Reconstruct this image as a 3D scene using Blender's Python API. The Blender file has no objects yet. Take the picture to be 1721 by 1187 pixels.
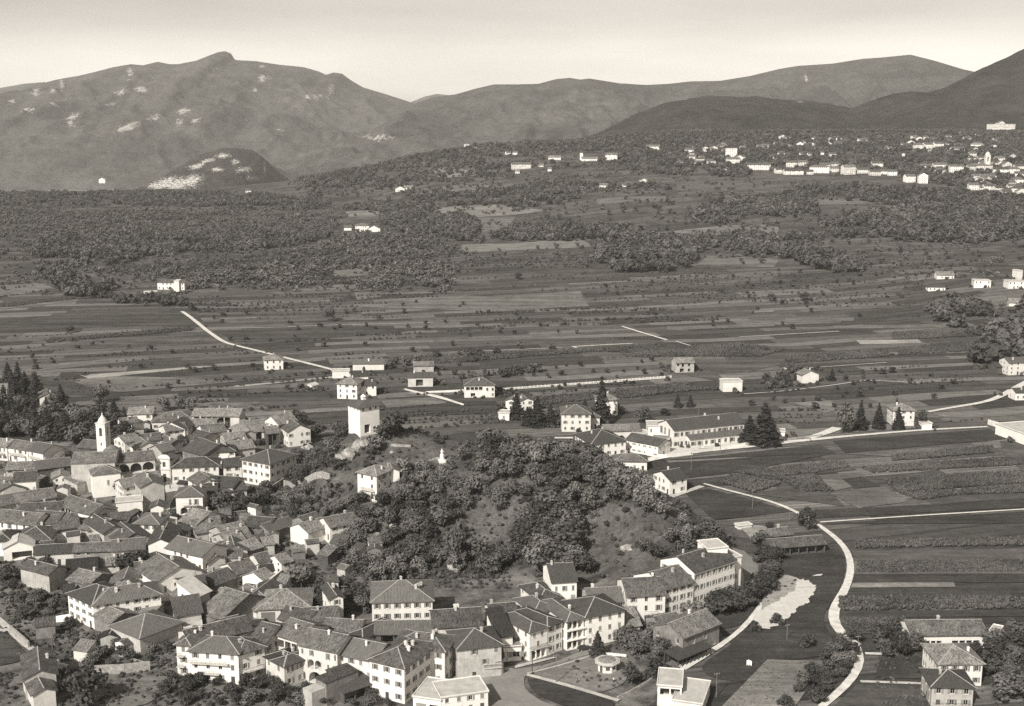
import bpy, bmesh, math, random
import numpy as np
from mathutils import Vector
random.seed(11)
rng = np.random.default_rng(5)
R = math.radians
S = bpy.context.scene
COL = S.collection

# ------------------------------------------------------------ camera, sky, sun
FPX, CX, CY, EYE = 2077.0, 860.5, 593.5, 150.0      # focal length in photo pixels, photo centre, eye height in metres
PITCH = math.atan((CY - 200.0) / FPX)
cam_d = bpy.data.cameras.new('camera')
cam_d.sensor_width = 36.0
cam_d.lens = 36.0 * FPX / 1721.0
cam_d.clip_start, cam_d.clip_end = 1.0, 40000.0
cam = bpy.data.objects.new('camera', cam_d)
COL.objects.link(cam)
cam.location = (0, 0, EYE)
cam.rotation_euler = (R(90) - PITCH, 0, 0)
S.camera = cam

HAZE = 4.6e-5
SUN_DIR = Vector((-0.44, -0.78, 0.72)).normalized()  # towards the sun
SUN_EL = math.asin(SUN_DIR.z)
SUN_AZ = math.atan2(SUN_DIR.x, SUN_DIR.y)
w = bpy.data.worlds.new('World')
S.world = w
w.use_nodes = True
wn = w.node_tree
wn.nodes.clear()
wo = wn.nodes.new('ShaderNodeOutputWorld')
bg = wn.nodes.new('ShaderNodeBackground')
sky = wn.nodes.new('ShaderNodeTexSky')
sky.sky_type = 'NISHITA'
sky.sun_disc = False
sky.sun_elevation = SUN_EL
sky.sun_rotation = SUN_AZ
sky.air_density, sky.dust_density, sky.ozone_density = 1.0, 1.6, 1.0
bw = wn.nodes.new('ShaderNodeRGBToBW')
tint = wn.nodes.new('ShaderNodeMixRGB')
tint.blend_type = 'MULTIPLY'
tint.inputs[0].default_value = 1.0
tint.inputs[2].default_value = (1.07, 1.0, 0.905, 1)
# thin high cloud
tc = wn.nodes.new('ShaderNodeTexCoord')
mp = wn.nodes.new('ShaderNodeMapping')
mp.inputs['Scale'].default_value = (1.6, 1.6, 11.0)
nz = wn.nodes.new('ShaderNodeTexNoise')
nz.inputs['Scale'].default_value = 1.6
nz.inputs['Detail'].default_value = 5.0
cr = wn.nodes.new('ShaderNodeMapRange')
cr.inputs['From Min'].default_value, cr.inputs['From Max'].default_value = 0.3, 0.72
cr.inputs['To Min'].default_value, cr.inputs['To Max'].default_value = 0.76, 1.08
mul = wn.nodes.new('ShaderNodeMath')
mul.operation = 'MULTIPLY'
L = wn.links.new
L(tc.outputs['Generated'], mp.inputs['Vector'])
L(mp.outputs[0], nz.inputs['Vector'])
L(nz.outputs[0], cr.inputs['Value'])
L(sky.outputs[0], bw.inputs[0])
L(bw.outputs[0], mul.inputs[0])
L(cr.outputs[0], mul.inputs[1])
# the bright milky layer of air low over the horizon, the same all the way round
sz = wn.nodes.new('ShaderNodeSeparateXYZ')
L(tc.outputs['Generated'], sz.inputs[0])
ex = wn.nodes.new('ShaderNodeMapRange')
ex.interpolation_type = 'SMOOTHERSTEP'
ex.inputs['From Min'].default_value, ex.inputs['From Max'].default_value = 0.0, 0.10
ex.inputs['To Min'].default_value, ex.inputs['To Max'].default_value = 1.62, 0.68
L(sz.outputs[2], ex.inputs['Value'])
ml2 = wn.nodes.new('ShaderNodeMath')
ml2.operation = 'MULTIPLY'
L(mul.outputs[0], ml2.inputs[0])
L(ex.outputs[0], ml2.inputs[1])
L(ml2.outputs[0], tint.inputs[1])
L(tint.outputs[0], bg.inputs['Color'])
bg.inputs['Strength'].default_value = 0.105
L(bg.outputs[0], wo.inputs['Surface'])

sun_d = bpy.data.lights.new('sun', 'SUN')
sun_d.energy = 2.9
sun_d.angle = R(0.5)
sun_d.color = (1.0, 0.965, 0.90)
sun = bpy.data.objects.new('sun', sun_d)
COL.objects.link(sun)
sun.rotation_euler = SUN_DIR.to_track_quat('Z', 'Y').to_euler()
S.view_settings.view_transform = 'Standard'
S.view_settings.look = 'None'
S.view_settings.gamma = 1.0
S.view_settings.use_curve_mapping = False
S.view_settings.exposure = 0.9
S.cycles.max_bounces = 6
S.cycles.diffuse_bounces = 3
S.cycles.transparent_max_bounces = 6
S.cycles.volume_bounces = 2
S.cycles.use_denoising = False

# ------------------------------------------------------------ helpers
def ray(u, v):
    a, b = (u - CX) / FPX, -(v - CY) / FPX
    c, s = math.cos(PITCH), math.sin(PITCH)
    return np.array([a, c + b * s, -s + b * c])

def at(u, v, z=0.0):
    d = ray(u, v)
    t = (z - EYE) / d[2]
    return np.array([d[0] * t, d[1] * t, z])

def at_y(u, v, y):
    d = ray(u, v)
    t = y / d[1]
    return np.array([d[0] * t, y, EYE + d[2] * t])

def hash2(ix, iy, seed):
    n = np.sin(ix * 127.1 + iy * 311.7 + seed * 74.7) * 43758.5453
    return n - np.floor(n)

def vnoise(x, y, seed=0):
    ix, iy = np.floor(x), np.floor(y)
    fx, fy = x - ix, y - iy
    fx, fy = fx * fx * (3 - 2 * fx), fy * fy * (3 - 2 * fy)
    a, b = hash2(ix, iy, seed), hash2(ix + 1, iy, seed)
    c, d = hash2(ix, iy + 1, seed), hash2(ix + 1, iy + 1, seed)
    return a + (b - a) * fx + (c - a) * fy + (a - b - c + d) * fx * fy

def fbm(x, y, seed=0, octv=4):
    s, a, t = 0, 0.5, 0
    for k in range(octv):
        s = s + a * vnoise(x * 2 ** k, y * 2 ** k, seed + k * 13)
        t += a
        a *= 0.5
    return s / t

def sstep(a, b, x):
    t = np.clip((x - a) / (b - a), 0, 1)
    return t * t * (3 - 2 * t)

SPINE = [(-58.0, 482.0, 29.0), (-20.0, 470.0, 25.0), (18.0, 449.0, 22.5), (49.0, 425.0, 17.0)]
def terrain(x, y):
    """Height of the ground: flat valley floor, castle hill, long rise behind."""
    x = np.asarray(x, float)
    y = np.asarray(y, float)
    z = np.zeros(np.broadcast(x, y).shape)
    best = np.full(z.shape, 1e9)
    hz = np.zeros(z.shape)
    for (ax, ay, ah), (bx, by, bh) in zip(SPINE, SPINE[1:]):
        dx, dy = bx - ax, by - ay
        t = np.clip(((x - ax) * dx + (y - ay) * dy) / (dx * dx + dy * dy), 0, 1)
        ex, ey = x - (ax + t * dx), y - (ay + t * dy)
        sg = np.where(ey < 0, 34.0, 19.0)
        q = (ex / 16.5) ** 2 + (ey / sg) ** 2
        hz = np.where(q < best, ah + t * (bh - ah), hz)
        best = np.minimum(best, q)
    z = z + hz * np.clip((np.exp(-0.5 * best ** 1.15) - 0.035) / 0.965, 0, 1) * (1 + 0.16 * (fbm(x / 14, y / 14, 3, 3) - 0.5))
    t = np.clip((y - 930.0) / 1170.0, 0, 1.35)
    lat = sstep(-330, 420, x)
    amp = 14 + 71 * lat
    rise = amp * t ** 1.2
    rise = rise + 57 * np.exp(-0.5 * ((x + 95) / np.where(x < -95, 215, 190)) ** 2 - 0.5 * ((y - 2280) / 260) ** 2) * sstep(1500, 2000, y)
    rise = rise + 3.5 * (fbm(x / 120, y / 160, 9, 3) - 0.5) * sstep(1000, 1300, y) * 2
    # right-hand spur in the middle ground
    rise = rise + 11 * np.exp(-0.5 * ((x - 430) / 80) ** 2 - 0.5 * ((y - 1010) / 90) ** 2)
    drop = sstep(2250, 3100, y + np.where(x > 0, -650 * sstep(0, 420, x), 0) - np.where(np.abs(x + 95) < 600, 250 * np.exp(-0.5 * ((x + 95) / 300) ** 2), 0))
    return z + rise - drop * (rise + 70)

_ts = 230.0 * 1.0022 ** np.arange(1280)
def hit(u, v, dz=0.0):
    d = ray(u, v)
    k = _ts / d[1]
    x, y, z = d[0] * k, d[1] * k, EYE + d[2] * k
    below = np.nonzero(z < terrain(x, y) + dz)[0]
    if len(below) == 0:
        i = len(_ts) - 1
    else:
        i = below[0]
    if i > 0:
        h0 = z[i - 1] - terrain(x[i - 1], y[i - 1]) - dz
        h1 = z[i] - terrain(x[i], y[i]) - dz
        f = h0 / (h0 - h1) if h0 != h1 else 0
        f = min(max(f, 0), 1)
        return np.array([x[i - 1] + f * (x[i] - x[i - 1]), y[i - 1] + f * (y[i] - y[i - 1]), z[i - 1] + f * (z[i] - z[i - 1])])
    return np.array([x[i], y[i], z[i]])

def gz(x, y):
    return float(terrain(x, y))

TILES = {'A': (0, 640, 3.956), 'B': (380, 640, 3.956), 'C': (0, 890, 3.998), 'D': (380, 890, 3.998),
         'E': (780, 890, 3.998), 'F': (1150, 890, 3.014), 'G': (780, 600, 3.956), 'H': (1150, 600, 3.014),
         'I': (560, 400, 2.868), 'J': (1121, 400, 2.868), 'K': (0, 400, 2.868), 'L': (0, 40, 2.868),
         'M': (560, 40, 2.868), 'N': (1121, 40, 2.868), 'P': (200, 660, 6.983), 'Q': (0, 780, 6.983),
         'R': (220, 780, 6.983), 'U': (380, 930, 6.983), 'V': (860, 1000, 6.983), 'W': (1060, 930, 6.983), 'T': (0, 0, 1.0)}
def px(tile, x, y):
    a, b, s = TILES[tile]
    return a + x / s, b + y / s

def link(name, data, parent=None):
    o = bpy.data.objects.new(name, data)
    COL.objects.link(o)
    if parent is not None:
        o.parent = parent
    return o

def tag(o, label=None, cat=None, group=None, kind=None):
    if label: o['label'] = label
    if cat: o['category'] = cat
    if group: o['group'] = group
    if kind: o['kind'] = kind
    return o

def empty(name, loc, rz=0.0, label=None, cat=None, group=None):
    o = link(name, None)
    o.empty_display_size = 0.5
    o.location = loc
    o.rotation_euler = (0, 0, rz)
    return tag(o, label, cat, group)

def mesh(name, verts, faces, mats, idx=None, uvs=None, smooth=False):
    me = bpy.data.meshes.new(name)
    me.from_pydata([tuple(map(float, v)) for v in verts], [], faces)
    for m in (mats if isinstance(mats, (list, tuple)) else [mats]):
        me.materials.append(m)
    if idx is not None:
        me.polygons.foreach_set('material_index', idx)
    if uvs is not None:
        ul = me.uv_layers.new(name='UVMap')
        ul.data.foreach_set('uv', np.asarray(uvs, 'f').ravel())
    if smooth:
        me.polygons.foreach_set('use_smooth', [True] * len(me.polygons))
    me.update()
    return me

class MB:
    """Collects boxes and polygons, builds one mesh with metre UVs."""
    def __init__(s):
        s.v, s.f, s.uv, s.mi = [], [], [], []
    def poly(s, pts, m=0):
        pts = [Vector(p) for p in pts]
        n = Vector((0, 0, 0))
        for i in range(1, len(pts) - 1):
            n += (pts[i] - pts[0]).cross(pts[i + 1] - pts[0])
        n.normalize()
        if abs(n.z) > 0.98:
            ax, ay = Vector((1, 0, 0)), Vector((0, 1, 0))
        else:
            ax = Vector((0, 0, 1)).cross(n).normalized()
            ay = n.cross(ax)
        b = len(s.v)
        s.v += [tuple(p) for p in pts]
        s.f.append(tuple(range(b, b + len(pts))))
        s.uv += [(p.dot(ax), p.dot(ay)) for p in pts]
        s.mi.append(m)
    def box(s, x0, x1, y0, y1, z0, z1, m=0):
        P = [(x0, y0, z0), (x1, y0, z0), (x1, y1, z0), (x0, y1, z0), (x0, y0, z1), (x1, y0, z1), (x1, y1, z1), (x0, y1, z1)]
        for q in ((0, 3, 2, 1), (4, 5, 6, 7), (0, 1, 5, 4), (1, 2, 6, 5), (2, 3, 7, 6), (3, 0, 4, 7)):
            s.poly([P[i] for i in q], m)
    def prism(s, pts, z0, z1, m=0):
        n = len(pts)
        s.poly([(p[0], p[1], z1) for p in pts], m)
        s.poly([(p[0], p[1], z0) for p in reversed(pts)], m)
        for i in range(n):
            a, b = pts[i], pts[(i + 1) % n]
            s.poly([(a[0], a[1], z0), (b[0], b[1], z0), (b[0], b[1], z1), (a[0], a[1], z1)], m)
    def lathe(s, prof, seg=10, m=0, cx=0, cy=0):
        for (r0, z0), (r1, z1) in zip(prof, prof[1:]):
            for i in range(seg):
                a, b = 2 * math.pi * i / seg, 2 * math.pi * (i + 1) / seg
                q = [(cx + r0 * math.cos(a), cy + r0 * math.sin(a), z0), (cx + r0 * math.cos(b), cy + r0 * math.sin(b), z0),
                     (cx + r1 * math.cos(b), cy + r1 * math.sin(b), z1), (cx + r1 * math.cos(a), cy + r1 * math.sin(a), z1)]
                if r0 < 1e-4: q = [q[0], q[2], q[3]]
                elif r1 < 1e-4: q = q[:3]
                s.poly(q, m)
    def tube(s, a, b, r0, r1, seg=6, m=0):
        a, b = Vector(a), Vector(b)
        d = (b - a).normalized()
        p = d.orthogonal().normalized()
        q = d.cross(p)
        ra = [a + r0 * (p * math.cos(t) + q * math.sin(t)) for t in [2 * math.pi * i / seg for i in range(seg)]]
        rb = [b + r1 * (p * math.cos(t) + q * math.sin(t)) for t in [2 * math.pi * i / seg for i in range(seg)]]
        for i in range(seg):
            j = (i + 1) % seg
            s.poly([ra[i], ra[j], rb[j], rb[i]], m)
        s.poly(list(reversed(ra)), m)
        s.poly(rb, m)
    def data(s, name, mats, smooth=False):
        return mesh(name, s.v, s.f, mats, s.mi, s.uv, smooth)
    def build(s, name, mats, parent=None, smooth=False):
        return link(name, s.data(name, mats, smooth), parent)

# ------------------------------------------------------------ materials
def tone(v):
    return (v * 1.035, v, v * 0.925, 1.0)

class NT:
    def __init__(s, name):
        s.m = bpy.data.materials.new(name)
        s.m.use_nodes = True
        s.t = s.m.node_tree
        s.t.nodes.clear()
        s.out = s.n('ShaderNodeOutputMaterial')
    def n(s, ty, **kw):
        o = s.t.nodes.new(ty)
        for k, v in kw.items():
            setattr(o, k, v)
        return o
    def l(s, a, b):
        s.t.links.new(a, b)
    def val(s, x, sock):
        if hasattr(x, 'is_output'): s.l(x, sock)
        else: sock.default_value = x
    def math(s, op, a, b=None, c=None):
        o = s.n('ShaderNodeMath', operation=op)
        for x, i in ((a, 0), (b, 1), (c, 2)):
            if x is not None: s.val(x, o.inputs[i])
        return o.outputs[0]
    def noise(s, vec, scale, detail=4.0, rough=0.6):
        o = s.n('ShaderNodeTexNoise')
        if vec is not None: s.l(vec, o.inputs['Vector'])
        o.inputs['Scale'].default_value = scale
        o.inputs['Detail'].default_value = detail
        o.inputs['Roughness'].default_value = rough
        return o.outputs[0]
    def remap(s, x, a, b, c, d):
        o = s.n('ShaderNodeMapRange')
        s.l(x, o.inputs['Value'])
        for k, q in (('From Min', a), ('From Max', b), ('To Min', c), ('To Max', d)):
            s.val(q, o.inputs[k])
        return o.outputs[0]
    def scale(s, vec, sc, rot=0.0):
        o = s.n('ShaderNodeMapping')
        s.l(vec, o.inputs['Vector'])
        o.inputs['Scale'].default_value = sc
        o.inputs['Rotation'].default_value = (0, 0, rot)
        return o.outputs[0]
    def coord(s, k='Object'):
        return s.n('ShaderNodeTexCoord').outputs[k]
    def pos(s):
        return s.n('ShaderNodeNewGeometry').outputs['Position']
    def rand(s):
        return s.n('ShaderNodeObjectInfo').outputs['Random']
    def grey(s, v):
        """scalar -> sepia-neutral colour"""
        o = s.n('ShaderNodeCombineColor')
        s.l(s.math('MULTIPLY', v, 1.035), o.inputs[0])
        s.l(v, o.inputs[1])
        s.l(s.math('MULTIPLY', v, 0.938), o.inputs[2])
        return o.outputs[0]
    def finish(s, v, rough=0.9, bump=None, bstr=0.5, bdist=0.1, spec=0.2, transl=0.0):
        col = s.grey(v)
        p = s.n('ShaderNodeBsdfPrincipled')
        s.l(col, p.inputs['Base Color'])
        p.inputs['Roughness'].default_value = rough
        p.inputs['Specular IOR Level'].default_value = spec
        if bump is not None:
            b = s.n('ShaderNodeBump')
            b.inputs['Strength'].default_value = bstr
            b.inputs['Distance'].default_value = bdist
            s.l(bump, b.inputs['Height'])
            s.l(b.outputs[0], p.inputs['Normal'])
        o = p.outputs[0]
        if transl > 0:
            t = s.n('ShaderNodeBsdfTranslucent')
            s.l(col, t.inputs['Color'])
            mx = s.n('ShaderNodeMixShader')
            mx.inputs[0].default_value = transl
            s.l(o, mx.inputs[1])
            s.l(t.outputs[0], mx.inputs[2])
            o = mx.outputs[0]
        s.l(o, s.out.inputs['Surface'])
        return s.m

def m_wall(name, v, stain=0.25):
    t = NT(name)
    c = t.coord('UV')
    r = t.rand()
    p = t.pos()
    blot = t.noise(p, 0.35, 5.0, 0.65)
    streak = t.noise(t.scale(c, (1.3, 0.18, 1)), 1.5, 4.0)
    fine = t.noise(p, 4.0, 3.0)
    a = t.remap(blot, 0.35, 0.7, 1.0, 1.0 - stain)
    b = t.remap(streak, 0.45, 0.75, 1.0, 1.0 - stain * 0.7)
    f = t.remap(fine, 0.3, 0.7, 0.95, 1.05)
    k = t.math('MULTIPLY', t.math('MULTIPLY', a, b), f)
    k = t.math('MULTIPLY', k, t.remap(r, 0, 1, 0.86, 1.06))
    return t.finish(t.math('MULTIPLY', k, v), 0.92, fine, 0.25, 0.03)

def m_roof(name, v, mottle=0.45):
    t = NT(name)
    c = t.coord('UV')
    r = t.rand()
    p = t.pos()
    wv = t.n('ShaderNodeTexWave', wave_type='BANDS', bands_direction='X')
    t.l(c, wv.inputs['Vector'])
    wv.inputs['Scale'].default_value = 0.72
    wv.inputs['Distortion'].default_value = 0.6
    wv.inputs['Detail'].default_value = 2.0
    cell = t.n('ShaderNodeTexVoronoi')
    t.l(t.scale(c, (3.2, 1.9, 1)), cell.inputs['Vector'])
    cell.inputs['Scale'].default_value = 1.0
    sep = t.n('ShaderNodeSeparateColor')
    t.l(cell.outputs['Color'], sep.inputs[0])
    big = t.noise(p, 0.28, 6.0, 0.7)
    st = t.noise(t.scale(c, (1.6, 0.25, 1)), 1.2, 4.0)
    k = t.remap(sep.outputs[0], 0, 1, 1 - mottle * 0.75, 1 + mottle * 0.75)
    k = t.math('MULTIPLY', k, t.remap(big, 0.3, 0.7, 1 - mottle * 0.6, 1 + mottle * 0.6))
    k = t.math('MULTIPLY', k, t.remap(st, 0.35, 0.7, 1.12, 0.82))
    k = t.math('MULTIPLY', k, t.remap(wv.outputs[1], 0, 1, 0.72, 1.12))
    k = t.math('MULTIPLY', k, t.remap(r, 0, 1, 0.58, 1.5))
    h = t.math('ADD', wv.outputs[1], t.math('MULTIPLY', sep.outputs[1], 0.5))
    return t.finish(t.math('MULTIPLY', k, v), 0.9, h, 0.7, 0.12)

def m_plain(name, v, var=0.2, sc=1.0, rough=0.9, bump=0.3, objrand=0.0, bd=0.05):
    t = NT(name)
    p = t.pos()
    a = t.noise(p, 0.4 * sc, 5.0, 0.65)
    b = t.noise(p, 3.0 * sc, 4.0)
    k = t.math('MULTIPLY', t.remap(a, 0.3, 0.7, 1 - var, 1 + var), t.remap(b, 0.3, 0.7, 1 - var * 0.6, 1 + var * 0.6))
    if objrand:
        k = t.math('MULTIPLY', k, t.remap(t.rand(), 0, 1, 1 - objrand, 1 + objrand))
    return t.finish(t.math('MULTIPLY', k, v), rough, b, bump, bd)

def m_leaf(name, v, var=0.35, objrand=0.3, transl=0.22):
    t = NT(name)
    c = t.coord('Object')
    a = t.noise(c, 0.55, 3.0)
    b = t.noise(t.pos(), 2.2, 2.0)
    k = t.math('MULTIPLY', t.remap(a, 0.32, 0.68, 1 - var, 1 + var), t.remap(b, 0.3, 0.7, 0.75, 1.25))
    k = t.math('MULTIPLY', k, t.remap(t.rand(), 0, 1, 1 - objrand, 1 + objrand))
    k = t.math('MULTIPLY', k, t.remap(t.noise(t.pos(), 0.035, 3.0), 0.35, 0.65, 0.72, 1.3))
    return t.finish(t.math('MULTIPLY', k, v), 0.75, None, spec=0.3, transl=transl)

def m_field(name, v, dark=0.12, rot=R(12), rows=0.0):
    t = NT(name)
    p = t.pos()
    a = t.noise(t.scale(p, (0.012, 0.09, 0.05), -rot), 1.0, 5.0, 0.6)
    b = t.noise(p, 0.9, 5.0, 0.75)
    g = t.noise(p, 0.06, 3.0)
    k = t.math('MULTIPLY', t.remap(a, 0.3, 0.7, 1 - dark * 1.4, 1 + dark * 1.4), t.remap(b, 0.25, 0.75, 0.72, 1.28))
    k = t.math('MULTIPLY', k, t.remap(g, 0.3, 0.7, 0.8, 1.2))
    k = t.math('MULTIPLY', k, t.remap(t.noise(t.scale(p, (0.05, 0.6, 0.3), -rot), 1.0, 4.0, 0.7), 0.32, 0.68, 0.78, 1.22))
    k = t.math('MULTIPLY', k, t.remap(t.noise(p, 0.25, 5.0, 0.8), 0.35, 0.65, 0.82, 1.18))
    return t.finish(t.math('MULTIPLY', k, v), 0.95, b, 0.6, 0.35, spec=0.05)

MAT = {
    'w': m_wall('limewash_white', 0.80, 0.16), 'c': m_wall('plaster_cream', 0.70, 0.25), 'g': m_wall('plaster_grey', 0.50, 0.35),
    's': m_wall('rubble_stone', 0.26, 0.45), 'd': m_wall('boards_and_opening_shade', 0.12, 0.4),  # d: dark boards, also the painted shade at the back of openings
    'r1': m_roof('old_clay_tiles', 0.105, 0.55), 'r2': m_roof('new_clay_tiles', 0.10, 0.2), 'r3': m_roof('pale_lichen_tiles', 0.155, 0.6),
    'r4': m_roof('dark_tiles', 0.06, 0.35), 'fl': m_plain('concrete_roof', 0.42, 0.2), 'fd': m_plain('bitumen_roof', 0.2, 0.25),
    'ridge': m_plain('mortar_ridge', 0.33, 0.3, 2.0), 'trim': m_plain('stone_trim', 0.55, 0.12), 'wood': m_plain('dark_timber', 0.07, 0.3, 2.0),
    'shut': m_plain('painted_shutters', 0.21, 0.2, 1.0, objrand=0.3), 'iron': m_plain('dark_iron', 0.05, 0.2), 'pole': m_plain('pole_timber', 0.16, 0.3),
    'chim': m_plain('chimney_plaster', 0.5, 0.35, 1.0, objrand=0.35), 'stone_wall': m_plain('dry_stone', 0.33, 0.4, 2.5, bump=0.9, bd=0.2),
    'whitewall': m_plain('white_garden_wall', 0.74, 0.12), 'road': m_plain('white_gravel_road', 0.58, 0.26, 0.9), 'asph': m_plain('worn_asphalt', 0.21, 0.16, 0.5),
    'asph2': m_plain('pale_road_edge', 0.42, 0.25, 0.9),
    'gravel': m_plain('pale_gravel', 0.52, 0.14, 1.6), 'bark': m_plain('bark', 0.07, 0.3, 3.0), 'rock': m_plain('pale_rock', 0.34, 0.45, 1.2, bump=1.0, bd=0.5),
    'statue': m_plain('white_marble', 0.8, 0.08), 'skin': m_plain('skin', 0.42, 0.05), 'cloth': m_plain('dark_cloth', 0.05, 0.2), 'cloth2': m_plain('pale_cloth', 0.6, 0.1),
    'carpaint': m_plain('dark_car_paint', 0.045, 0.05, rough=0.3, bump=0.0), 'carpale': m_plain('pale_car_paint', 0.5, 0.05, rough=0.3, bump=0.0),
    'rubber': m_plain('rubber', 0.025, 0.1), 'chrome': m_plain('chrome', 0.5, 0.05, rough=0.25, bump=0.0),
    'leaf': m_leaf('broad_leaves', 0.122, transl=.12), 'leafd': m_leaf('dark_leaves', 0.064, 0.3, 0.25, .1), 'leafl': m_leaf('pale_leaves', 0.14, transl=.12),
    'needle': m_leaf('conifer_needles', 0.036, 0.3, 0.2, 0.1), 'shrub': m_leaf('shrub_leaves', 0.075, 0.4, 0.4, .1), 'corn': m_leaf('maize_leaves', 0.11, 0.3, 0.2),
    'orchard': m_leaf('orchard_leaves', 0.12, 0.3, 0.3, .1), 'farleaf': m_leaf('wood_leaves', 0.083, 0.35, 0.4, .1), 'core': m_leaf('crown_shade', 0.018, 0.2, 0.1, 0.0), 'vine': m_leaf('vine_leaves', 0.09, 0.3, 0.35),  # core: near-black solid, the shade inside a crown put into colour
    'grass_d': m_field('meadow_dark', 0.052, 0.2), 'grass_m': m_field('meadow_mid', 0.064, 0.3), 'field_m': m_field('field_mid', 0.092, 0.3),
    'field_l': m_field('field_light', 0.135, 0.25), 'field_p': m_field('field_pale', 0.175, 0.2), 'field_b': m_field('field_bare', 0.30, 0.15),
}
gl = NT('window_glass')
pp = gl.n('ShaderNodeBsdfPrincipled')
pp.inputs['Base Color'].default_value = tone(0.02)
pp.inputs['Roughness'].default_value = 0.12
gl.l(pp.outputs[0], gl.out.inputs['Surface'])
MAT['glass'] = gl.m
# ------------------------------------------------------------ ground sheet
def inside(poly, x, y):
    x, y = np.asarray(x, float), np.asarray(y, float)
    r = np.zeros(x.shape, bool)
    n = len(poly)
    for i in range(n):
        (x0, y0), (x1, y1) = poly[i], poly[(i + 1) % n]
        c = (y0 > y) != (y1 > y)
        with np.errstate(divide='ignore', invalid='ignore'):
            xi = (x1 - x0) * (y - y0) / (y1 - y0 + 1e-12) + x0
        r ^= c & (x < xi)
    return r

def wpoly(pts):
    """photo outline -> world outline on the ground"""
    return [tuple(hit(u, v)[:2]) for u, v in pts]

VILLAGE = [tuple(at(u, v)[:2]) for u, v in [(-120, 1187), (-120, 735), (110, 752), (190, 700), (250, 676), (430, 676), (530, 720), (480, 770), (480, 840), (560, 870), (600, 930),
           (640, 985), (860, 965), (1000, 990), (1130, 930), (1200, 920), (1245, 960), (1180, 1060), (1090, 1187)]]
ys = 60.0 * 1.0062 ** np.arange(700)
ys = ys[ys < 3600]
xs = np.linspace(-0.78, 0.78, 380)
GX, GY = np.meshgrid(xs, ys)
GX = GX * (GY + 60)
GZ = terrain(GX, GY)
nr, nc = GX.shape
V = np.stack([GX, GY, GZ], -1).reshape(-1, 3)
i = np.arange(nr - 1)[:, None] * nc + np.arange(nc - 1)[None]
Fq = np.stack([i, i + 1, i + nc + 1, i + nc], -1).reshape(-1, 4)
gm = bpy.data.meshes.new('ground')
gm.vertices.add(len(V)); gm.vertices.foreach_set('co', V.astype('f').ravel())
gm.loops.add(Fq.size); gm.loops.foreach_set('vertex_index', Fq.ravel().astype('i'))
gm.polygons.add(len(Fq)); gm.polygons.foreach_set('loop_start', (np.arange(len(Fq)) * 4).astype('i'))
gm.polygons.foreach_set('use_smooth', np.ones(len(Fq), bool))
gm.update(calc_edges=True)
vil = inside(VILLAGE, V[:, 0], V[:, 1]).astype(float)
knoll = sstep(1.5, 6.0, V[:, 2]) * (V[:, 1] < 700)
wood = sstep(1000, 1250, V[:, 1] + 140 * (fbm(V[:, 0] / 90, V[:, 1] / 120, 4, 3) - 0.5))
colr = np.stack([1 - np.maximum(vil, knoll), vil * (1 - knoll), wood, np.ones(len(V))], -1)
ca = gm.color_attributes.new('zone', 'FLOAT_COLOR', 'POINT')
ca.data.foreach_set('color', colr.astype('f').ravel())

t = NT('valley_ground')
p = t.pos()
at_ = t.n('ShaderNodeAttribute', attribute_name='zone')
sp = t.n('ShaderNodeSeparateColor')
t.l(at_.outputs['Color'], sp.inputs[0])
rp = t.scale(p, (1, 1, 1), -R(12))
wob = t.noise(t.scale(p, (0.0035, 0.007, 0.004)), 1.0, 2.0)
sx = t.n('ShaderNodeSeparateXYZ')
t.l(rp, sx.inputs[0])
vv = t.math('ADD', t.math('MULTIPLY', sx.outputs[1], 0.085), t.math('MULTIPLY', wob, 5.0))
vid = t.math('FLOOR', vv)
wn1 = t.n('ShaderNodeTexWhiteNoise', noise_dimensions='1D')
t.l(vid, wn1.inputs['W'])
uu = t.math('ADD', t.math('MULTIPLY', sx.outputs[0], 0.0125), t.math('MULTIPLY', wn1.outputs['Value'], 7.0))
uid = t.math('FLOOR', uu)
cmb = t.n('ShaderNodeCombineXYZ')
t.l(uid, cmb.inputs[0]); t.l(vid, cmb.inputs[1])
wn2 = t.n('ShaderNodeTexWhiteNoise', noise_dimensions='2D')
t.l(cmb.outputs[0], wn2.inputs['Vector'])
r2 = wn2.outputs['Value']
vf = t.math('FRACT', vv)
edge = t.math('MINIMUM', vf, t.math('SUBTRACT', 1.0, vf))
edge = t.remap(edge, 0.0, 0.10, 0.55, 1.0)
# vine and mulberry rows inside some plots
rw = t.math('FRACT', t.math('MULTIPLY', sx.outputs[1], 0.34))
rw = t.remap(t.math('ABSOLUTE', t.math('SUBTRACT', rw, 0.5)), 0.0, 0.5, 0.72, 1.15)
sel = t.math('GREATER_THAN', wn2.outputs['Value'], 0.5)
rowk = t.math('ADD', t.math('MULTIPLY', sel, rw), t.math('SUBTRACT', 1.0, sel))
str1 = t.noise(t.scale(rp, (0.03, 0.35, 0.2)), 1.0, 5.0, 0.65)
fine = t.noise(p, 0.8, 6.0, 0.75)
spk = t.noise(p, 0.14, 4.0, 0.7)
fv = t.remap(t.math('POWER', r2, 1.5), 0, 1, 0.055, 0.185)
fv = t.math('MULTIPLY', fv, edge)
fv = t.math('MULTIPLY', fv, rowk)
fv = t.math('MULTIPLY', fv, t.remap(str1, 0.3, 0.7, 0.72, 1.25))
fv = t.math('MULTIPLY', fv, t.remap(spk, 0.32, 0.68, 0.8, 1.2))
gk = t.remap(t.noise(p, 0.09, 5.0, 0.7), 0.35, 0.65, 0.055, 0.125)        # rough grass
gk = t.math('MULTIPLY', gk, t.remap(fine, 0.3, 0.7, 0.7, 1.3))
vk = t.remap(t.noise(p, 0.12, 5.0, 0.7), 0.36, 0.62, 0.045, 0.19)         # yards and gardens of the village
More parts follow.
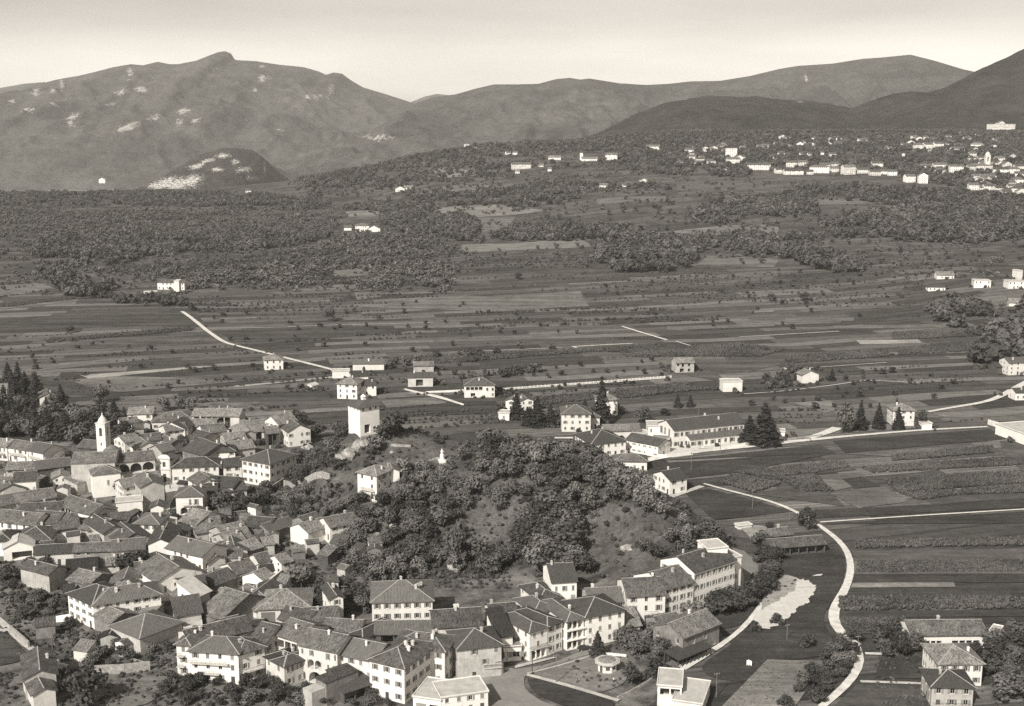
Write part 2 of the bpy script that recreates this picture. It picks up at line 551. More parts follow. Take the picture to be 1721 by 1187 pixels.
def mix(f, a, b):
    return t.math('ADD', t.math('MULTIPLY', f, b), t.math('MULTIPLY', t.math('SUBTRACT', 1.0, f), a))
base = mix(sp.outputs[0], gk, fv)
base = mix(sp.outputs[1], base, vk)
wd = t.remap(t.noise(p, 0.02, 4.0, 0.6), 0.4, 0.6, 0.045, 0.10)
wd = t.math('MULTIPLY', wd, t.remap(t.noise(p, 0.07, 5.0, 0.75), 0.35, 0.65, 0.6, 1.25))
base = mix(t.math('MULTIPLY', sp.outputs[2], 0.6), base, wd)
base = t.math('MULTIPLY', base, t.remap(fine, 0.25, 0.75, 0.75, 1.25))
gm.materials.append(t.finish(base, 0.95, fine, 0.7, 0.5, spec=0.05))
ground = tag(link('ground', gm), kind='structure')

# ------------------------------------------------------------ mountains
def rocktex(name, v, patch, ns):
    t = NT(name)
    p = t.pos()
    a = t.n('ShaderNodeAttribute', attribute_name='rock')
    n1 = t.noise(p, ns, 6.0, 0.7)
    n2 = t.noise(p, ns * 9, 4.0, 0.75)
    n3 = t.noise(p, ns * 0.25, 4.0)
    k = t.math('MULTIPLY', t.remap(n1, 0.3, 0.7, 0.75, 1.25), t.remap(n2, 0.3, 0.7, 0.62, 1.38))
    k = t.math('MULTIPLY', k, t.remap(n3, 0.35, 0.65, 0.72, 1.28))
    n4 = t.noise(t.scale(p, (1, 1, 0.8)), ns * 5.5, 6.0, 0.75)
    f = t.remap(t.math('ADD', t.math('MULTIPLY', a.outputs['Fac'], 0.8), t.math('MULTIPLY', t.math('SUBTRACT', n4, 0.5), 4.2)), 0.45, 0.85, 0.0, 0.95)
    f = t.math('MULTIPLY', f, t.math('GREATER_THAN', a.outputs['Fac'], 0.02))
    vv = t.math('ADD', t.math('MULTIPLY', t.math('SUBTRACT', 1.0, f), t.math('MULTIPLY', k, v)), t.math('MULTIPLY', f, patch))
    return t.finish(vv, 0.95, n2, 0.9, 6.0, spec=0.0)

def ridge(name, crest, D, Df, foot, mat, nx=420, ny=90, rough=30, gul=140, patches=(), back=0.5, shape=0.85, micro=0.0):
    """A mountain chain: crest heights follow the photo's skyline at distance D, the slope comes down to Df."""
    P = np.array([at_y(u, v, D) for u, v in crest])
    X = np.linspace(P[0, 0], P[-1, 0], nx)
    Z = np.interp(X, P[:, 0], P[:, 2])
    Z = Z + micro * (fbm(X / (micro * 6 + 1), X * 0 + 3, 21, 3) - 0.5)
    T = np.concatenate([np.linspace(0, 1, ny), 1 + np.linspace(0.05, back, 12)])
    XX, TT = np.meshgrid(X, T)
    YY = Df + (D - Df) * TT
    up = np.clip(TT, 0, 1)
    zc = foot + (Z[None] - foot) * up ** shape
    g = np.abs(fbm((XX + 0.5 * gul * fbm(XX / gul, YY / gul, 77, 2)) / gul, YY / (gul * 3.0), 31, 5) - 0.5) * 2
    g = g ** 0.7
    amp = rough * 4 * up * (1 - up)
    zc = zc - amp * g + amp * 0.35
    zc = zc + (fbm(XX / (gul * .2), YY / (gul * .2), 8, 3) - 0.5) * rough * 0.25 * np.minimum(1, 4 * (1 - up) + 0.0)
    over = np.clip(TT - 1, 0, None)
    zc = zc - over * (Z[None] - foot) * 1.3
    V = np.stack([XX, YY, zc], -1).reshape(-1, 3)
    n, m = XX.shape
    i = np.arange(n - 1)[:, None] * m + np.arange(m - 1)[None]
    F = np.stack([i, i + 1, i + m + 1, i + m], -1).reshape(-1, 4)
    me = bpy.data.meshes.new(name)
    me.from_pydata(V.tolist(), [], F.tolist())
    me.polygons.foreach_set('use_smooth', np.ones(len(F), bool))
    # rock faces: world positions found where the photo shows them
    c, s = math.cos(PITCH), math.sin(PITCH)
    fw = V[:, 1] * c - (V[:, 2] - EYE) * s
    U = CX + FPX * V[:, 0] / fw
    W = CY - FPX * (V[:, 1] * s + (V[:, 2] - EYE) * c) / fw
    rk = np.zeros(len(V))
    for (pu, pv, ru, rv, sl) in patches:
        du = U - pu
        dv = W - pv - sl * du
        rk = np.maximum(rk, np.clip(1.5 - 1.5 * np.sqrt((du / ru / 1.15) ** 2 + (dv / rv / 1.15) ** 2), 0, 1))
    a = me.attributes.new('rock', 'FLOAT', 'POINT')
    a.data.foreach_set('value', rk.astype('f'))
    me.materials.append(mat)
    return tag(link(name, me), kind='structure')

MT_FAR = rocktex('far_forest_slopes', 0.07, 0.34, 0.006)
MT_MID = rocktex('hill_forest', 0.046, 0.30, 0.03)
MT_KNOB = rocktex('rocky_knob', 0.05, 0.62, 0.02)
ridge('mountains', [(-400, 330), (-250, 260), (-120, 215), (0, 178), (30, 165), (60, 149), (85, 137), (105, 132), (130, 128), (160, 121), (190, 113), (220, 108), (240, 110), (265, 104), (285, 108), (300, 108), (330, 102),
      (350, 94), (366, 88), (378, 86), (388, 90), (395, 101), (430, 103), (470, 109), (510, 113), (535, 120), (548, 126), (560, 122), (575, 124), (588, 134), (610, 147), (650, 159), (690, 172), (720, 182), (770, 205), (850, 240), (960, 262), (1080, 280)],
      7600, 5000, -135, MT_FAR, 520, 170, 135, 300,
      [(60, 156, 10, 8, 0), (88, 152, 9, 7, 0), (104, 143, 5, 14, 0), (125, 195, 12, 9, -.5), (90, 176, 12, 6, .2), (205, 156, 18, 7, -.3), (237, 150, 16, 7, 0), (185, 175, 14, 4, -.2), (215, 214, 26, 8, -.35), (256, 198, 14, 7, -.2),
       (310, 188, 14, 8, 0), (300, 205, 10, 7, 0), (330, 203, 12, 5, 0), (118, 205, 8, 14, 0), (528, 163, 22, 6, 0), (556, 152, 8, 14, -.5), (443, 132, 14, 8, 0), (440, 112, 8, 4, 0), (362, 115, 6, 5, 0), (430, 150, 4, 8, 0), (470, 219, 8, 3, 0),
       (46, 186, 12, 6, 0), (20, 170, 6, 5, 0), (150, 245, 6, 4, 0), (218, 122, 6, 12, .3)])
ridge('mountains', [(-300, 170), (-80, 152), (0, 148), (40, 141), (75, 138), (105, 146), (160, 180), (260, 260)], 9800, 7700, 0, MT_FAR, 120, 30, 50, 500)
ridge('mountains', [(640, 215), (690, 172), (715, 162), (735, 158), (760, 161), (800, 172), (900, 220)], 12500, 11000, 0, MT_FAR, 80, 24, 60, 500)
ridge('mountains', [(430, 300), (560, 262), (640, 215), (700, 173), (730, 163), (765, 159), (800, 149), (830, 142), (870, 142), (905, 141), (935, 133), (958, 131), (975, 134), (990, 132), (1040, 140), (1085, 143), (1125, 141), (1160, 137), (1210, 136), (1260, 128),
      (1310, 116), (1340, 111), (1400, 107), (1450, 99), (1480, 97), (1500, 95), (1530, 92), (1550, 97), (1570, 102), (1590, 108), (1620, 117), (1680, 130), (1800, 160), (2000, 230)],
      6200, 4200, -85, MT_FAR, 420, 130, 120, 260, [(1355, 131, 4, 12, .8), (640, 232, 30, 5, 0), (610, 228, 14, 4, 0)])
ridge('rocky_hill', [(215, 340), (255, 318), (285, 296), (315, 272), (345, 257), (375, 250), (400, 249), (425, 252), (440, 262), (450, 278), (455, 300), (462, 330)], 4300, 3500, -110, MT_KNOB, 160, 70, 22, 60,
      [(292, 309, 46, 15, .02), (318, 305, 26, 12, -.3), (266, 313, 26, 8, 0), (375, 262, 15, 5, 0), (350, 270, 16, 4, -.2), (395, 272, 10, 5, .2), (330, 280, 18, 6, -.2), (445, 285, 3, 16, .1), (410, 285, 18, 6, 0), (425, 300, 22, 6, 0), (365, 285, 14, 5, 0)], micro=6)
ridge('hills', [(900, 300), (940, 258), (960, 246), (1000, 225), (1050, 200), (1100, 180), (1125, 171), (1150, 166), (1190, 161), (1215, 163), (1240, 164), (1270, 162), (1300, 166), (1350, 169), (1400, 177), (1430, 183), (1480, 190), (1560, 205), (1700, 240)],
      3500, 2350, 60, MT_MID, 420, 90, 26, 120, [(1150, 167, 8, 2, 0), (1345, 171, 8, 2, 0)], micro=7, shape=1.0)
ridge('hills', [(1330, 235), (1400, 200), (1440, 180), (1465, 170), (1500, 158), (1530, 153), (1558, 156), (1585, 148), (1620, 131), (1650, 115), (1690, 97), (1721, 82), (1800, 45), (1900, 8), (2000, -20)],
      3300, 2300, 70, MT_MID, 360, 90, 26, 110, [], micro=7, shape=1.0)

# ------------------------------------------------------------ roads, fields
LAYER = [0]
ROADS = []
def strip(name, pts, wid, mat, lift=0.10, kind='structure', tile='T'):
    LAYER[0] += 1
    lift = 0.20 + lift + LAYER[0] * 0.002
    P = [hit(*px(tile, u, v))[:2] for u, v in pts]
    Q = [np.array(P[0])]
    for a, b in zip(P, P[1:]):
        a, b = np.array(a), np.array(b)
        n = max(1, int(np.linalg.norm(b - a) / 5))
        Q += [a + (b - a) * k / n for k in range(1, n + 1)]
    Q = np.array(Q)
    for _ in range(6):
        Q[1:-1] = 0.25 * Q[:-2] + 0.5 * Q[1:-1] + 0.25 * Q[2:]
    wid = wid * 0.72 if np.isscalar(wid) else [q * 0.72 for q in wid]
    if name == 'street': wid = [q / 0.72 for q in wid]
    wmax = wid if np.isscalar(wid) else max(wid)
    ROADS.extend((q[0], q[1], wmax / 2) for q in Q)
    d = np.gradient(Q, axis=0)
    d /= np.linalg.norm(d, axis=1)[:, None] + 1e-9
    nrm = np.stack([-d[:, 1], d[:, 0]], 1)
    ww = wid if np.isscalar(wid) else np.interp(np.linspace(0, 1, len(Q)), np.linspace(0, 1, len(wid)), wid)
    ww = np.broadcast_to(ww, len(Q)) * (0.93 + 0.14 * vnoise(np.arange(len(Q)) / 2.5, np.zeros(len(Q)), 3))
    v, f = [], []
    m = 4
    for k in range(len(Q)):
        for j in range(m + 1):
            q = Q[k] + nrm[k] * ww[k] * (j / m - 0.5)
            v.append((q[0], q[1], gz(q[0], q[1]) + lift))
    for k in range(len(Q) - 1):
        for j in range(m):
            a = k * (m + 1) + j
            f.append((a, a + m + 1, a + m + 2, a + 1))
    return tag(link(name, mesh(name, v, f, mat)), kind=kind)

def patch(name, pts, mat, lift=0.05, tile='T', kind='structure', n=None):
    """A field on the ground, its outline taken from the photo; four corners are gridded, more are filled flat."""
    LAYER[0] += 1
    lift = (0.02 if name in ('field', 'meadow') else 0.36 if name in ('gravel', 'yard') else 0.20) + lift + LAYER[0] * 0.002
    W = [np.array(hit(*px(tile, u, v))[:2]) for u, v in pts]
    if len(W) == 4:
        a, b, c, d = W
        nu = n or max(2, int(max(np.linalg.norm(b - a), np.linalg.norm(c - d)) / 9))
        nv = max(2, int(max(np.linalg.norm(d - a), np.linalg.norm(c - b)) / 9))
        nu, nv = min(nu, 60), min(nv, 60)
        v, f = [], []
        for j in range(nv + 1):
            for i in range(nu + 1):
                s, q = i / nu, j / nv
                p = (a * (1 - s) + b * s) * (1 - q) + (d * (1 - s) + c * s) * q
                v.append((p[0], p[1], gz(*p) + lift))
        for j in range(nv):
            for i in range(nu):
                k = j * (nu + 1) + i
                f.append((k, k + 1, k + nu + 2, k + nu + 1))
    else:
        # smooth rounded outline
        Q = []
        for i in range(len(W)):
            a, b = W[i], W[(i + 1) % len(W)]
            Q += [a * (1 - k / 4) + b * k / 4 for k in range(4)]
        Q = np.array(Q)
        for _ in range(1 if name == 'gravel' else 2):
            Q = 0.25 * np.roll(Q, 1, 0) + 0.5 * Q + 0.25 * np.roll(Q, -1, 0)
        if name == 'gravel':
            Q = np.concatenate([[q_ * (1 - k / 3) + r_ * k / 3 for k in range(3)] for q_, r_ in zip(Q, np.roll(Q, -1, 0))])
            ii = np.arange(len(Q)) / 1.7
            Q = Q + 1.5 * (np.stack([vnoise(ii, ii * 0 + 1, 5), vnoise(ii, ii * 0 + 9, 6)], 1) - .5)
        v = [(p[0], p[1], gz(*p) + lift) for p in Q]
        f = [tuple(range(len(v)))]
    me = mesh(name, v, f, MAT[mat] if isinstance(mat, str) else mat)
    if len(me.polygons) and me.polygons[0].normal.z < 0:
        me.flip_normals()
    return tag(link(name, me), kind=kind)

# white country roads
strip('road', [(306, 524), (318, 532), (332, 543), (350, 558), (378, 577), (412, 585), (440, 592), (480, 602), (520, 612), (556, 621), (600, 634)], 4.2, MAT['road'])
strip('path', [(352, 553), (440, 551.5), (490, 550)], 1.8, MAT['asph2'])
strip('path', [(484, 550), (556, 547), (640, 545), (728, 543)], 2.4, MAT['asph2'])
strip('path', [(1045, 549), (1080, 560), (1121, 572)], 3.2, MAT['road'])
strip('path', [(1135, 574), (1165, 583), (1207, 595)], 1.8, MAT['road'])
strip('path', [(961, 583.5), (1010, 580.5), (1063, 578)], 2.6, MAT['road'])
strip('path', [(962, 583), (986, 591)], 2.2, MAT['road'])
strip('path', [(755, 593), (830, 590), (945, 585)], 1.6, MAT['asph2'])
strip('path', [(1243, 567), (1330, 562), (1410, 557.5)], 2.4, MAT['asph2'])
strip('path', [(1316, 619), (1352, 629)], 3.0, MAT['road'])
strip('path', [(1345, 620), (1420, 615), (1490, 610)], 1.6, MAT['asph2'])
strip('path', [(1455, 640), (1500, 641), (1545, 645)], 2.2, MAT['asph2'])
strip('path', [(1250, 663), (1300, 660), (1380, 651), (1455, 640)], 1.8, MAT['asph2'])
strip('road', [(1560, 693), (1590, 687), (1625, 682), (1660, 676), (1680, 668), (1706, 653), (1730, 640)], [3.6, 4.4, 5.5, 5.5], MAT['road'])
strip('road', [(1070, 778), (1100, 771), (1150, 762), (1200, 756), (1260, 751), (1330, 743), (1390, 737), (1460, 731), (1540, 724), (1660, 718)], [7, 6.5, 6, 4, 3.4, 3], MAT['road'], 0.08)
strip('road', [(1360, 737), (1390, 729), (1408, 720)], [6, 7, 8], MAT['road'], 0.12)
strip('road', [(1183, 814), (1205, 821), (1245, 831), (1285, 840), (1320, 850), (1343, 860), (1353, 870), (1368, 880), (1388, 890), (1402, 900), (1412, 908), (1424, 922), (1431, 940), (1432, 962), (1426, 985), (1412, 1008), (1397, 1026), (1391, 1041), (1395, 1053), (1408, 1066), (1424, 1076), (1440, 1086)], [2.2, 2.6, 2.8, 3.2, 4.2, 4.4], MAT['road'])
strip('road', [(1440, 1086), (1452, 1097), (1456, 1108), (1449, 1124), (1437, 1142), (1424, 1156), (1408, 1170), (1380, 1190)], [2.6, 3.6, 3.2, 3], MAT['road'])
strip('path', [(1454, 1100), (1468, 1102), (1482, 1101)], 2.2, MAT['road'], 0.14)
strip('path', [(1446, 1147), (1490, 1148), (1560, 1151)], 2.0, MAT['asph2'])
strip('path', [(1364, 880), (1400, 877.5), (1540, 868), (1740, 856)], 1.6, MAT['road'], 0.12)
strip('path', [(1180, 818), (1150, 828), (1128, 836)], 4.0, MAT['asph2'], 0.06)
strip('path', [(1282, 1015), (1274, 1027), (1262, 1045), (1252, 1060), (1238, 1073), (1210, 1089), (1180, 1106), (1145, 1125)], [2.6, 2.6, 2.2, 3, 4.5], MAT['road'])
strip('path', [(-20, 1028), (10, 1052), (40, 1082), (62, 1104), (110, 1122)], [3.2, 3.4, 3.0], MAT['asph2'])
strip('path', [(-5, 1060), (10, 1060), (22, 1064)], 2.5, MAT['asph2'], 0.15)
strip('path', [(678, 655), (705, 660), (745, 667), (778, 682)], 1.6, MAT['road'])
strip('path', [(690, 662), (735, 661), (780, 660)], 1.6, MAT['road'], 0.13)
strip('path', [(932, 737), (950, 737), (963, 737)], 4, MAT['road'])
# paved streets by the hotel and round the bend
patch('street', [(720, 1150), (765, 1137), (845, 1128), (905, 1122), (940, 1112), (990, 1090), (1012, 1092), (1005, 1102), (960, 1116), (900, 1130), (880, 1138), (882, 1160), (905, 1178), (950, 1196), (850, 1200), (800, 1190), (770, 1170)], 'asph', 0.06)
strip('pavement', [(1004, 1100), (960, 1117), (905, 1130), (886, 1134)], 0.9, MAT['asph2'], 0.14)
strip('pavement', [(800, 1138), (850, 1126), (900, 1118), (935, 1106)], [2.5, 2.6, 1.2], MAT['asph2'], 0.12)
patch('street', [(890, 1133), (930, 1118), (1000, 1098), (1060, 1103), (1055, 1150), (1000, 1170), (925, 1146)], MAT['field_p'], 0.07)
strip('pavement', [(886, 1136), (905, 1141), (940, 1148), (990, 1163), (1040, 1180)], 2.2, MAT['asph2'], 0.16)
patch('lawn', [(884, 1142), (905, 1143), (940, 1150), (1000, 1168), (1040, 1184), (1010, 1200), (940, 1187), (895, 1166)], 'grass_d', 0.12)
strip('street', [(1240, 925), (1258, 938), (1271, 955), (1274, 972), (1266, 990), (1252, 1002)], [5, 7.5, 8, 7], MAT['asph'], 0.09)
strip('pavement', [(1236, 938), (1250, 952), (1257, 968), (1253, 985), (1247, 1000)], 1.6, MAT['asph2'], 0.16)
patch('street', [(283, 806), (312, 806), (318, 816), (300, 832), (287, 845), (284, 872), (276, 872), (280, 835), (276, 815)], 'gravel', 0.07)
patch('pavement', [(1095, 757), (1140, 748), (1200, 742), (1250, 744), (1250, 750), (1160, 760), (1100, 768)], 'gravel', 0.06)
# the bare gravel by the stream bed, rubble bank beside it
patch('gravel', [(1337, 976), (1352, 976), (1367, 983), (1371, 993), (1362, 1010), (1343, 1026), (1322, 1042), (1298, 1058), (1272, 1062), (1266, 1044), (1278, 1028), (1296, 1018), (1310, 1012), (1322, 1003), (1334, 994), (1338, 985)], 'gravel', 0.09)
patch('yard', [(1293, 972), (1320, 967), (1345, 975), (1352, 990), (1330, 1015), (1300, 1035), (1280, 1040), (1280, 1012), (1290, 992)], MAT['field_b'], 0.03)
patch('gravel', [(1372, 968), (1383, 967), (1380, 970), (1364, 971)], 'gravel', 0.09)
patch('yard', [(1240, 884), (1290, 886), (1300, 898), (1290, 922), (1270, 915), (1255, 900)], MAT['field_b'], 0.06)

# plots of the plain
FIELDS = [
 ('field_b', [(135, 631), (340, 615.5), (362, 616), (150, 637)]), ('field_p', [(362, 612), (470, 606), (470, 610), (360, 617)]),
 ('field_b', [(392, 649), (560, 633), (562, 635), (394, 651.5)]), ('field_l', [(0, 514), (120, 502), (135, 506), (0, 521)]), ('field_l', [(0, 480), (70, 476), (95, 486), (0, 500)]),
 ('field_p', [(405, 695), (590, 684), (592, 690), (405, 701)]), ('field_l', [(640, 673), (728, 668), (752, 678), (650, 686)]), ('grass_m', [(0, 545), (90, 530), (330, 528), (350, 550)]),
 ('field_l', [(105, 640), (200, 632), (420, 640), (200, 660)]), ('field_m', [(-30, 595), (130, 575), (400, 560), (420, 575)]), ('field_l', [(0, 620), (250, 598), (250, 605), (0, 630)]),
 ('grass_m', [(30, 628), (120, 640), (190, 668), (60, 660)]), ('field_l', [(200, 668), (300, 662), (300, 668), (200, 676)]), ('field_p', [(440, 641), (470, 640), (470, 641), (440, 643)]),
 ('grass_m', [(355, 556), (600, 550), (700, 556), (420, 580)]), ('field_l', [(560, 515), (780, 497), (1000, 505), (830, 524)]), ('field_l', [(830, 497), (975, 490), (990, 515), (835, 522)]),
 ('field_l', [(595, 492), (640, 490), (640, 500), (600, 505)]), ('field_l', [(560, 455), (640, 450), (620, 462), (560, 468)]),
 ('field_m', [(840, 652), (985, 640), (1003, 648), (845, 661)]), ('field_m', [(1120, 625), (1210, 608), (1340, 606), (1200, 640)]),
 ('field_p', [(724, 285), (783, 281), (804, 297), (727, 301)]), ('field_p', [(692, 351), (832, 344), (930, 354), (783, 367)]), ('field_l', [(783, 367), (867, 365), (850, 385), (804, 392)]),
 ('field_p', [(776, 412), (971, 402), (1006, 414), (776, 424)]), ('field_p', [(581, 356), (637, 353), (637, 364), (584, 366)]), ('field_m', [(1068, 368), (1086, 367), (1083, 396), (1066, 396)]),
 ('field_p', [(1107, 391), (1230, 379), (1310, 380), (1305, 395)]), ('field_l', [(1150, 386), (1290, 378), (1312, 388), (1170, 402)]), ('field_m', [(1365, 411), (1623, 403), (1633, 417), (1393, 428)]),
 ('field_m', [(1414, 305), (1504, 302), (1515, 312), (1410, 315)]), ('field_m', [(1135, 300), (1365, 299), (1370, 324), (1140, 330)]), ('field_l', [(1372, 335), (1445, 334), (1455, 343), (1375, 345)]),
 ('field_l', [(1487, 347), (1680, 331), (1700, 344), (1500, 355)]), ('field_l', [(700, 320), (820, 310), (830, 318), (710, 330)]), ('field_l', [(1000, 335), (1120, 330), (1125, 338), (1005, 343)]),
 ('field_b', [(1438, 572.6), (1543, 571), (1550, 577), (1447, 579.5)]), ('field_l', [(1424, 512), (1497, 508), (1501, 518), (1435, 520)]), ('field_p', [(1208, 630), (1316, 623), (1320, 629), (1215, 637)]),
 ('field_p', [(1333, 678), (1396, 673), (1407, 690), (1386, 695)]), ('field_l', [(1190, 430), (1310, 436), (1300, 450), (1170, 446)]), ('field_l', [(1121, 549), (1305, 545), (1300, 549), (1121, 556)]),
 ('field_l', [(1400, 548), (1570, 545), (1640, 550), (1400, 553)]), ('field_p', [(1260, 524), (1300, 522), (1300, 525), (1262, 526)]), ('field_l', [(1320, 536), (1435, 534), (1435, 540), (1320, 543)]),
 ('grass_d', [(1100, 775), (1190, 768), (1378, 748), (1405, 762)]), ('grass_d', [(1400, 742), (1662, 722), (1700, 738), (1420, 762)]), ('grass_d', [(1150, 828), (1190, 822), (1335, 860), (1200, 874)]),
 ('grass_d', [(1405, 762), (1240, 795), (1150, 805), (1100, 780)]), ('field_l', [(1418, 764), (1668, 746), (1668, 756), (1500, 768)]), ('field_m', [(1680, 742), (1730, 740), (1730, 800), (1690, 770)]),
 ('field_l', [(1375, 800), (1440, 795), (1440, 818), (1400, 826)]), ('field_l', [(1436, 795), (1445, 794.5), (1459, 802), (1450, 806)]), ('grass_d', [(1415, 806), (1448, 802), (1480, 818), (1436, 822)]),
 ('field_m', [(1240, 795), (1405, 776), (1440, 790), (1300, 806)]), ('field_l', [(1395, 830), (1487, 819), (1529, 844), (1442, 855)]), ('field_m', [(1270, 832), (1320, 820), (1400, 832), (1420, 852)]),
 ('grass_d', [(1360, 873), (1368, 858), (1730, 842), (1730, 853)]), ('grass_d', [(1380, 882), (1400, 880), (1730, 860), (1730, 880)]), ('field_m', [(1432, 927), (1730, 923), (1730, 945), (1436, 945)]),
 ('field_l', [(1436, 945), (1730, 940), (1730, 966), (1432, 966)]), ('grass_d', [(1433, 966), (1730, 965), (1730, 980), (1430, 981)]), ('field_p', [(1433, 981), (1603, 980), (1606, 988), (1430, 989)]),
 ('grass_d', [(1428, 990), (1730, 988), (1730, 1003), (1416, 1005)]), ('grass_d', [(1405, 1028), (1730, 1026), (1730, 1037), (1400, 1040)]), ('field_m', [(1402, 1040), (1522, 1038), (1526, 1066), (1420, 1066)]),
 ('grass_d', [(1480, 1105), (1575, 1105), (1575, 1143), (1470, 1140)]), ('grass_m', [(1440, 1152), (1560, 1153), (1570, 1190), (1400, 1190)]),
]
for m, q in FIELDS:
    patch('field', q, m, 0.04)
patch('meadow', [(1300, 925), (1400, 912), (1418, 935), (1420, 965), (1408, 1000), (1385, 1030), (1384, 1050), (1400, 1075), (1395, 1100), (1350, 1110), (1285, 1110), (1260, 1150), (1190, 1140), (1175, 1120), (1240, 1078), (1275, 1030), (1290, 1000), (1296, 960)], 'grass_d', 0.05)
patch('field', [(1212, 1190), (1336, 1190), (1388, 1113), (1290, 1110)], 'field_p', 0.09)
patch('meadow', [(1200, 1060), (1240, 1055), (1268, 1030), (1285, 1000), (1250, 1005), (1205, 1030)], 'grass_d', 0.05)
patch('meadow', [(-30, 1070), (10, 1064), (25, 1080), (48, 1103), (30, 1115), (-30, 1125)], 'grass_m', 0.06)
patch('meadow', [(150, 1165), (200, 1140), (290, 1135), (270, 1170), (240, 1190), (150, 1190)], 'field_l', 0.06)
# ------------------------------------------------------------ buildings
FOOT = []            # footprints, so that no tree grows through a house
WIN = {}
DIM = {}
def win_mesh(kind, ww, hh):
    key = (kind, round(ww, 2), round(hh, 2))
    if key in WIN: return WIN[key]
    m = MB()
    f = 0.08
    m.box(-ww / 2, -ww / 2 + f, 0.06, 0.14, 0, hh)
    m.box(ww / 2 - f, ww / 2, 0.06, 0.14, 0, hh)
    m.box(-ww / 2 + f, ww / 2 - f, 0.06, 0.14, 0, f)
    m.box(-ww / 2 + f, ww / 2 - f, 0.06, 0.14, hh - f, hh)
    m.box(-0.03, 0.03, 0.06, 0.14, f, hh - f)
    m.box(-ww / 2 - 0.12, ww / 2 + 0.12, -0.10, 0.05, -0.12, -0.003)      # sill
    fr = m.data('window_frame', MAT['trim'])
    p = MB(); p.poly([(-ww / 2 + f, 0.11, f), (ww / 2 - f, 0.11, f), (ww / 2 - f, 0.11, hh - f), (-ww / 2 + f, 0.11, hh - f)])
    pa = p.data('pane', MAT['glass'])
    sh = []
    for s in (-1, 1):
        q = MB()
        x0, x1 = sorted((s * (ww / 2 + 0.02), s * (ww + 0.02)))
        q.box(x0, x1, -0.07, -0.012, -0.02, hh + 0.02)
        sh.append(q.data('shutter', MAT['shut']))
    cl = MB(); cl.box(-ww / 2, -0.01, 0.02, 0.06, 0, hh); cl.box(0.01, ww / 2, 0.02, 0.06, 0, hh)
    WIN[key] = (fr, pa, sh, cl.data('shutter', MAT['shut']))
    return WIN[key]

def put_window(par, x, y, z, rz, ww, hh, shut, detail):
    fr, pa, sh, cl = win_mesh('w', ww, hh)
    o = link('window', fr, par)
    o.location = (x, y, z)
    o.rotation_euler = (0, 0, rz)
    link('pane', pa, o)
    if detail:
        if shut == 1:
            for s in sh: link('shutter', s, o)
        elif shut == 2:
            link('shutter', cl, o)
    return o

def wall_face(m, a, b, z0, z1, holes, mi=0, depth=0.14, dark=1):
    """Vertical wall from a to b (seen with a on the left), with real openings that have reveals and a back."""
    ax, ay = a; bx, by = b
    Lw = math.hypot(bx - ax, by - ay)
    ux, uy = (bx - ax) / Lw, (by - ay) / Lw
    nx, ny = -uy, ux                     # inwards
    P = lambda s, z, d=0.0: (ax + ux * s + nx * d, ay + uy * s + ny * d, z)
    xs = sorted({0.0, Lw, *[h[0] for h in holes], *[h[1] for h in holes]})
    zs = sorted({z0, z1, *[h[2] for h in holes], *[h[3] for h in holes]})
    for i in range(len(xs) - 1):
        run = None
        for j in range(len(zs) - 1):
            cx, cz = (xs[i] + xs[i + 1]) / 2, (zs[j] + zs[j + 1]) / 2
            solid = not any(h[0] < cx < h[1] and h[2] < cz < h[3] for h in holes)
            if solid and run is None: run = zs[j]
            if run is not None and (not solid or j == len(zs) - 2):
                top = zs[j + 1] if solid else zs[j]
                m.poly([P(xs[i], run), P(xs[i + 1], run), P(xs[i + 1], top), P(xs[i], top)], mi)
                run = None
    for h in holes:
        s0, s1, q0, q1 = h[:4]
        d = h[4] if len(h) > 4 else depth
        m.poly([P(s0, q0), P(s0, q0, d), P(s0, q1, d), P(s0, q1)], mi)
        m.poly([P(s1, q0, d), P(s1, q0), P(s1, q1), P(s1, q1, d)], mi)
        m.poly([P(s0, q1), P(s0, q1, d), P(s1, q1, d), P(s1, q1)], mi)
        m.poly([P(s0, q0, d), P(s0, q0), P(s1, q0), P(s1, q0, d)], mi)
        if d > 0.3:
            m.poly([P(s0, q0, d), P(s1, q0, d), P(s1, q1, d), P(s0, q1, d)], dark)  # dark back: interior shade of a deep opening, put into the colour

def roof_shell(polys, th):
    """closed shell: top faces pushed down by th; shared corners welded"""
    vid, V, F = {}, [], []
    def g(p):
        k = tuple(round(c, 3) for c in p)
        if k not in vid:
            vid[k] = len(V); V.append(k)
        return vid[k]
    T = [[g(p) for p in q] for q in polys]
    n = len(V)
    V2 = V + [(x, y, z - th) for x, y, z in V]
    uv, cnt = [], {}
    for q in T:
        for i in range(len(q)):
            cnt[(q[i], q[(i + 1) % len(q)])] = 1
    for q in T:
        P = [Vector(V[i]) for i in q]
        nn = (P[1] - P[0]).cross(P[2] - P[0]).normalized()
        ax = Vector((0, 0, 1)).cross(nn)
        ax = ax.normalized() if ax.length > 0.02 else Vector((1, 0, 0))
        ay = nn.cross(ax)
        F.append(tuple(q)); uv += [(p.dot(ax), p.dot(ay)) for p in P]
        F.append(tuple(i + n for i in reversed(q))); uv += [(p.dot(ax), p.dot(ay)) for p in reversed(P)]
    for (a, b) in cnt:
        if (b, a) not in cnt:
            F.append((b, a, a + n, b + n)); uv += [(0, 0), (1, 0), (1, .2), (0, .2)]
    return V2, F, uv

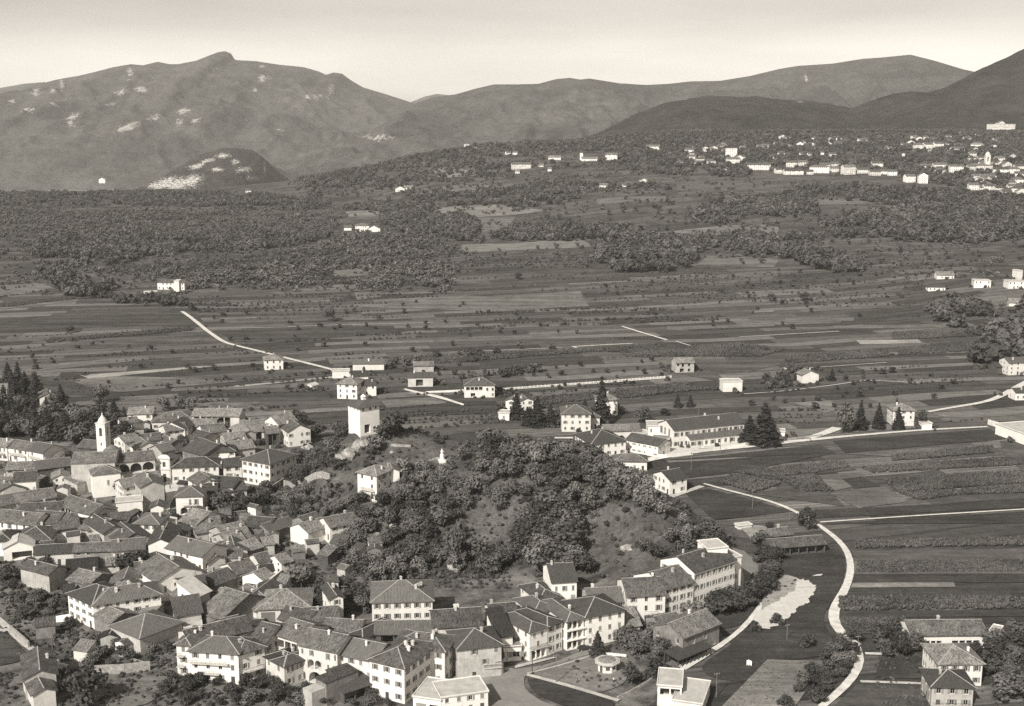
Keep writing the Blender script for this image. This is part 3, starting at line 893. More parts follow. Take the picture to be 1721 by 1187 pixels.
def gable_roof(W0, W1, D0, D1, ze, pitch, ov, axis, rnd, sag):
    """ridge along x (axis 'x') or y; W/D extents of the wall box; returns top polygons"""
    j = lambda: rnd.uniform(-sag, sag)
    if axis == 'x':
        half = (D1 - D0) / 2
        cy = (D0 + D1) / 2
        zr = ze + half * pitch
        dz = ov * pitch
        xa, xb = W0 - ov * .6, W1 + ov * .6
        n = max(1, int((W1 - W0) / 5)) if sag > 0.02 else 1
        X = [xa + (xb - xa) * k / n for k in range(n + 1)]
        A = [(x, D0 - ov, ze - dz + j()) for x in X]
        B = [(x, cy, zr + j()) for x in X]
        C_ = [(x, D1 + ov, ze - dz + j()) for x in X]
        P = []
        for k in range(n):
            P.append([A[k], A[k + 1], B[k + 1], B[k]])
            P.append([B[k], B[k + 1], C_[k + 1], C_[k]])
        return P, [(B[k], B[k + 1]) for k in range(n)], zr
    P, rd, zr = gable_roof(D0, D1, -W1, -W0, ze, pitch, ov, 'x', rnd, sag)
    rot = lambda p: (-p[1], p[0], p[2])
    return [[rot(p) for p in q] for q in P], [(rot(a), rot(b)) for a, b in rd], zr

def hip_roof(W0, W1, D0, D1, ze, pitch, ov):
    x0, x1, y0, y1 = W0 - ov, W1 + ov, D0 - ov, D1 + ov
    zb = ze - ov * pitch
    if x1 - x0 >= y1 - y0:
        h = (y1 - y0) / 2
        zr = zb + h * pitch
        a, b = (x0 + h, (y0 + y1) / 2, zr), (x1 - h, (y0 + y1) / 2, zr)
        if abs(a[0] - b[0]) < 0.05: b = a
        A, B, C_, D_ = (x0, y0, zb), (x1, y0, zb), (x1, y1, zb), (x0, y1, zb)
        if a is b:
            return [[A, B, a], [B, C_, a], [C_, D_, a], [D_, A, a]], [(A, a), (B, a), (C_, a), (D_, a)], zr
        return [[A, B, b, a], [B, C_, b], [C_, D_, a, b], [D_, A, a]], [(a, b), (A, a), (B, b), (C_, b), (D_, a)], zr
    P, rd, zr = hip_roof(D0, D1, -W1, -W0, ze, pitch, ov)
    rot = lambda p: (-p[1], p[0], p[2])
    return [[rot(p) for p in q] for q in P], [(rot(a), rot(b)) for a, b in rd], zr

def house(tile, x1, y1, x2, y2, dep, h, roof, wall, rt, name, label, cat=None, group=None, win=1, shut=3, pitch=0.42, ov=0.7, chim=1, sag=0.12, base=None,
          holes=None, faces='flr', ww=1.0, wh=1.5, detail=None, storey=3.0, seed=None, balc=(), wscale=1.0, skip=0.22, dscale=1.12, world=None):
    """One building. (x1,y1)-(x2,y2): the eave line of its front as seen in the photo tile; the footprint is solved on the ground."""
    global FOOT
    u1, v1 = px(tile, x1, y1); u2, v2 = px(tile, x2, y2)
    A = B = None
    g = 0.0 if base is None else base
    if world is not None:
        A, B, g = world
    for _ in range(0 if world is not None else 14):
        A, B = at(u1, v1, g + h), at(u2, v2, g + h)
        if base is None:
            mid = (A + B) / 2
            e = (B - A)[:2] / np.linalg.norm((B - A)[:2])
            nrm = np.array([-e[1], e[0]])
            cpt = mid[:2] + nrm * dep / 2
            ng = min(gz(*cpt), gz(*A[:2]) + 1.5, gz(*B[:2]) + 1.5)
            g = 0.5 * (g + ng)
    if world is None:
        A, B = at(u1, v1, g + h), at(u2, v2, g + h)
    e = (B - A)[:2]
    W = float(np.linalg.norm(e)) * wscale
    rz = math.atan2(e[1], e[0])
    dep = dep * dscale
    mid = (A + B)[:2] / 2
    nrm = np.array([-math.sin(rz), math.cos(rz)])
    ctr = mid + nrm * dep / 2
    dist = math.hypot(*ctr)
    if detail is None: detail = dist < 640
    rnd = random.Random(seed if seed is not None else int(u1 * 31 + v1 * 7))
    root = empty(name, (mid[0], mid[1], g), rz, label, cat or name.replace('_', ' ').split()[-1], group)
    c, s = math.cos(rz), math.sin(rz)
    FOOT.append((ctr[0], ctr[1], W / 2, dep / 2, c, s))
    x0, x1_, y0, y1_ = -W / 2, W / 2, 0.0, dep
    zb = -3.0 if g > 1.5 else -0.3
    # openings
    def auto(Lf, h, zlow=0.9):
        out = []
        rows = max(1, int(round(h / storey)))
        cols = int(Lf / rnd.uniform(2.5, 3.2))
        if cols < 1: return out
        for r in range(rows):
            for k in range(cols):
                if rnd.random() < skip: continue
                cx = (k + 0.5) * Lf / cols
                zz = r * h / rows + (0.95 if r else 0.9)
                hh = min(wh, h / rows - 1.25)
                if hh < 0.5: continue
                out.append((cx - ww / 2, cx + ww / 2, zz, zz + hh))
        if rows and out and rnd.random() < 0.7:      # a door
            k = rnd.randrange(cols)
            cx = (k + 0.5) * Lf / cols
            out = [q for q in out if not (q[2] < 1.2 and abs((q[0] + q[1]) / 2 - cx) < 1.2)]
            out.append((cx - 0.55, cx + 0.55, 0.02, 2.2, 'door'))
        return out
    corners = {'f': ((x0, y0), (x1_, y0)), 'r': ((x1_, y0), (x1_, y1_)), 'b': ((x1_, y1_), (x0, y1_)), 'l': ((x0, y1_), (x0, y0))}
    ang = {'f': 0.0, 'r': math.pi / 2, 'b': math.pi, 'l': -math.pi / 2}
    m = MB()
    axis = {'g': 'x', 'G': 'y'}.get(roof)
    zr = h
    rise = ((dep if axis == 'x' else W) / 2) * pitch
    for fc, (a, b) in corners.items():
        Lf = math.hypot(b[0] - a[0], b[1] - a[1])
        hs = []
        if holes and fc in holes:
            hs = list(holes[fc])
            if hs:
                mx, mz = max(q[1] for q in hs), max(q[3] for q in hs)
                if mx > Lf - 0.3: hs = [(q[0] * (Lf - 0.4) / mx, q[1] * (Lf - 0.4) / mx) + tuple(q[2:]) for q in hs]
                if mz > h - 0.1: hs = [tuple(q[:2]) + (q[2] * (h - 0.2) / mz, q[3] * (h - 0.2) / mz) + tuple(q[4:]) for q in hs]
        elif win and fc in faces:
            hs = auto(Lf, h)
        big = [q for q in hs if len(q) > 4 and not isinstance(q[4], str)]
        ops = [q[:4] + ((q[4],) if len(q) > 4 and not isinstance(q[4], str) else ()) for q in hs]
        zt = h
        if roof == 's' and fc == 'b': zt = h + dep * pitch
        wall_face(m, a, b, zb, zt, ops)
        ca, sa = math.cos(ang[fc]), math.sin(ang[fc])
        for q in hs:
            if q in big: continue
            cx = (q[0] + q[1]) / 2 / Lf
            wx, wy = a[0] + (b[0] - a[0]) * cx, a[1] + (b[1] - a[1]) * cx
            if len(q) > 4 and q[4] == 'door':
                d = MB(); d.box(-(q[1] - q[0]) / 2, (q[1] - q[0]) / 2, 0.08, 0.135, 0, q[3] - q[2])
                dr = d.build('door', MAT['wood'], root)
                dr.location = (wx, wy, q[2]); dr.rotation_euler = (0, 0, ang[fc])
            else:
                put_window(root, wx, wy, q[2], ang[fc], q[1] - q[0], q[3] - q[2], shut if shut < 3 else rnd.choice((0, 1, 1, 2)), detail)
        for q in big:                                   # open loggias: posts and parapet
            n = q[5] if len(q) > 5 else 0
            arch = len(q) > 6 and q[6] == 'arch'
            span = (q[1] - q[0])
            for k in range(1, n):
                pm = MB()
                t0 = q[0] + span * k / n
                pm.box(-0.17, 0.17, 0.02, 0.36, 0, q[3] - q[2])
                po = pm.build('pillar', MAT[wall], root)
                po.location = (a[0] + (b[0] - a[0]) * t0 / Lf, a[1] + (b[1] - a[1]) * t0 / Lf, q[2]); po.rotation_euler = (0, 0, ang[fc])
            if arch:
                for k in range(max(1, n)):
                    wd = span / max(1, n)
                    am = MB()
                    rr = wd / 2 - (0.17 if n > 1 else 0)
                    zt2 = q[3] - q[2]
                    pts = [(rr * math.cos(t), zt2 - 0.05 - rr + rr * math.sin(t)) for t in [math.pi * i / 10 for i in range(11)]]
                    for i in range(10):
                        (xa, za), (xb, zb2) = pts[i], pts[i + 1]
                        am.poly([(xa, 0.03, za), (xa, 0.03, zt2), (xb, 0.03, zt2), (xb, 0.03, zb2)])
                        am.poly([(xa, 0.03, za), (xb, 0.03, zb2), (xb, 0.35, zb2), (xa, 0.35, za)])
                    ao = am.build('arch', MAT[wall], root)
                    t0 = q[0] + wd * (k + .5)
                    ao.location = (a[0] + (b[0] - a[0]) * t0 / Lf, a[1] + (b[1] - a[1]) * t0 / Lf, q[2]); ao.rotation_euler = (0, 0, ang[fc])
            elif q[2] > 2.0 and n and not (len(q) > 6 and q[6] == 'open'):
                pm = MB(); pm.box(-span / 2, span / 2, 0.05, 0.15, 0, 0.85)
                po = pm.build('parapet', MAT['trim'], root)
                t0 = (q[0] + q[1]) / 2
                po.location = (a[0] + (b[0] - a[0]) * t0 / Lf, a[1] + (b[1] - a[1]) * t0 / Lf, q[2] + 0.003); po.rotation_euler = (0, 0, ang[fc])
    # gables
    if roof == 'g':
        for x in (x0, x1_):
            m.poly([(x, y0, h), (x, y1_, h), (x, dep / 2, h + rise)] if x > 0 else [(x, y1_, h), (x, y0, h), (x, dep / 2, h + rise)])
    elif roof == 'G':
        for y in (y0, y1_):
            m.poly([(x0, y, h), (x1_, y, h), (0, y, h + rise)] if y == y0 else [(x1_, y, h), (x0, y, h), (0, y, h + rise)])
    elif roof == 's':
        for x in (x0, x1_):
            m.poly([(x, y0, h), (x, y1_, h), (x, y1_, h + dep * pitch)] if x > 0 else [(x, y1_, h), (x, y0, h), (x, y1_, h + dep * pitch)])
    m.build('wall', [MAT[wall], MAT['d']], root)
    # roof
    polys, rd = None, []
    if axis:
        polys, rd, zr = gable_roof(x0, x1_, y0, y1_, h + 0.02, pitch, ov, axis, rnd, sag)
    elif roof == 'h':
        polys, rd, zr = hip_roof(x0, x1_, y0, y1_, h + 0.02, pitch, ov)
    elif roof == 's':
        polys = [[(x0 - ov, y0 - ov, h - ov * pitch + 0.02), (x1_ + ov, y0 - ov, h - ov * pitch + 0.02), (x1_ + ov, y1_ + ov * .3, h + (dep + ov * .3) * pitch + 0.02), (x0 - ov, y1_ + ov * .3, h + (dep + ov * .3) * pitch + 0.02)]]
    if polys:
        polys = [[(p[0], p[1], p[2] + 0.22) for p in q] for q in polys]
        V, F, uv = roof_shell(polys, 0.2)
        r = link('roof', mesh('roof', V, F, MAT[rt], None, uv), root)
        if rd and detail:
            k = MB()
            for a, b in rd:
                a, b = Vector(a), Vector(b)
                if (b - a).length < 0.2: continue
                d = (b - a).normalized()
                sd = d.cross(Vector((0, 0, 1)))
                sd = sd.normalized() * 0.16
                up = Vector((0, 0, 0.30))
                k.poly([a - sd + up - Vector((0, 0, .08)), b - sd + up - Vector((0, 0, .08)), b + up, a + up])
                k.poly([a + up, b + up, b + sd + up - Vector((0, 0, .08)), a + sd + up - Vector((0, 0, .08))])
            k.build('ridge_cap', MAT['ridge'], r)
    else:
        k = MB()
        k.box(x0 - 0.25, x1_ + 0.25, y0 - 0.25, y1_ + 0.25, h + 0.003, h + 0.28)
        r = k.build('roof', MAT[rt], root)
        k = MB()
        for q in ((x0 - .25, x1_ + .25, y0 - .25, y0 - .05), (x0 - .25, x1_ + .25, y1_ + .05, y1_ + .25), (x0 - .25, x0 - .05, y0 - .047, y1_ + .047), (x1_ + .05, x1_ + .25, y0 - .047, y1_ + .047)):
            k.box(*q, h + 0.283, h + 0.5)
        k.build('parapet', MAT[wall], r)
    # chimneys
    for k in range(chim if detail or dist < 800 else 0):
        if roof in 'gGhs':
            fx, fy = rnd.uniform(0.15, 0.85), rnd.uniform(0.25, 0.75)
            X, Y = x0 + fx * W, y0 + fy * dep
            if axis == 'x': zz = h + (1 - abs(fy - 0.5) * 2) * rise
            elif axis == 'y': zz = h + (1 - abs(fx - 0.5) * 2) * rise
            elif roof == 's': zz = h + fy * dep * pitch
            else: zz = h + min(min(fx, 1 - fx) * W, min(fy, 1 - fy) * dep) * pitch
            q = MB()
            a = rnd.uniform(0.28, 0.4)
            q.box(-a, a, -a * .8, a * .8, -0.3, 1.15)
            q.box(-a * 1.3, a * 1.3, -a * 1.1, a * 1.1, 1.153, 1.28)
            q.box(-a * .7, a * .7, -a * .6, a * .6, 1.283, 1.5)
            ch = q.build('chimney', MAT['chim'], root)
            ch.location = (X, Y, zz + 0.1)
    for (fc, s0, s1, z, dp) in balc:
        a, b = corners[fc]
        Lf = math.hypot(b[0] - a[0], b[1] - a[1])
        q = MB()
        q.box(s0 * Lf, s1 * Lf, -dp, -0.005, z - 0.15, z)
        bo = q.build('balcony', MAT['trim'], root)
        rl = MB()
        n = max(3, int((s1 - s0) * Lf / 0.35))
        for k in range(n + 1):
            xx = s0 * Lf + (s1 - s0) * Lf * k / n
            rl.box(xx - .025, xx + .025, -dp + .02, -dp + .06, z + .003, z + .9)
        rl.box(s0 * Lf, s1 * Lf, -dp + .01, -dp + .07, z + .903, z + .97)
        rl.build('railing', MAT['iron'], bo)
        bo.location = (a[0], a[1], 0); bo.rotation_euler = (0, 0, ang[fc])
    DIM[root.name] = (W, dep, h)
    return root

def merge(label, others, name=None, newlabel=None, cat=None):
    """Wings of one building become one thing: parts of the others move under the first."""
    by = {o.get('label'): o for o in COL.objects if o.parent is None and o.get('label')}
    main = by[label]
    Mi = main.matrix_basis.inverted()
    for l in others:
        q = by[l]
        for ch in [c for c in COL.objects if c.parent is q]:
            mt = Mi @ q.matrix_basis @ ch.matrix_basis
            ch.parent = main
            ch.matrix_basis = mt
        bpy.data.objects.remove(q)
    if name: main.name = name
    if newlabel: main['label'] = newlabel
    if cat: main['category'] = cat
# ------------------------------------------------------------ the village: one line per building
def HS(rows, **kw):
    for r in rows:
        r = list(r)
        o = r.pop() if isinstance(r[-1], dict) else {}
        k = dict(kw); k.update(o)
        house(*r, **k)

# back quarter, round the church and behind it
HS([
 ('A', -95, 428, 45, 440, 9, 6.5, 'g', 'w', 'r3', 'house', 'white row house cut off by the picture edge, westmost of a terrace below the wood', {'balc': (('f', .1, .9, 3.3, 1.0),)}),
 ('A', 48, 440, 185, 461, 9, 6.3, 'g', 'w', 'r3', 'house', 'white row house with long balcony in the middle of the terrace below the wood', {'balc': (('f', .1, .9, 3.3, 1.0),)}),
 ('A', 188, 462, 285, 480, 10, 6.3, 'g', 'w', 'r2', 'house', 'white end house of the terrace with a blank pale gable facing the church', {'balc': (('f', .1, .9, 3.3, 1.0),), 'faces': 'fl'}),
 ('A', 515, 440, 665, 452, 9, 6, 'g', 'd', 'r1', 'barn', 'dark tile-roofed barn directly left of the bell tower', {'win': 0}),
 ('A', 850, 222, 1012, 218, 9, 6.5, 'g', 'w', 'r3', 'house', 'bright white two-storey house at the far corner of the village beside the wood', {}),
 ('A', 805, 285, 918, 272, 7, 4.2, 'g', 'w', 'r1', 'house', 'low white house with dark open loggia in front of the bright far house', {'holes': {'f': [(.6, 6.4, 1.0, 3.4, 1.8, 4)]}}),
 ('A', 1010, 272, 1290, 262, 12, 4.2, 'h', 'c', 'r3', 'farmhouse', 'long low farmhouse with pale lichen-covered hipped roof at the back of the village', {}),
 ('A', 1275, 232, 1590, 236, 10, 7.2, 'g', 'c', 'r3', 'barn', 'long barn at the village edge with open dark hayloft between white pillars', {'holes': {'f': [(1.0, 19, .6, 6.4, 2.6, 6)]}}),
 ('A', 1055, 312, 1228, 322, 11, 5.2, 'G', 'c', 'r2', 'house', 'dark gabled house in front of the long pale hipped farmhouse', {}),
 ('A', 1225, 302, 1430, 300, 9, 4.6, 'g', 's', 'r3', 'barn', 'pale-roofed stone barn in front of the long hayloft barn', {'win': 0}),
 ('A', 1105, 338, 1245, 320, 9, 5, 'g', 'c', 'r3', 'house', 'small pale-roofed house squeezed among the crowded back lanes', {}),
 ('A', 828, 412, 930, 392, 9, 6, 'g', 'w', 'r3', 'house', 'white house with sloping pale roof just right of the bell tower', {}),
 ('A', 905, 455, 1062, 432, 10, 4.5, 'G', 'w', 'r3', 'house', 'low pale-gabled house behind the arcaded church wing', {}),
 ('A', 950, 402, 1070, 392, 9, 5, 'g', 'g', 'r1', 'house', 'grey mottled-roof house right of the bell tower, second row back', {}),
 ('A', 1070, 378, 1124, 374, 6, 5.5, 'h', 'w', 'r2', 'house', 'tiny white box house with one dark window behind the church wing', {'chim': 0}),
 ('A', 1074, 474, 1160, 456, 9, 5, 'g', 'g', 'r2', 'shed', 'plain grey-roofed shed between the church wing and the small white box house', {'win': 0}),
 ('A', 1212, 452, 1352, 500, 15, 5.2, 'g', 's', 'r4', 'barn', 'large dark-roofed barn with a single broad slope in the middle of the back quarter', {'win': 0, 'sag': .25}),
 ('A', 1418, 474, 1562, 466, 9, 5.6, 'h', 'w', 'r1', 'house', 'white hip-roofed house left of the tall cream palazzo', {}),
 ('A', 1355, 352, 1505, 334, 11, 5.2, 'g', 'w', 'r3', 'house', 'pale-roofed house with white side wall under the long hayloft barn', {}),
 ('A', 1500, 404, 1640, 388, 10, 4.6, 'g', 'g', 'r3', 'house', 'lichen-roofed house behind the tall cream palazzo', {}),
 ('A', 1612, 356, 1702, 344, 14, 5.4, 'G', 'g', 'r3', 'house', 'gabled grey house with sagging pale roof near the eastern back lane', {'sag': .3}),
 ('A', 1260, 372, 1350, 392, 9, 4.6, 'g', 'g', 'r1', 'shed', 'grey shed with patched tiles beside the dark single-slope barn', {'win': 0}),
 ('A', 1135, 420, 1215, 402, 8, 4.2, 'G', 's', 'r3', 'shed', 'small stone shed with pale gable left of the dark single-slope barn', {'win': 0}),
 ('B', -5, 242, 95, 218, 10, 5.2, 'g', 'c', 'r3', 'house', 'cream house with pale roof at the north-east edge of the village', {}),
 ('B', 100, 342, 272, 332, 15, 5.6, 'g', 'c', 'r3', 'barn', 'broad barn with big pale weathered roof at the foot of the rocky knoll', {'sag': .3, 'holes': {'f': [(6, 9.4, .2, 5.0, 3.0)]}}),
 ('B', 272, 352, 350, 345, 9, 6.2, 'g', 'd', 'r3', 'barn', 'narrow dark open barn between the broad pale roof and the white knoll-side house', {'win': 0, 'holes': {'f': [(.6, 4.4, .4, 5.6, 2.4, 2)]}}),
 ('B', 412, 340, 560, 322, 12, 7.4, 'G', 'w', 'r3', 'house', 'white gabled house with arched attic opening under the tower knoll', {'pitch': .5}),
 ('B', 345, 290, 470, 262, 9, 9.2, 'g', 'c', 'r3', 'house', 'tall house with steep pale roof behind the white gabled knoll-side house', {'pitch': .6}),
 ('B', 40, 462, 192, 442, 10, 4.4, 'g', 'g', 'r3', 'house', 'low grey house with mottled roof behind the tall cream palazzo', {}),
 ('B', 115, 356, 182, 346, 9, 4.6, 'G', 'c', 'r3', 'shed', 'small cream shed with peaked gable beside the broad barn', {'chim': 0}),
 ('B', 30, 402, 118, 396, 9, 4.4, 'G', 'g', 'r1', 'shed', 'grey gabled shed in front of the broad barn with pale roof', {'chim': 0}),
])
# tall cream palazzo and the church group
HS([
 ('B', 105, 520, 290, 553, 15, 10.2, 'h', 'w', 'r2', 'palazzo', 'tall three-storey cream palazzo with regular windows and hipped roof', {'storey': 3.3, 'skip': 0, 'faces': 'fr', 'cat': 'house'}),
 ('A', 1142, 577, 1452, 562, 10, 6.6, 'h', 'w', 'r1', 'house', 'long white house with hipped roof facing the church square', {'skip': .1}),
 ('A', 1488, 572, 1606, 562, 9, 6, 'g', 'w', 'r1', 'house', 'white house between the church square and the tall cream palazzo', {}),
 ('A', 1310, 690, 1545, 706, 10, 5.4, 'g', 'w', 'r2', 'house', 'house with broad smooth grey roof and white gable rim beside the square', {'faces': 'l', 'sag': .02}),
 ('A', 1250, 652, 1318, 690, 9, 6.4, 'g', 'w', 'r1', 'house', 'white house end with tall windows on the corner of the church square', {}),
 ('A', 1168, 768, 1346, 763, 10, 7.6, 'h', 'w', 'r2', 'house', 'white house with a dark central balcony at the lower end of the square', {'balc': (('f', .25, .78, 3.9, 1.0),), 'skip': 0, 'wh': 1.9, 'holes': {'f': [(1.5, 4.3, .1, 3.0, 2.0, 1, 'arch'), (4.9, 5.8, 4.0, 6.2), (7.2, 8.1, 4.0, 6.2), (5.0, 5.8, .9, 2.6), (7.2, 8.0, .9, 2.6)]}}),
 ('A', 935, 712, 1090, 692, 13, 10.4, 'G', 'g', 'r1', 'house', 'tall windowless grey house standing between church and square', {'win': 0}),
 ('A', 822, 712, 936, 692, 9, 7.6, 'g', 'c', 'r3', 'house', 'cream house with pale roof below the arcaded church wing', {}),
 ('A', 908, 656, 1062, 636, 6, 5.0, 'g', 'c', 'r3', 'house', 'small pale-roofed house under the three church arches', {'win': 0}),
 ('A', 1352, 742, 1440, 738, 9, 4.6, 'g', 'g', 'r2', 'house', 'grey-roofed annex right of the house with dark central balcony', {}),
 ('A', 1490, 740, 1640, 716, 8, 3.8, 'g', 'w', 'r1', 'cottage', 'small white-walled cottage below the tall cream palazzo', {}),
 ('A', 1000, 846, 1086, 842, 6, 5.2, 'G', 'w', 'r1', 'cottage', 'little white gabled cottage in front of the tall windowless house', {'chim': 0, 'win': 0}),
 ('A', 770, 815, 946, 800, 6, 7.0, 'f', 'w', 'fl', 'house', 'bright white flat-roofed house with two long terraces left of the windowless house', {'chim': 0, 'holes': {'f': [(1.2, 9.6, 2.2, 3.2, 1.6)]}}),
 ('A', 893, 948, 1056, 952, 10, 6.2, 'h', 'w', 'r2', 'house', 'neat white house with dark pyramid roof below the flat white terraces', {'skip': 0}),
 ('A', 1190, 935, 1310, 962, 13, 5.8, 'g', 'c', 'r3', 'house', 'old house with huge mottled pale roof below the balcony house', {'sag': .35}),
 ('A', 1060, 1010, 1215, 1020, 10, 4.6, 'h', 'c', 'r1', 'house', 'low hipped house with dark worn roof right of the neat white pyramid-roofed house', {}),
 ('A', 1300, 1010, 1480, 985, 12, 4.4, 'g', 'g', 'r3', 'house', 'rambling pale-roofed house on the lane under the knoll gardens', {'sag': .35}),
 ('A', 1500, 1050, 1660, 1010, 11, 4.6, 'g', 'g', 'r3', 'house', 'wide lichen-roofed house beside the knoll gardens', {'sag': .35}),
])
# west side, upper rows
HS([
 ('A', 240, 588, 474, 562, 9, 6, 'g', 'd', 'r2', 'barn', 'long dark-walled barn running up to the church wall', {'win': 0}),
 ('A', 40, 592, 240, 584, 8, 5, 'g', 'g', 'r3', 'house', 'grey house with pale roof left of the long dark barn', {}),
 ('A', 350, 652, 456, 642, 8, 4.8, 'G', 'w', 'r3', 'cottage', 'white gabled cottage with two small windows beside the church', {'chim': 0, 'skip': 0}),
 ('A', 90, 668, 236, 658, 9, 7.6, 'g', 'w', 'r1', 'house', 'white house with blank front wall near the western picture edge', {'skip': .75}),
 ('A', -20, 742, 172, 716, 11, 4.8, 'G', 'g', 'r2', 'house', 'grey gabled house at the western picture edge in front of the blank white house', {'win': 0}),
 ('A', -120, 690, 30, 700, 9, 6, 'g', 'w', 'r1', 'house', 'white house half outside the western picture edge', {}),
 ('A', 110, 812, 372, 772, 10, 4.4, 'g', 'g', 'r1', 'house', 'low grey-roofed house above the long white arched-window row', {'win': 0}),
 ('A', -40, 840, 110, 812, 10, 4.2, 'g', 'g', 'r1', 'house', 'low house with dull roof touching the western picture edge', {}),
 ('A', 130, 882, 402, 866, 9, 4.4, 'g', 'c', 'r1', 'house', 'low dull-roofed house directly behind the white arched-window row', {}),
 ('A', 388, 826, 602, 892, 10, 5.4, 'g', 'w', 'r1', 'house', 'old house with a white pillared loggia under its sagging eave', {'sag': .3, 'holes': {'f': [(.5, 9.5, 2.6, 4.9, 2.0, 5)]}}),
 ('A', 622, 900, 762, 856, 11, 4.8, 'G', 'c', 'r1', 'house', 'gabled house with worn tiles right of the pillared loggia', {}),
 ('A', -60, 928, 232, 958, 10, 6.8, 'g', 'w', 'r1', 'house', 'long bright white row house with tall narrow windows at the western edge', {'skip': 0, 'wh': 2.0, 'ww': .9}),
 ('A', 196, 938, 378, 948, 10, 6.2, 'g', 'w', 'r2', 'house', 'white house with smooth grey roof joined to the long white row', {}),
 ('A', 362, 988, 530, 965, 13, 5, 'g', 's', 'r1', 'barn', 'brown-grey barn with broad worn roof in the middle of the western quarter', {'win': 0, 'sag': .3}),
 ('A', 530, 975, 660, 1000, 11, 5, 'g', 'g', 'r1', 'house', 'worn-roof house right of the broad western barn', {'sag': .3}),
 ('A', 690, 1015, 832, 984, 16, 6.6, 'G', 'g', 'r4', 'house', 'dark-roofed house with plain pale gable above the white courtyard wall', {'win': 0}),
 ('A', 788, 1078, 1002, 1036, 13, 5.2, 'G', 's', 'r4', 'house', 'broad gabled house with dark twin slopes right of the courtyard wall', {}),
 ('A', 90, 1060, 330, 1052, 12, 4.6, 'h', 'g', 'r1', 'house', 'hipped grey house behind the white open-fronted shed', {}),
 ('A', -60, 1068, 70, 1062, 10, 5.6, 'h', 'w', 'r1', 'house', 'hipped house at the western edge left of the white open-fronted shed', {}),
 ('A', 20, 1118, 218, 1098, 8, 4.6, 'G', 'w', 'fl', 'shed', 'white shed with pale roof and dark open front', {'win': 0, 'holes': {'f': [(3.5, 12, .3, 3.0, 2.5)]}, 'chim': 0}),
 ('A', 228, 1152, 488, 1136, 7, 4.6, 'g', 'c', 'r2', 'outbuilding', 'long low outbuilding with smooth roof below the white courtyard wall', {'chim': 0, 'cat': 'shed', 'skip': .6}),
 ('A', 488, 1138, 752, 1128, 7, 4.8, 'g', 's', 'r1', 'outbuilding', 'long low outbuilding with rough roof right of the smooth-roofed one', {'chim': 0, 'cat': 'shed'}),
 ('A', 748, 1132, 962, 1114, 9, 6.4, 'g', 'w', 'r2', 'house', 'white two-storey house right of the long low outbuildings', {'skip': 0, 'wh': 1.2}),
 ('A', 985, 1088, 1142, 1082, 16, 8, 'G', 'w', 'r4', 'house', 'house with big blank white gable and dark roof in the village middle', {'win': 0}),
 ('C', 1360, 182, 1522, 116, 15, 8.4, 'G', 'w', 'r2', 'house', 'tall white gabled house with smooth grey slope over a narrow lane', {'skip': .5, 'faces': 'flr'}),
 ('C', 1395, 225, 1512, 192, 7, 5.6, 'G', 'w', 'r1', 'cottage', 'pale blank gabled annex in front of the tall smooth-roofed house', {'win': 0, 'chim': 0}),
])
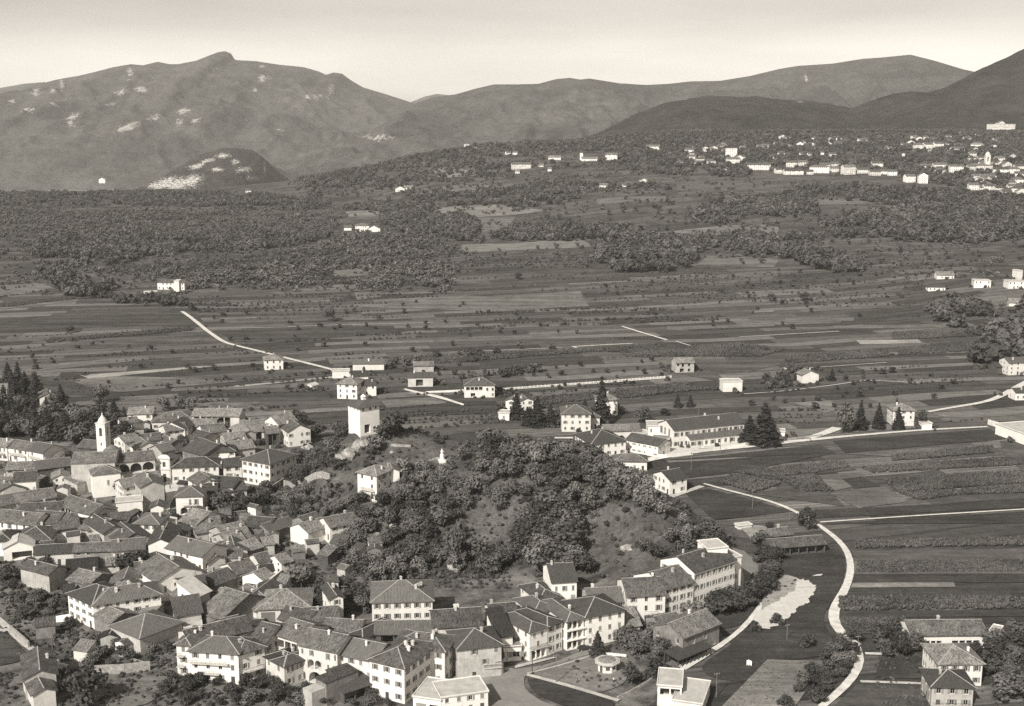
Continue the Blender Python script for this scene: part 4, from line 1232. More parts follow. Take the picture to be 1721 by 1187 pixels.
# west side, lower rows
HS([
 ('C', 328, 302, 446, 256, 12, 6.2, 'G', 'g', 'r1', 'house', 'house with pale blank gable end above the western vegetable gardens', {'win': 0}),
 ('C', 448, 286, 652, 266, 10, 4.6, 'g', 's', 'r4', 'barn', 'dark low barn joined to the pale gable end above the gardens', {'win': 0}),
 ('C', 640, 246, 800, 234, 6, 3.8, 'g', 'c', 'r3', 'shed', 'low shed with pale roof and long wall behind the great dark tree', {'chim': 0, 'win': 0}),
 ('C', 455, 336, 600, 372, 9, 4.4, 'g', 's', 'r3', 'house', 'rough pale-roofed house behind the great L-shaped farmhouse', {'sag': .3}),
 ('C', 735, 374, 932, 364, 9, 4.2, 'G', 's', 'r1', 'barn', 'low dark barn below the great round tree', {'win': 0, 'chim': 0}),
 ('C', 1055, 352, 1356, 278, 14, 7.2, 'G', 'w', 'r1', 'house', 'wide gabled house with a round attic window and old mottled roof', {'holes': {'f': [(2.2, 3.1, 3.2, 5.2), (5.6, 6.9, 4.2, 5.5), (9, 9.9, 3.2, 4.8)], 'l': []}, 'sag': .25}),
 ('C', 914, 318, 1002, 308, 11, 5.6, 'g', 'w', 'r1', 'house', 'white wing with tall chimney at the left of the wide mottled gable', {'win': 0, 'chim': 2}),
 ('C', 985, 218, 1140, 196, 7, 3.8, 'G', 's', 'r4', 'shed', 'dark peaked shed behind the wide mottled gable', {'win': 0, 'chim': 0}),
 ('C', 625, 508, 1080, 434, 10, 7.8, 'h', 'w', 'r2', 'farmhouse', 'great L-shaped farmhouse with smooth grey hipped roof over the gardens, long wing', {'skip': .05, 'chim': 3}),
 ('C', 455, 428, 622, 505, 11, 7.75, 'h', 'w', 'r2', 'farmhouse', 'white western wing of the great L-shaped farmhouse with shuttered windows', {'skip': 0, 'shut': 1}),
 ('C', 632, 578, 742, 632, 8, 4.8, 'g', 's', 'r3', 'shed', 'shed with pale patchy tiles in front of the great farmhouse', {'chim': 0, 'win': 0}),
 ('C', 742, 645, 940, 728, 13, 5.4, 'h', 'g', 'r2', 'barn', 'big hipped barn with dark smooth roof at the garden edge', {'win': 0, 'chim': 0}),
 ('C', 918, 568, 1030, 572, 8, 4.0, 'f', 's', 'fd', 'shed', 'small flat dark-roofed shed between the two farm roofs', {'chim': 0, 'win': 0}),
 ('C', 1148, 436, 1262, 482, 9, 5.2, 'g', 's', 'r1', 'house', 'rough-roofed low house left of the pale little tower house', {'sag': .3}),
 ('C', 1210, 398, 1385, 372, 8, 6.4, 'g', 'c', 'r4', 'house', 'dark-roofed house behind the pale little tower house', {}),
 ('C', 1322, 452, 1408, 412, 7, 7.6, 's', 'w', 'fl', 'house', 'pale little tower house with light single-pitch roof', {'chim': 0}),
 ('C', 1345, 548, 1500, 602, 18, 5.2, 'g', 's', 'r3', 'barn', 'very broad barn with rough speckled roof in the lower village', {'sag': .4, 'win': 0}),
 ('C', 1185, 578, 1352, 552, 6, 6.4, 's', 'g', 'r4', 'shed', 'tall dark wall-like shed left of the broad speckled barn', {'win': 0, 'chim': 0}),
 ('C', 1238, 665, 1356, 652, 4, 3.4, 'f', 'c', 'fl', 'shed', 'tiny white-roofed lean-to below the tall dark shed', {'win': 0, 'chim': 0}),
 ('C', 1278, 768, 1690, 672, 9, 9.0, 'g', 'c', 'r1', 'house', 'long tall house with dark mottled roof behind the balconied white house', {'sag': .15}),
 ('C', 1184, 768, 1275, 775, 11, 9.4, 'h', 'w', 'r1', 'house', 'white west end of the balconied house with a jutting balcony', {'balc': (('f', .05, .6, 3.2, 1.2), ('f', .05, .6, 6.2, 1.2)), 'skip': .1}),
 ('C', 1270, 812, 1600, 832, 9, 9.0, 'h', 'w', 'r2', 'house', 'white house with full-length balconies facing the kitchen gardens', {'balc': (('f', .02, .8, 5.8, 1.2), ('f', .3, .62, 2.9, 1.2)), 'skip': 0}),
 ('D', 85, 838, 258, 786, 9, 8.4, 'h', 'w', 'r1', 'house', 'white house with dark hipped roof joined to the balconied house on the east', {'skip': .1, 'balc': (('f', .1, .9, 2.9, 1.1),)}),
 ('C', 165, 1004, 376, 970, 14, 6.0, 'G', 'g', 'r3', 'house', 'plain gabled house by the lane in the bottom left corner, the rear one', {'win': 0, 'sag': .05}),
 ('C', 222, 1114, 372, 1080, 13, 4.6, 'G', 'c', 'r3', 'house', 'lower gabled house at the bottom left corner with pale gable, the front one', {'win': 0, 'sag': .05}),
 ('C', 338, 648, 468, 626, 2.6, 1.5, 's', 'w', 'whitewall', 'shed', 'small white shed gleaming among the western gardens', {'win': 0, 'chim': 0}),
 ('C', 1440, 372, 1592, 316, 9, 4.4, 'g', 's', 'r1', 'barn', 'low barn with ragged roof right of the wide mottled gable', {'sag': .3, 'win': 0}),
 ('C', 1560, 432, 1722, 548, 9, 4.6, 'g', 'w', 'r1', 'house', 'long low house following a diagonal lane in the village middle', {'sag': .2}),
 ('C', 1590, 300, 1722, 262, 9, 5, 'g', 'c', 'r1', 'house', 'house with dull roof right of the tall smooth-roofed house', {}),
 ('C', 1525, 92, 1642, 62, 9, 5, 'g', 'g', 'r3', 'house', 'pale-roofed house above and right of the tall smooth-roofed house', {'sag': .3}),
 ('C', 1555, 160, 1662, 138, 9, 4.6, 'G', 'w', 'r1', 'cottage', 'white cottage with dark doorway behind the garden trees', {}),
])
# below the knoll, middle of the picture
HS([
 ('B', 288, 1006, 462, 952, 8, 4.6, 'g', 's', 'r2', 'shed', 'slanting grey-roofed shed open below, among the knoll gardens', {'win': 0, 'chim': 0}),
 ('B', 120, 965, 285, 978, 9, 5.2, 'g', 'd', 'r1', 'barn', 'open-fronted dark barn with a white pillar in the knoll gardens', {'holes': {'f': [(3.5, 9, .2, 4.6, 3, 2)]}, 'chim': 0}),
 ('B', 545, 1012, 692, 966, 9, 4.4, 'g', 'w', 'r3', 'house', 'white house end with pale roof standing alone under the knoll, left half', {'win': 0}),
 ('B', 690, 975, 882, 938, 9, 5.2, 'g', 'w', 'r3', 'house', 'white house with pale roof standing alone under the knoll, right half', {}),
 ('B', 535, 950, 640, 915, 7, 4, 'g', 's', 'r1', 'shed', 'small brown shed behind the lone white house under the knoll', {'win': 0, 'chim': 0}),
 ('B', 10, 1062, 165, 1034, 9, 4.6, 'g', 'c', 'r3', 'house', 'lichen-roofed house at the eastern edge of the village lanes', {'sag': .3}),
 ('B', -30, 1142, 142, 1124, 10, 4.4, 'G', 'w', 'r3', 'house', 'pale gabled house with dark open porch east of the tall smooth-roofed house', {'sag': .3}),
 ('B', 130, 1132, 240, 1098, 8, 4.0, 'g', 's', 'r3', 'shed', 'rough pale shed next to the garden thicket', {'win': 0, 'sag': .3, 'chim': 0}),
 ('B', 872, 606, 1000, 630, 9, 9.4, 'h', 'w', 'r3', 'villa', 'tall narrow white house on the knoll slope half hidden by trees', {'skip': .1, 'cat': 'house', 'balc': (('f', .2, .9, 3.2, .9),)}),
 ('B', 1062, 606, 1152, 600, 6, 3.6, 'G', 'w', 'r3', 'house', 'white gabled wing right of the tall narrow knoll-slope house', {'win': 0}),
 ('D', 212, 534, 562, 518, 13, 5.8, 'h', 'c', 'r3', 'farmhouse', 'farmhouse with great fan-shaped speckled hipped roof', {'sag': .3, 'holes': {'f': [(1.2, 6.5, .6, 4.6), (8.5, 13.0, .4, 5.0, 3, 3), (14.5, 19, .4, 5.0, 3, 3)]} }),
 ('D', 206, 512, 384, 378, 7, 5.4, 'g', 'c', 'r4', 'house', 'dark-roofed house behind a long pale diagonal wall', {'win': 0}),
 ('D', 262, 354, 336, 322, 9, 5, 'g', 'w', 'r3', 'house', 'small white house with pale roof above the diagonal wall', {'win': 0}),
 ('D', 45, 440, 150, 520, 8, 4.4, 'g', 'w', 'r1', 'house', 'white low house left of the long pale diagonal wall', {'sag': .3}),
 ('D', 372, 228, 442, 208, 7, 4.6, 'g', 'w', 'r3', 'cottage', 'white cottage with two small windows beside the great round garden tree', {'chim': 0}),
 ('D', 220, 222, 300, 205, 7, 4.2, 'g', 'w', 'r1', 'cottage', 'white cottage half covered by garden trees left of the two-window cottage', {'chim': 0}),
 ('D', 703, 470, 786, 458, 10, 8.6, 'G', 'w', 'r4', 'house', 'tall narrow white gabled house among dark garden trees', {'skip': .2}),
 ('D', 980, 486, 1386, 474, 14, 9.6, 'h', 'w', 'r2', 'villa', 'large square white villa with grey hipped roof and chimneys below the terraces', {'skip': 0, 'shut': 1, 'chim': 4, 'storey': 3.2}),
 ('D', 355, 602, 545, 634, 9, 5, 'g', 'c', 'r1', 'house', 'low worn-roofed house below the fan-shaped farmhouse roof', {'sag': .3}),
 ('D', 545, 622, 756, 602, 9, 5.2, 'g', 'd', 'r1', 'barn', 'low barn with black open side below the fan-shaped farmhouse roof', {'sag': .3, 'holes': {'f': [(.4, 13, .4, 4.6, 3)]}}),
 ('D', 655, 672, 900, 684, 7, 6, 'g', 'w', 'r1', 'house', 'white-fronted low house left of the smooth L-shaped roof', {'skip': .3}),
 ('D', 1000, 700, 1392, 694, 8, 5.4, 'g', 'd', 'r2', 'barn', 'long smooth-roofed barn with open dark front facing the courtyard', {'holes': {'f': [(2, 19, .4, 4.6, 3, 4)]}, 'sag': .03, 'chim': 0}),
 ('D', 824, 702, 918, 734, 13, 5.4, 'h', 'c', 'r2', 'barn', 'cream barn with smooth pyramid roof at the corner of the courtyard', {'win': 0, 'sag': 0, 'chim': 0}),
 ('D', 1392, 658, 1722, 638, 11, 7.4, 'g', 'c', 'r1', 'house', 'long house with vaulted arches behind the square, left of the hotel', {'holes': {'f': [(4, 12, .3, 4.4, 2.5, 2, 'arch'), (14, 15, 4.6, 6.2), (17, 18, 4.6, 6.2), (14, 15, 1, 2.6)]}, 'chim': 3}),
 ('D', 338, 706, 488, 752, 11, 7.8, 'g', 'w', 'r1', 'house', 'white house with glazed three-bay terrace under worn tiles', {'holes': {'f': [(.5, 10.5, 3.6, 6.6, 1.8, 3), (.8, 9.5, .3, 2.6, 1.5, 2)]}}),
 ('D', 150, 745, 262, 770, 12, 7, 'g', 'c', 'r1', 'house', 'worn-roof house directly left of the three-bay terrace house', {}),
 ('D', 20, 700, 130, 672, 10, 7, 'g', 'c', 'r1', 'house', 'rough-roofed house behind the balconied white house', {'sag': .25}),
 ('D', 312, 878, 390, 918, 9, 6.4, 'h', 'c', 'r4', 'house', 'small stone-faced front house with dark pyramid roof above the gardens', {'skip': .4}),
 ('D', 392, 918, 540, 864, 8, 6.35, 'h', 'c', 'r4', 'house', 'sunlit side wing of the small dark pyramid-roofed front house', {'skip': .2}),
 ('D', 488, 772, 746, 824, 10, 10.4, 'g', 'c', 'r1', 'house', 'tall arcaded house with stacked arches over a vaulted gateway', {'holes': {'f': [(4, 9.5, .2, 3.4, 3, 1, 'arch'), (3.6, 9.5, 4.1, 6.8, 2, 2, 'arch'), (1, 1.9, 7.8, 9.4), (5, 5.9, 7.8, 9.4), (12, 12.9, 7.6, 9.4), (15, 15.9, 7.6, 9.4), (12, 12.9, 4.4, 6.2), (15, 15.9, 4.4, 6.2), (12, 12.9, 1.2, 2.9), (15, 15.9, 1.2, 2.9), (.8, 2.6, .2, 2.9, 2, 1, 'arch')]}}),
 ('D', 746, 830, 1000, 884, 10, 9.2, 'g', 'c', 'r2', 'house', 'dark-roofed cream house between the arcaded house and the corner house', {'skip': .1, 'balc': (('f', .02, .2, 3.2, .9),)}),
 ('D', 962, 872, 1196, 928, 15, 10.2, 'h', 'w', 'r1', 'house', 'white three-storey corner house with shuttered windows and pale hipped roof', {'skip': 0, 'shut': 1, 'chim': 4, 'faces': 'fr', 'storey': 3.3}),
 ('D', 1116, 772, 1468, 816, 9, 9.8, 'h', 'w', 'r1', 'house', 'white house whose shaded dark side wall rises over the square', {'skip': .05, 'shut': 1, 'chim': 4}),
 ('D', 1556, 802, 1850, 770, 11, 9.4, 'h', 'g', 'r2', 'house', 'large plain grey-fronted house standing on the paved square', {'skip': .72, 'seed': 3}),
 ('E', 122, 890, 262, 878, 7, 4.4, 's', 'c', 'r1', 'house', 'small shop-like annex with a flower balcony right of the plain grey-fronted house', {'balc': (('f', .05, .9, 2.9, 1.2),), 'chim': 0}),
 ('D', 790, 1094, 1012, 1020, 7, 3.4, 's', 'd', 'r2', 'shed', 'open shed roof in front of the white corner house', {'win': 0, 'chim': 0, 'holes': {'f': [(.5, 11, .2, 2.8, 3, 3)]}}),
])
# hotel quarter and the road round the knoll
HS([
 ('E', 186, 594, 362, 578, 9, 7.4, 'g', 'c', 'r1', 'house', 'worn-roofed house behind the left annex of the hotel', {}),
 ('E', 590, 352, 757, 342, 13, 10, 'g', 'w', 'r2', 'house', 'square white house with a dark round window under the terraces', {'holes': {'f': [(1.3, 2.3, 6.8, 8.4), (4.6, 5.6, 6.8, 8.4), (8, 9, 6.8, 8.4), (7.6, 9.4, 3.6, 5.4), (1.3, 2.3, .8, 2.4), (4.6, 5.6, .8, 2.4), (8, 9, .8, 2.4)]}}),
 ('E', 508, 476, 652, 450, 12, 6.2, 'h', 'w', 'r1', 'house', 'low house with worn hipped roof in front of the round-window house', {}),
 ('E', 842, 492, 1096, 478, 10, 6.6, 'g', 'g', 'r2', 'house', 'long grey-roofed house between hotel and white row houses', {'skip': .5}),
 ('E', 1098, 448, 1352, 434, 12, 9, 'g', 'w', 'r1', 'house', 'white row house with tall dark cypress before its front', {'skip': .05, 'wh': 2.0, 'balc': (('f', .55, .8, 3.1, 1.0),)}),
 ('E', 1348, 402, 1542, 348, 13, 8.6, 'g', 'w', 'r1', 'house', 'white row house with tall shuttered windows above a terrace', {'skip': 0, 'shut': 1, 'wh': 2.0, 'faces': 'f'}),
 ('F', 50, 218, 258, 152, 13, 10.6, 'g', 'w', 'r1', 'house', 'long three-storey white house with rows of shuttered windows at the road bend', {'skip': 0, 'shut': 1, 'storey': 3.4, 'chim': 3}),
 ('F', 222, 150, 290, 138, 9, 10.6, 'f', 'w', 'fl', 'house', 'white flat-topped end block at the road bend', {'chim': 0, 'skip': .3}),
 ('F', 120, 102, 220, 92, 7, 13.5, 'f', 'w', 'fl', 'house', 'white flat-topped upper storey block rising behind the long shuttered house', {'chim': 0, 'skip': .85}),
 ('E', 1470, 728, 1716, 628, 10, 6.6, 'g', 's', 'r3', 'barn', 'grey stone barn with pale-edged roof beside the stream path', {'holes': {'f': [(4.2, 5.2, 3.6, 5.4), (9.4, 10.4, 3.6, 5.4), (9.6, 10.5, .8, 1.9), (13.5, 14.4, .8, 2.0)]}, 'sag': .04}),
 ('E', 1330, 664, 1470, 636, 8, 4.4, 'g', 's', 'r1', 'shed', 'dark low shed behind the grey stone barn', {'win': 0, 'chim': 0}),
 ('E', 205, 800, 385, 786, 8, 4.2, 'f', 'w', 'fd', 'garage', 'white garage annex with terrace roof left of the hotel', {'chim': 0, 'holes': {'f': [(1.6, 5.0, .2, 2.9, 3), (6.6, 9.4, 1.2, 2.8)]}}),
 ('E', 232, 722, 326, 708, 9, 7.4, 's', 'w', 'r4', 'house', 'narrow hotel annex with dark sloping roof between garage and hotel', {'chim': 0, 'skip': .2}),
 ('E', 470, 562, 628, 532, 11, 8.4, 'h', 'c', 'r2', 'house', 'dark hip-roofed rear block behind the hotel', {'win': 0}),
 ('E', 1085, 650, 1180, 640, 6, 3.6, 's', 'w', 'r3', 'cottage', 'little white porch house with pale tiles right of the hotel', {'chim': 0}),
 ('E', 1300, 1050, 1462, 1062, 9, 5.6, 'f', 'w', 'fl', 'pavilion', 'modern white pavilion with flat pale roof in the bottom foreground', {'chim': 0, 'holes': {'f': [(.8, 7, 2.4, 5.0, 2.5, 2)]}, 'cat': 'building'}),
 ('E', 1400, 1150, 1600, 1178, 12, 3.4, 'f', 'c', 'fl', 'building', 'low flat-roofed extension right of the modern white pavilion', {'chim': 0, 'win': 0}),
 ('D', 1445, 1135, 1760, 1092, 8, 5.0, 'f', 'w', 'fl', 'building', 'low white flat-roofed building at the bottom centre, right block with windows', {'chim': 0, 'skip': .1}),
 ('D', 1256, 1126, 1442, 1152, 10, 4.4, 'f', 'w', 'fl', 'building', 'low white flat-roofed building at the bottom centre, left block with strip windows', {'chim': 0, 'holes': {'f': [(.8, 3.6, 1.6, 3.0), (4.4, 7.0, 1.6, 3.0)]}}),
])
# the plain on the right, bottom
HS([
 ('F', 1150, 533, 1532, 528, 9, 4.6, 'g', 'w', 'r3', 'farmhouse', 'long low farmhouse with one straight grey roof among the right-hand fields', {'holes': {'f': [(.8, 9, .3, 2.6, 1.0, 5), (12, 20, .3, 2.6, 1.0, 4)]}, 'sag': .05}),
 ('F', 1540, 525, 1585, 535, 6, 3.2, 'f', 'w', 'fl', 'annex', 'stepped white annex at the right end of the long low farmhouse', {'cat': 'building', 'chim': 0}),
 ('F', 1292, 678, 1512, 676, 11, 6.6, 'h', 'w', 'r3', 'villa', 'white villa with pale faceted hipped roof near the right bottom corner', {'skip': 0, 'shut': 1, 'storey': 3.3}),
 ('F', 1256, 792, 1466, 798, 9, 6.0, 'h', 'g', 'r2', 'villa', 'grey villa with dark hipped roof and veranda at the right bottom corner', {'skip': 0, 'shut': 1, 'balc': (('f', 0, 1, .9, 1.2),), 'ww': 1.2}),
 ('F', 440, 92, 716, 70, 7, 3.6, 'g', 'd', 'r1', 'farmhouse', 'low farm building with broad dark roof and white pillars by the white road', {'holes': {'f': [(1, 24, .3, 3.2, 3, 6)]}, 'chim': 0}),
 ('F', 430, 36, 545, 22, 6, 4, 'g', 's', 'r1', 'barn', 'taller barn behind the low pillared farm building', {'win': 0}),
 ('F', 275, -14, 342, -22, 2.5, 1.2, 'f', 'w', 'fl', 'shed', 'white flat shed gleaming left of the farm by the road', {'win': 0, 'chim': 0}),
 ('G', 1368, 820, 1482, 800, 10, 6.2, 'g', 'w', 'r2', 'house', 'small detached house with grey gabled roof at the edge of the meadow', {'skip': .1}),
])
# factory group and villas in the plain
HS([
 ('G', 1395, 487, 1863, 436, 13, 8.6, 'g', 'w', 'r2', 'factory', 'long two-storey white factory with regular dark windows and grey roof', {'skip': 0, 'storey': 4.2, 'ww': 1.4, 'wh': 1.9, 'chim': 2, 'sag': 0, 'detail': True, 'holes': {'l': [(2, 3.4, 4.6, 8), (5.6, 7, 4.6, 8), (9.5, 10.9, 4.6, 8)]}}),
 ('G', 1505, 546, 1846, 508, 5, 4.3, 's', 'w', 'r2', 'factory', 'low lean-to hall along the front of the long white factory', {'skip': 0, 'ww': 1.4, 'wh': 1.9, 'chim': 0, 'detail': True}),
 ('G', 1225, 462, 1345, 462, 9, 7.4, 'f', 'w', 'fl', 'factory', 'white flat-roofed block at the left end of the long factory', {'skip': .5, 'chim': 0}),
 ('G', 1170, 520, 1250, 505, 6, 3.4, 'f', 'w', 'fl', 'shed', 'small white flat shed left of the factory block', {'win': 0, 'chim': 0}),
 ('G', 1250, 545, 1362, 552, 6, 4.4, 'f', 'w', 'fd', 'shed', 'dark-topped entrance shed before the factory gable', {'chim': 0}),
 ('G', 848, 578, 1076, 556, 17, 6.6, 'h', 'w', 'r2', 'factory', 'wide works hall with grey hipped roof left of the long factory', {'skip': 0}),
 ('G', 1078, 548, 1290, 590, 9, 5.6, 'g', 'w', 'r4', 'warehouse', 'dark-roofed warehouse with long white wall facing the factory yard', {'skip': .05, 'wh': .7, 'ww': .9, 'cat': 'building', 'chim': 0}),
 ('G', 1000, 690, 1216, 692, 8, 4.4, 'h', 'w', 'r1', 'gatehouse', 'low gatehouse with dark roof at the fork by the factory road', {'cat': 'building', 'skip': .2}),
 ('G', 930, 492, 1170, 488, 8, 4.4, 'g', 'c', 'r3', 'warehouse', 'pale-roofed warehouse behind the wide works hall', {'cat': 'building', 'win': 0, 'chim': 0}),
 ('G', 650, 378, 842, 378, 12, 9, 'h', 'w', 'r2', 'villa', 'white cubic villa with hipped roof left of the factory group', {'skip': .1, 'detail': True}),
 ('G', 844, 400, 902, 398, 8, 6, 'h', 'w', 'r2', 'annex', 'grey-roofed annex attached to the white cubic villa', {'cat': 'house', 'chim': 0}),
 ('G', 895, 288, 1022, 285, 10, 8.2, 'h', 'w', 'r3', 'villa', 'white villa behind the tallest dark spruce', {'skip': .1}),
 ('G', 1, 188, 203, 186, 11, 7, 'h', 'w', 'r2', 'villa', 'white villa with upper veranda in the middle of the plain', {'holes': {'f': [(1, 10, 3.4, 5.9, 1.8, 4), (12, 13.2, 3.6, 5.4), (15, 16.2, 3.6, 5.4), (3.5, 6, .3, 2.5, 1.5), (15, 16.2, .8, 2.4)]}, 'detail': True}),
 ('G', 1408, 40, 1530, 37, 9, 6.2, 'g', 'g', 'r3', 'house', 'unfinished grey house with gaping window openings alone in the fields', {'holes': {'f': [(.8, 2.2, 4.2, 6.2, 2), (3.6, 5.2, 3.6, 6.4, 2), (7.5, 9, 4.2, 6.2, 2), (2.5, 5, .3, 2.8, 2), (7.5, 9, .6, 2.6, 2)]}, 'chim': 0, 'sag': .02}),
 ('G', 276, 292, 345, 296, 8, 5.4, 'G', 'w', 'r2', 'house', 'white gabled house half hidden behind dark spruces, left of two', {}),
 ('G', 375, 296, 460, 290, 8, 5.4, 'G', 'w', 'r2', 'house', 'white gabled house half hidden behind dark spruces, right of two', {}),
 ('G', 228, 375, 300, 378, 6, 3.6, 'f', 'w', 'fl', 'shed', 'white flat-roofed garden house below the spruce-hidden gables', {'chim': 0}),
 ('H', 1060, 270, 1168, 270, 9, 8, 'h', 'w', 'r3', 'villa', 'square villa with pale hipped roof among conifers at the main road', {'skip': .1}),
 ('H', 1208, 340, 1256, 338, 5, 3, 'f', 'w', 'fl', 'shed', 'little white gate lodge right of the conifer villa', {'chim': 0, 'win': 0}),
 ('H', 468, 380, 510, 382, 5, 3.4, 'f', 'w', 'fl', 'shed', 'small white hut right of the pair of tall factory conifers', {'chim': 0, 'win': 0}),
 ('H', 198, 128, 295, 126, 7, 5.6, 'f', 'w', 'fl', 'house', 'white roofless shell of a house in the fields', {'chim': 0, 'win': 0}),
 ('H', 598, 92, 682, 88, 7, 5, 'G', 'w', 'r3', 'house', 'white gabled house among trees at the end of a field track', {'win': 0}),
 ('H', 1578, 340, 1800, 420, 14, 5.2, 'f', 'w', 'fl', 'building', 'long white walled building at the right edge above the dark meadow', {'chim': 0, 'win': 0}),
 ('H', 1646, 30, 1740, 26, 9, 7.6, 'g', 'w', 'r2', 'house', 'white house at the right edge beside great dark trees', {'skip': .3}),
 ('H', 1582, 50, 1644, 48, 8, 4, 'g', 'd', 'r2', 'shed', 'dark low shed left of the white house at the right edge', {'win': 0, 'chim': 0}),
 ('H', 1680, 180, 1760, 178, 7, 4.4, 'g', 'w', 'r2', 'house', 'white house at the right edge where the white road ends', {'skip': .2}),
 ('I', 18, 702, 114, 706, 12, 8.4, 'h', 'w', 'r3', 'farmhouse', 'tall white farmhouse with pale hipped roof behind the tower hill', {'skip': .1, 'detail': True}),
 ('I', 114, 712, 207, 708, 9, 6.2, 'g', 'w', 'r2', 'farmhouse', 'lower white wing right of the tall farmhouse behind the tower hill', {'skip': .1}),
 ('I', 88, 668, 168, 664, 8, 6.6, 'g', 'w', 'r4', 'house', 'dark-roofed block behind the tall white farmhouse', {'win': 0}),
 ('I', 360, 672, 480, 670, 8, 5.6, 'g', 'c', 'r2', 'house', 'grey-roofed house with open porch in the plain behind the tower', {'holes': {'f': [(4.5, 8.5, .3, 4.2, 2)]}}),
 ('I', 94, 606, 244, 604, 7, 4.2, 'g', 'w', 'r2', 'house', 'low house with bright white front near the end of the white road', {'win': 0, 'chim': 2}),
 ('I', 388, 616, 484, 614, 7, 4.2, 'g', 'g', 'r3', 'barn', 'plain grey barn beside field trees in the plain', {'win': 0, 'chim': 0}),
 ('I', -5, 645, 78, 643, 6, 4, 'f', 'w', 'fl', 'shed', 'white flat shed at the end of the white road', {'win': 0, 'chim': 0}),
 ('K', 1274, 588, 1364, 584, 9, 6.4, 'h', 'w', 'r3', 'house', 'white house with hipped roof along the white road', {'skip': .1}),
 ('K', 1504, 712, 1532, 706, 4, 2.6, 'g', 'w', 'fl', 'hut', 'tiny white hut in the fields before the tall farmhouse', {'cat': 'hut', 'win': 0, 'chim': 0}),
 ('K', 190, 770, 272, 764, 13, 5.6, 'G', 'w', 'r3', 'house', 'white gabled house half buried in the conifer wood on the left', {'win': 0}),
 ('K', -40, 732, 32, 728, 9, 6, 'g', 'w', 'r3', 'house', 'white house at the left edge behind the conifer wood', {}),
 ('K', 758, 214, 888, 216, 9, 6.5, 'g', 'w', 'r3', 'farmhouse', 'white farmhouse at the foot of the woods on the left', {'skip': .2}),
 ('K', 692, 262, 756, 260, 4, 2.4, 'f', 'w', 'fl', 'shed', 'thin white shed left of the farmhouse at the foot of the woods', {'win': 0, 'chim': 0}),
])

# little outhouses filling the gaps of the old quarter
def gap_sheds(poly, n, lb):
    W = [tuple(at(*px('T', *q))[:2]) for q in poly]
    xs_, ys_ = [p[0] for p in W], [p[1] for p in W]
    k = 0
    for _ in range(n * 60):
        if k >= n: break
        x, y = random.uniform(min(xs_), max(xs_)), random.uniform(min(ys_), max(ys_))
        if not inside(W, np.array([x]), np.array([y]))[0]: continue
        F_ = np.array(FOOT)
        dx, dy = x - F_[:, 0], y - F_[:, 1]
        lx = np.abs(dx * F_[:, 4] + dy * F_[:, 5]) - F_[:, 2]; ly = np.abs(-dx * F_[:, 5] + dy * F_[:, 4]) - F_[:, 3]
        dd = np.maximum(lx, ly).min()
        if dd < 1.6 or gz(x, y) > 3: continue
        if min((np.array(ROADS)[:, 0] - x) ** 2 + (np.array(ROADS)[:, 1] - y) ** 2) < 16: continue
        wd = random.uniform(3.0, 5.5)
        a = random.choice((.1, .35, -.3, -.6))
        e = np.array([math.cos(a), math.sin(a), 0])
        p = np.array([x, y, 0.0])
        house('T', x, y, x + 1, y, random.uniform(2.6, 4.4), random.uniform(2.4, 4.6), random.choice('sgGs'), random.choice('wcgsd'), random.choice(('r1', 'r1', 'r3', 'r4', 'r2')), 'shed', lb, 'shed', 'outhouses filling the gaps of the old village',
              win=0, chim=0, world=(p - e * wd / 2, p + e * wd / 2, 0.0), ov=.35, pitch=.36, seed=int(x * 13 + y))
        k += 1
gap_sheds([(0, 800), (120, 740), (330, 700), (480, 790), (440, 870), (300, 860), (0, 860)], 22, 'small tiled outhouse squeezed between houses of the church quarter')
gap_sheds([(0, 860), (440, 870), (600, 960), (640, 1000), (560, 1090), (300, 1090), (110, 960), (0, 930)], 40, 'small tiled outhouse squeezed between houses of the lower old quarter')
gap_sheds([(480, 900), (640, 890), (650, 960), (560, 960)], 6, 'small tiled garden shed under the castle hill')
gap_sheds([(100, 980), (280, 1060), (290, 1100), (120, 1120), (60, 1060)], 6, 'small tiled garden shed in the bottom left kitchen gardens')
# ------------------------------------------------------------ landmarks
def place(tile, x, y, z=None):
    u, v = px(tile, x, y)
    p = hit(u, v) if z is None else at(u, v, z)
    return p

# bell tower
p = at(*px('A', 699, 545), 2.0); bx, by = p[0], p[1]
yaw = R(-12)
bt = empty('bell_tower', (bx, by, 0), yaw, 'slender white bell tower with arched belfry and small domed cap', 'bell tower')
FOOT.append((bx, by, 2.3, 2.3, 1, 0))
m = MB(); a = 2.15
for i, (A, B) in enumerate((((-a, -a), (a, -a)), ((a, -a), (a, a)), ((a, a), (-a, a)), ((-a, a), (-a, -a)))):
    wall_face(m, A, B, 0, 20.0, [(a - .75, a + .75, 14.3, 18.3, .9), (a - .25, a + .25, 10.2, 11.6, .3)], 0)
m.build('tower_shaft', [MAT['w'], MAT['d']], bt)
for z, o in ((13.2, .1), (19.0, .14), (20.0, .28)):
    m = MB(); m.box(-a - o, a + o, -a - o, a + o, z + .003, z + .35); m.build('cornice', MAT['trim'], bt)
for k in range(4):
    m = MB()
    for i in range(8):
        t0, t1 = math.pi * i / 8, math.pi * (i + 1) / 8
        q = [(.75 * math.cos(t0), 17.5 + .75 * math.sin(t0)), (.75 * math.cos(t1), 17.5 + .75 * math.sin(t1))]
        m.poly([(q[0][0], -a - .01, q[0][1]), (q[0][0], -a - .01, 18.32), (q[1][0], -a - .01, 18.32), (q[1][0], -a - .01, q[1][1])])
    o = m.build('belfry_arch', MAT['w'], bt); o.rotation_euler = (0, 0, k * math.pi / 2)
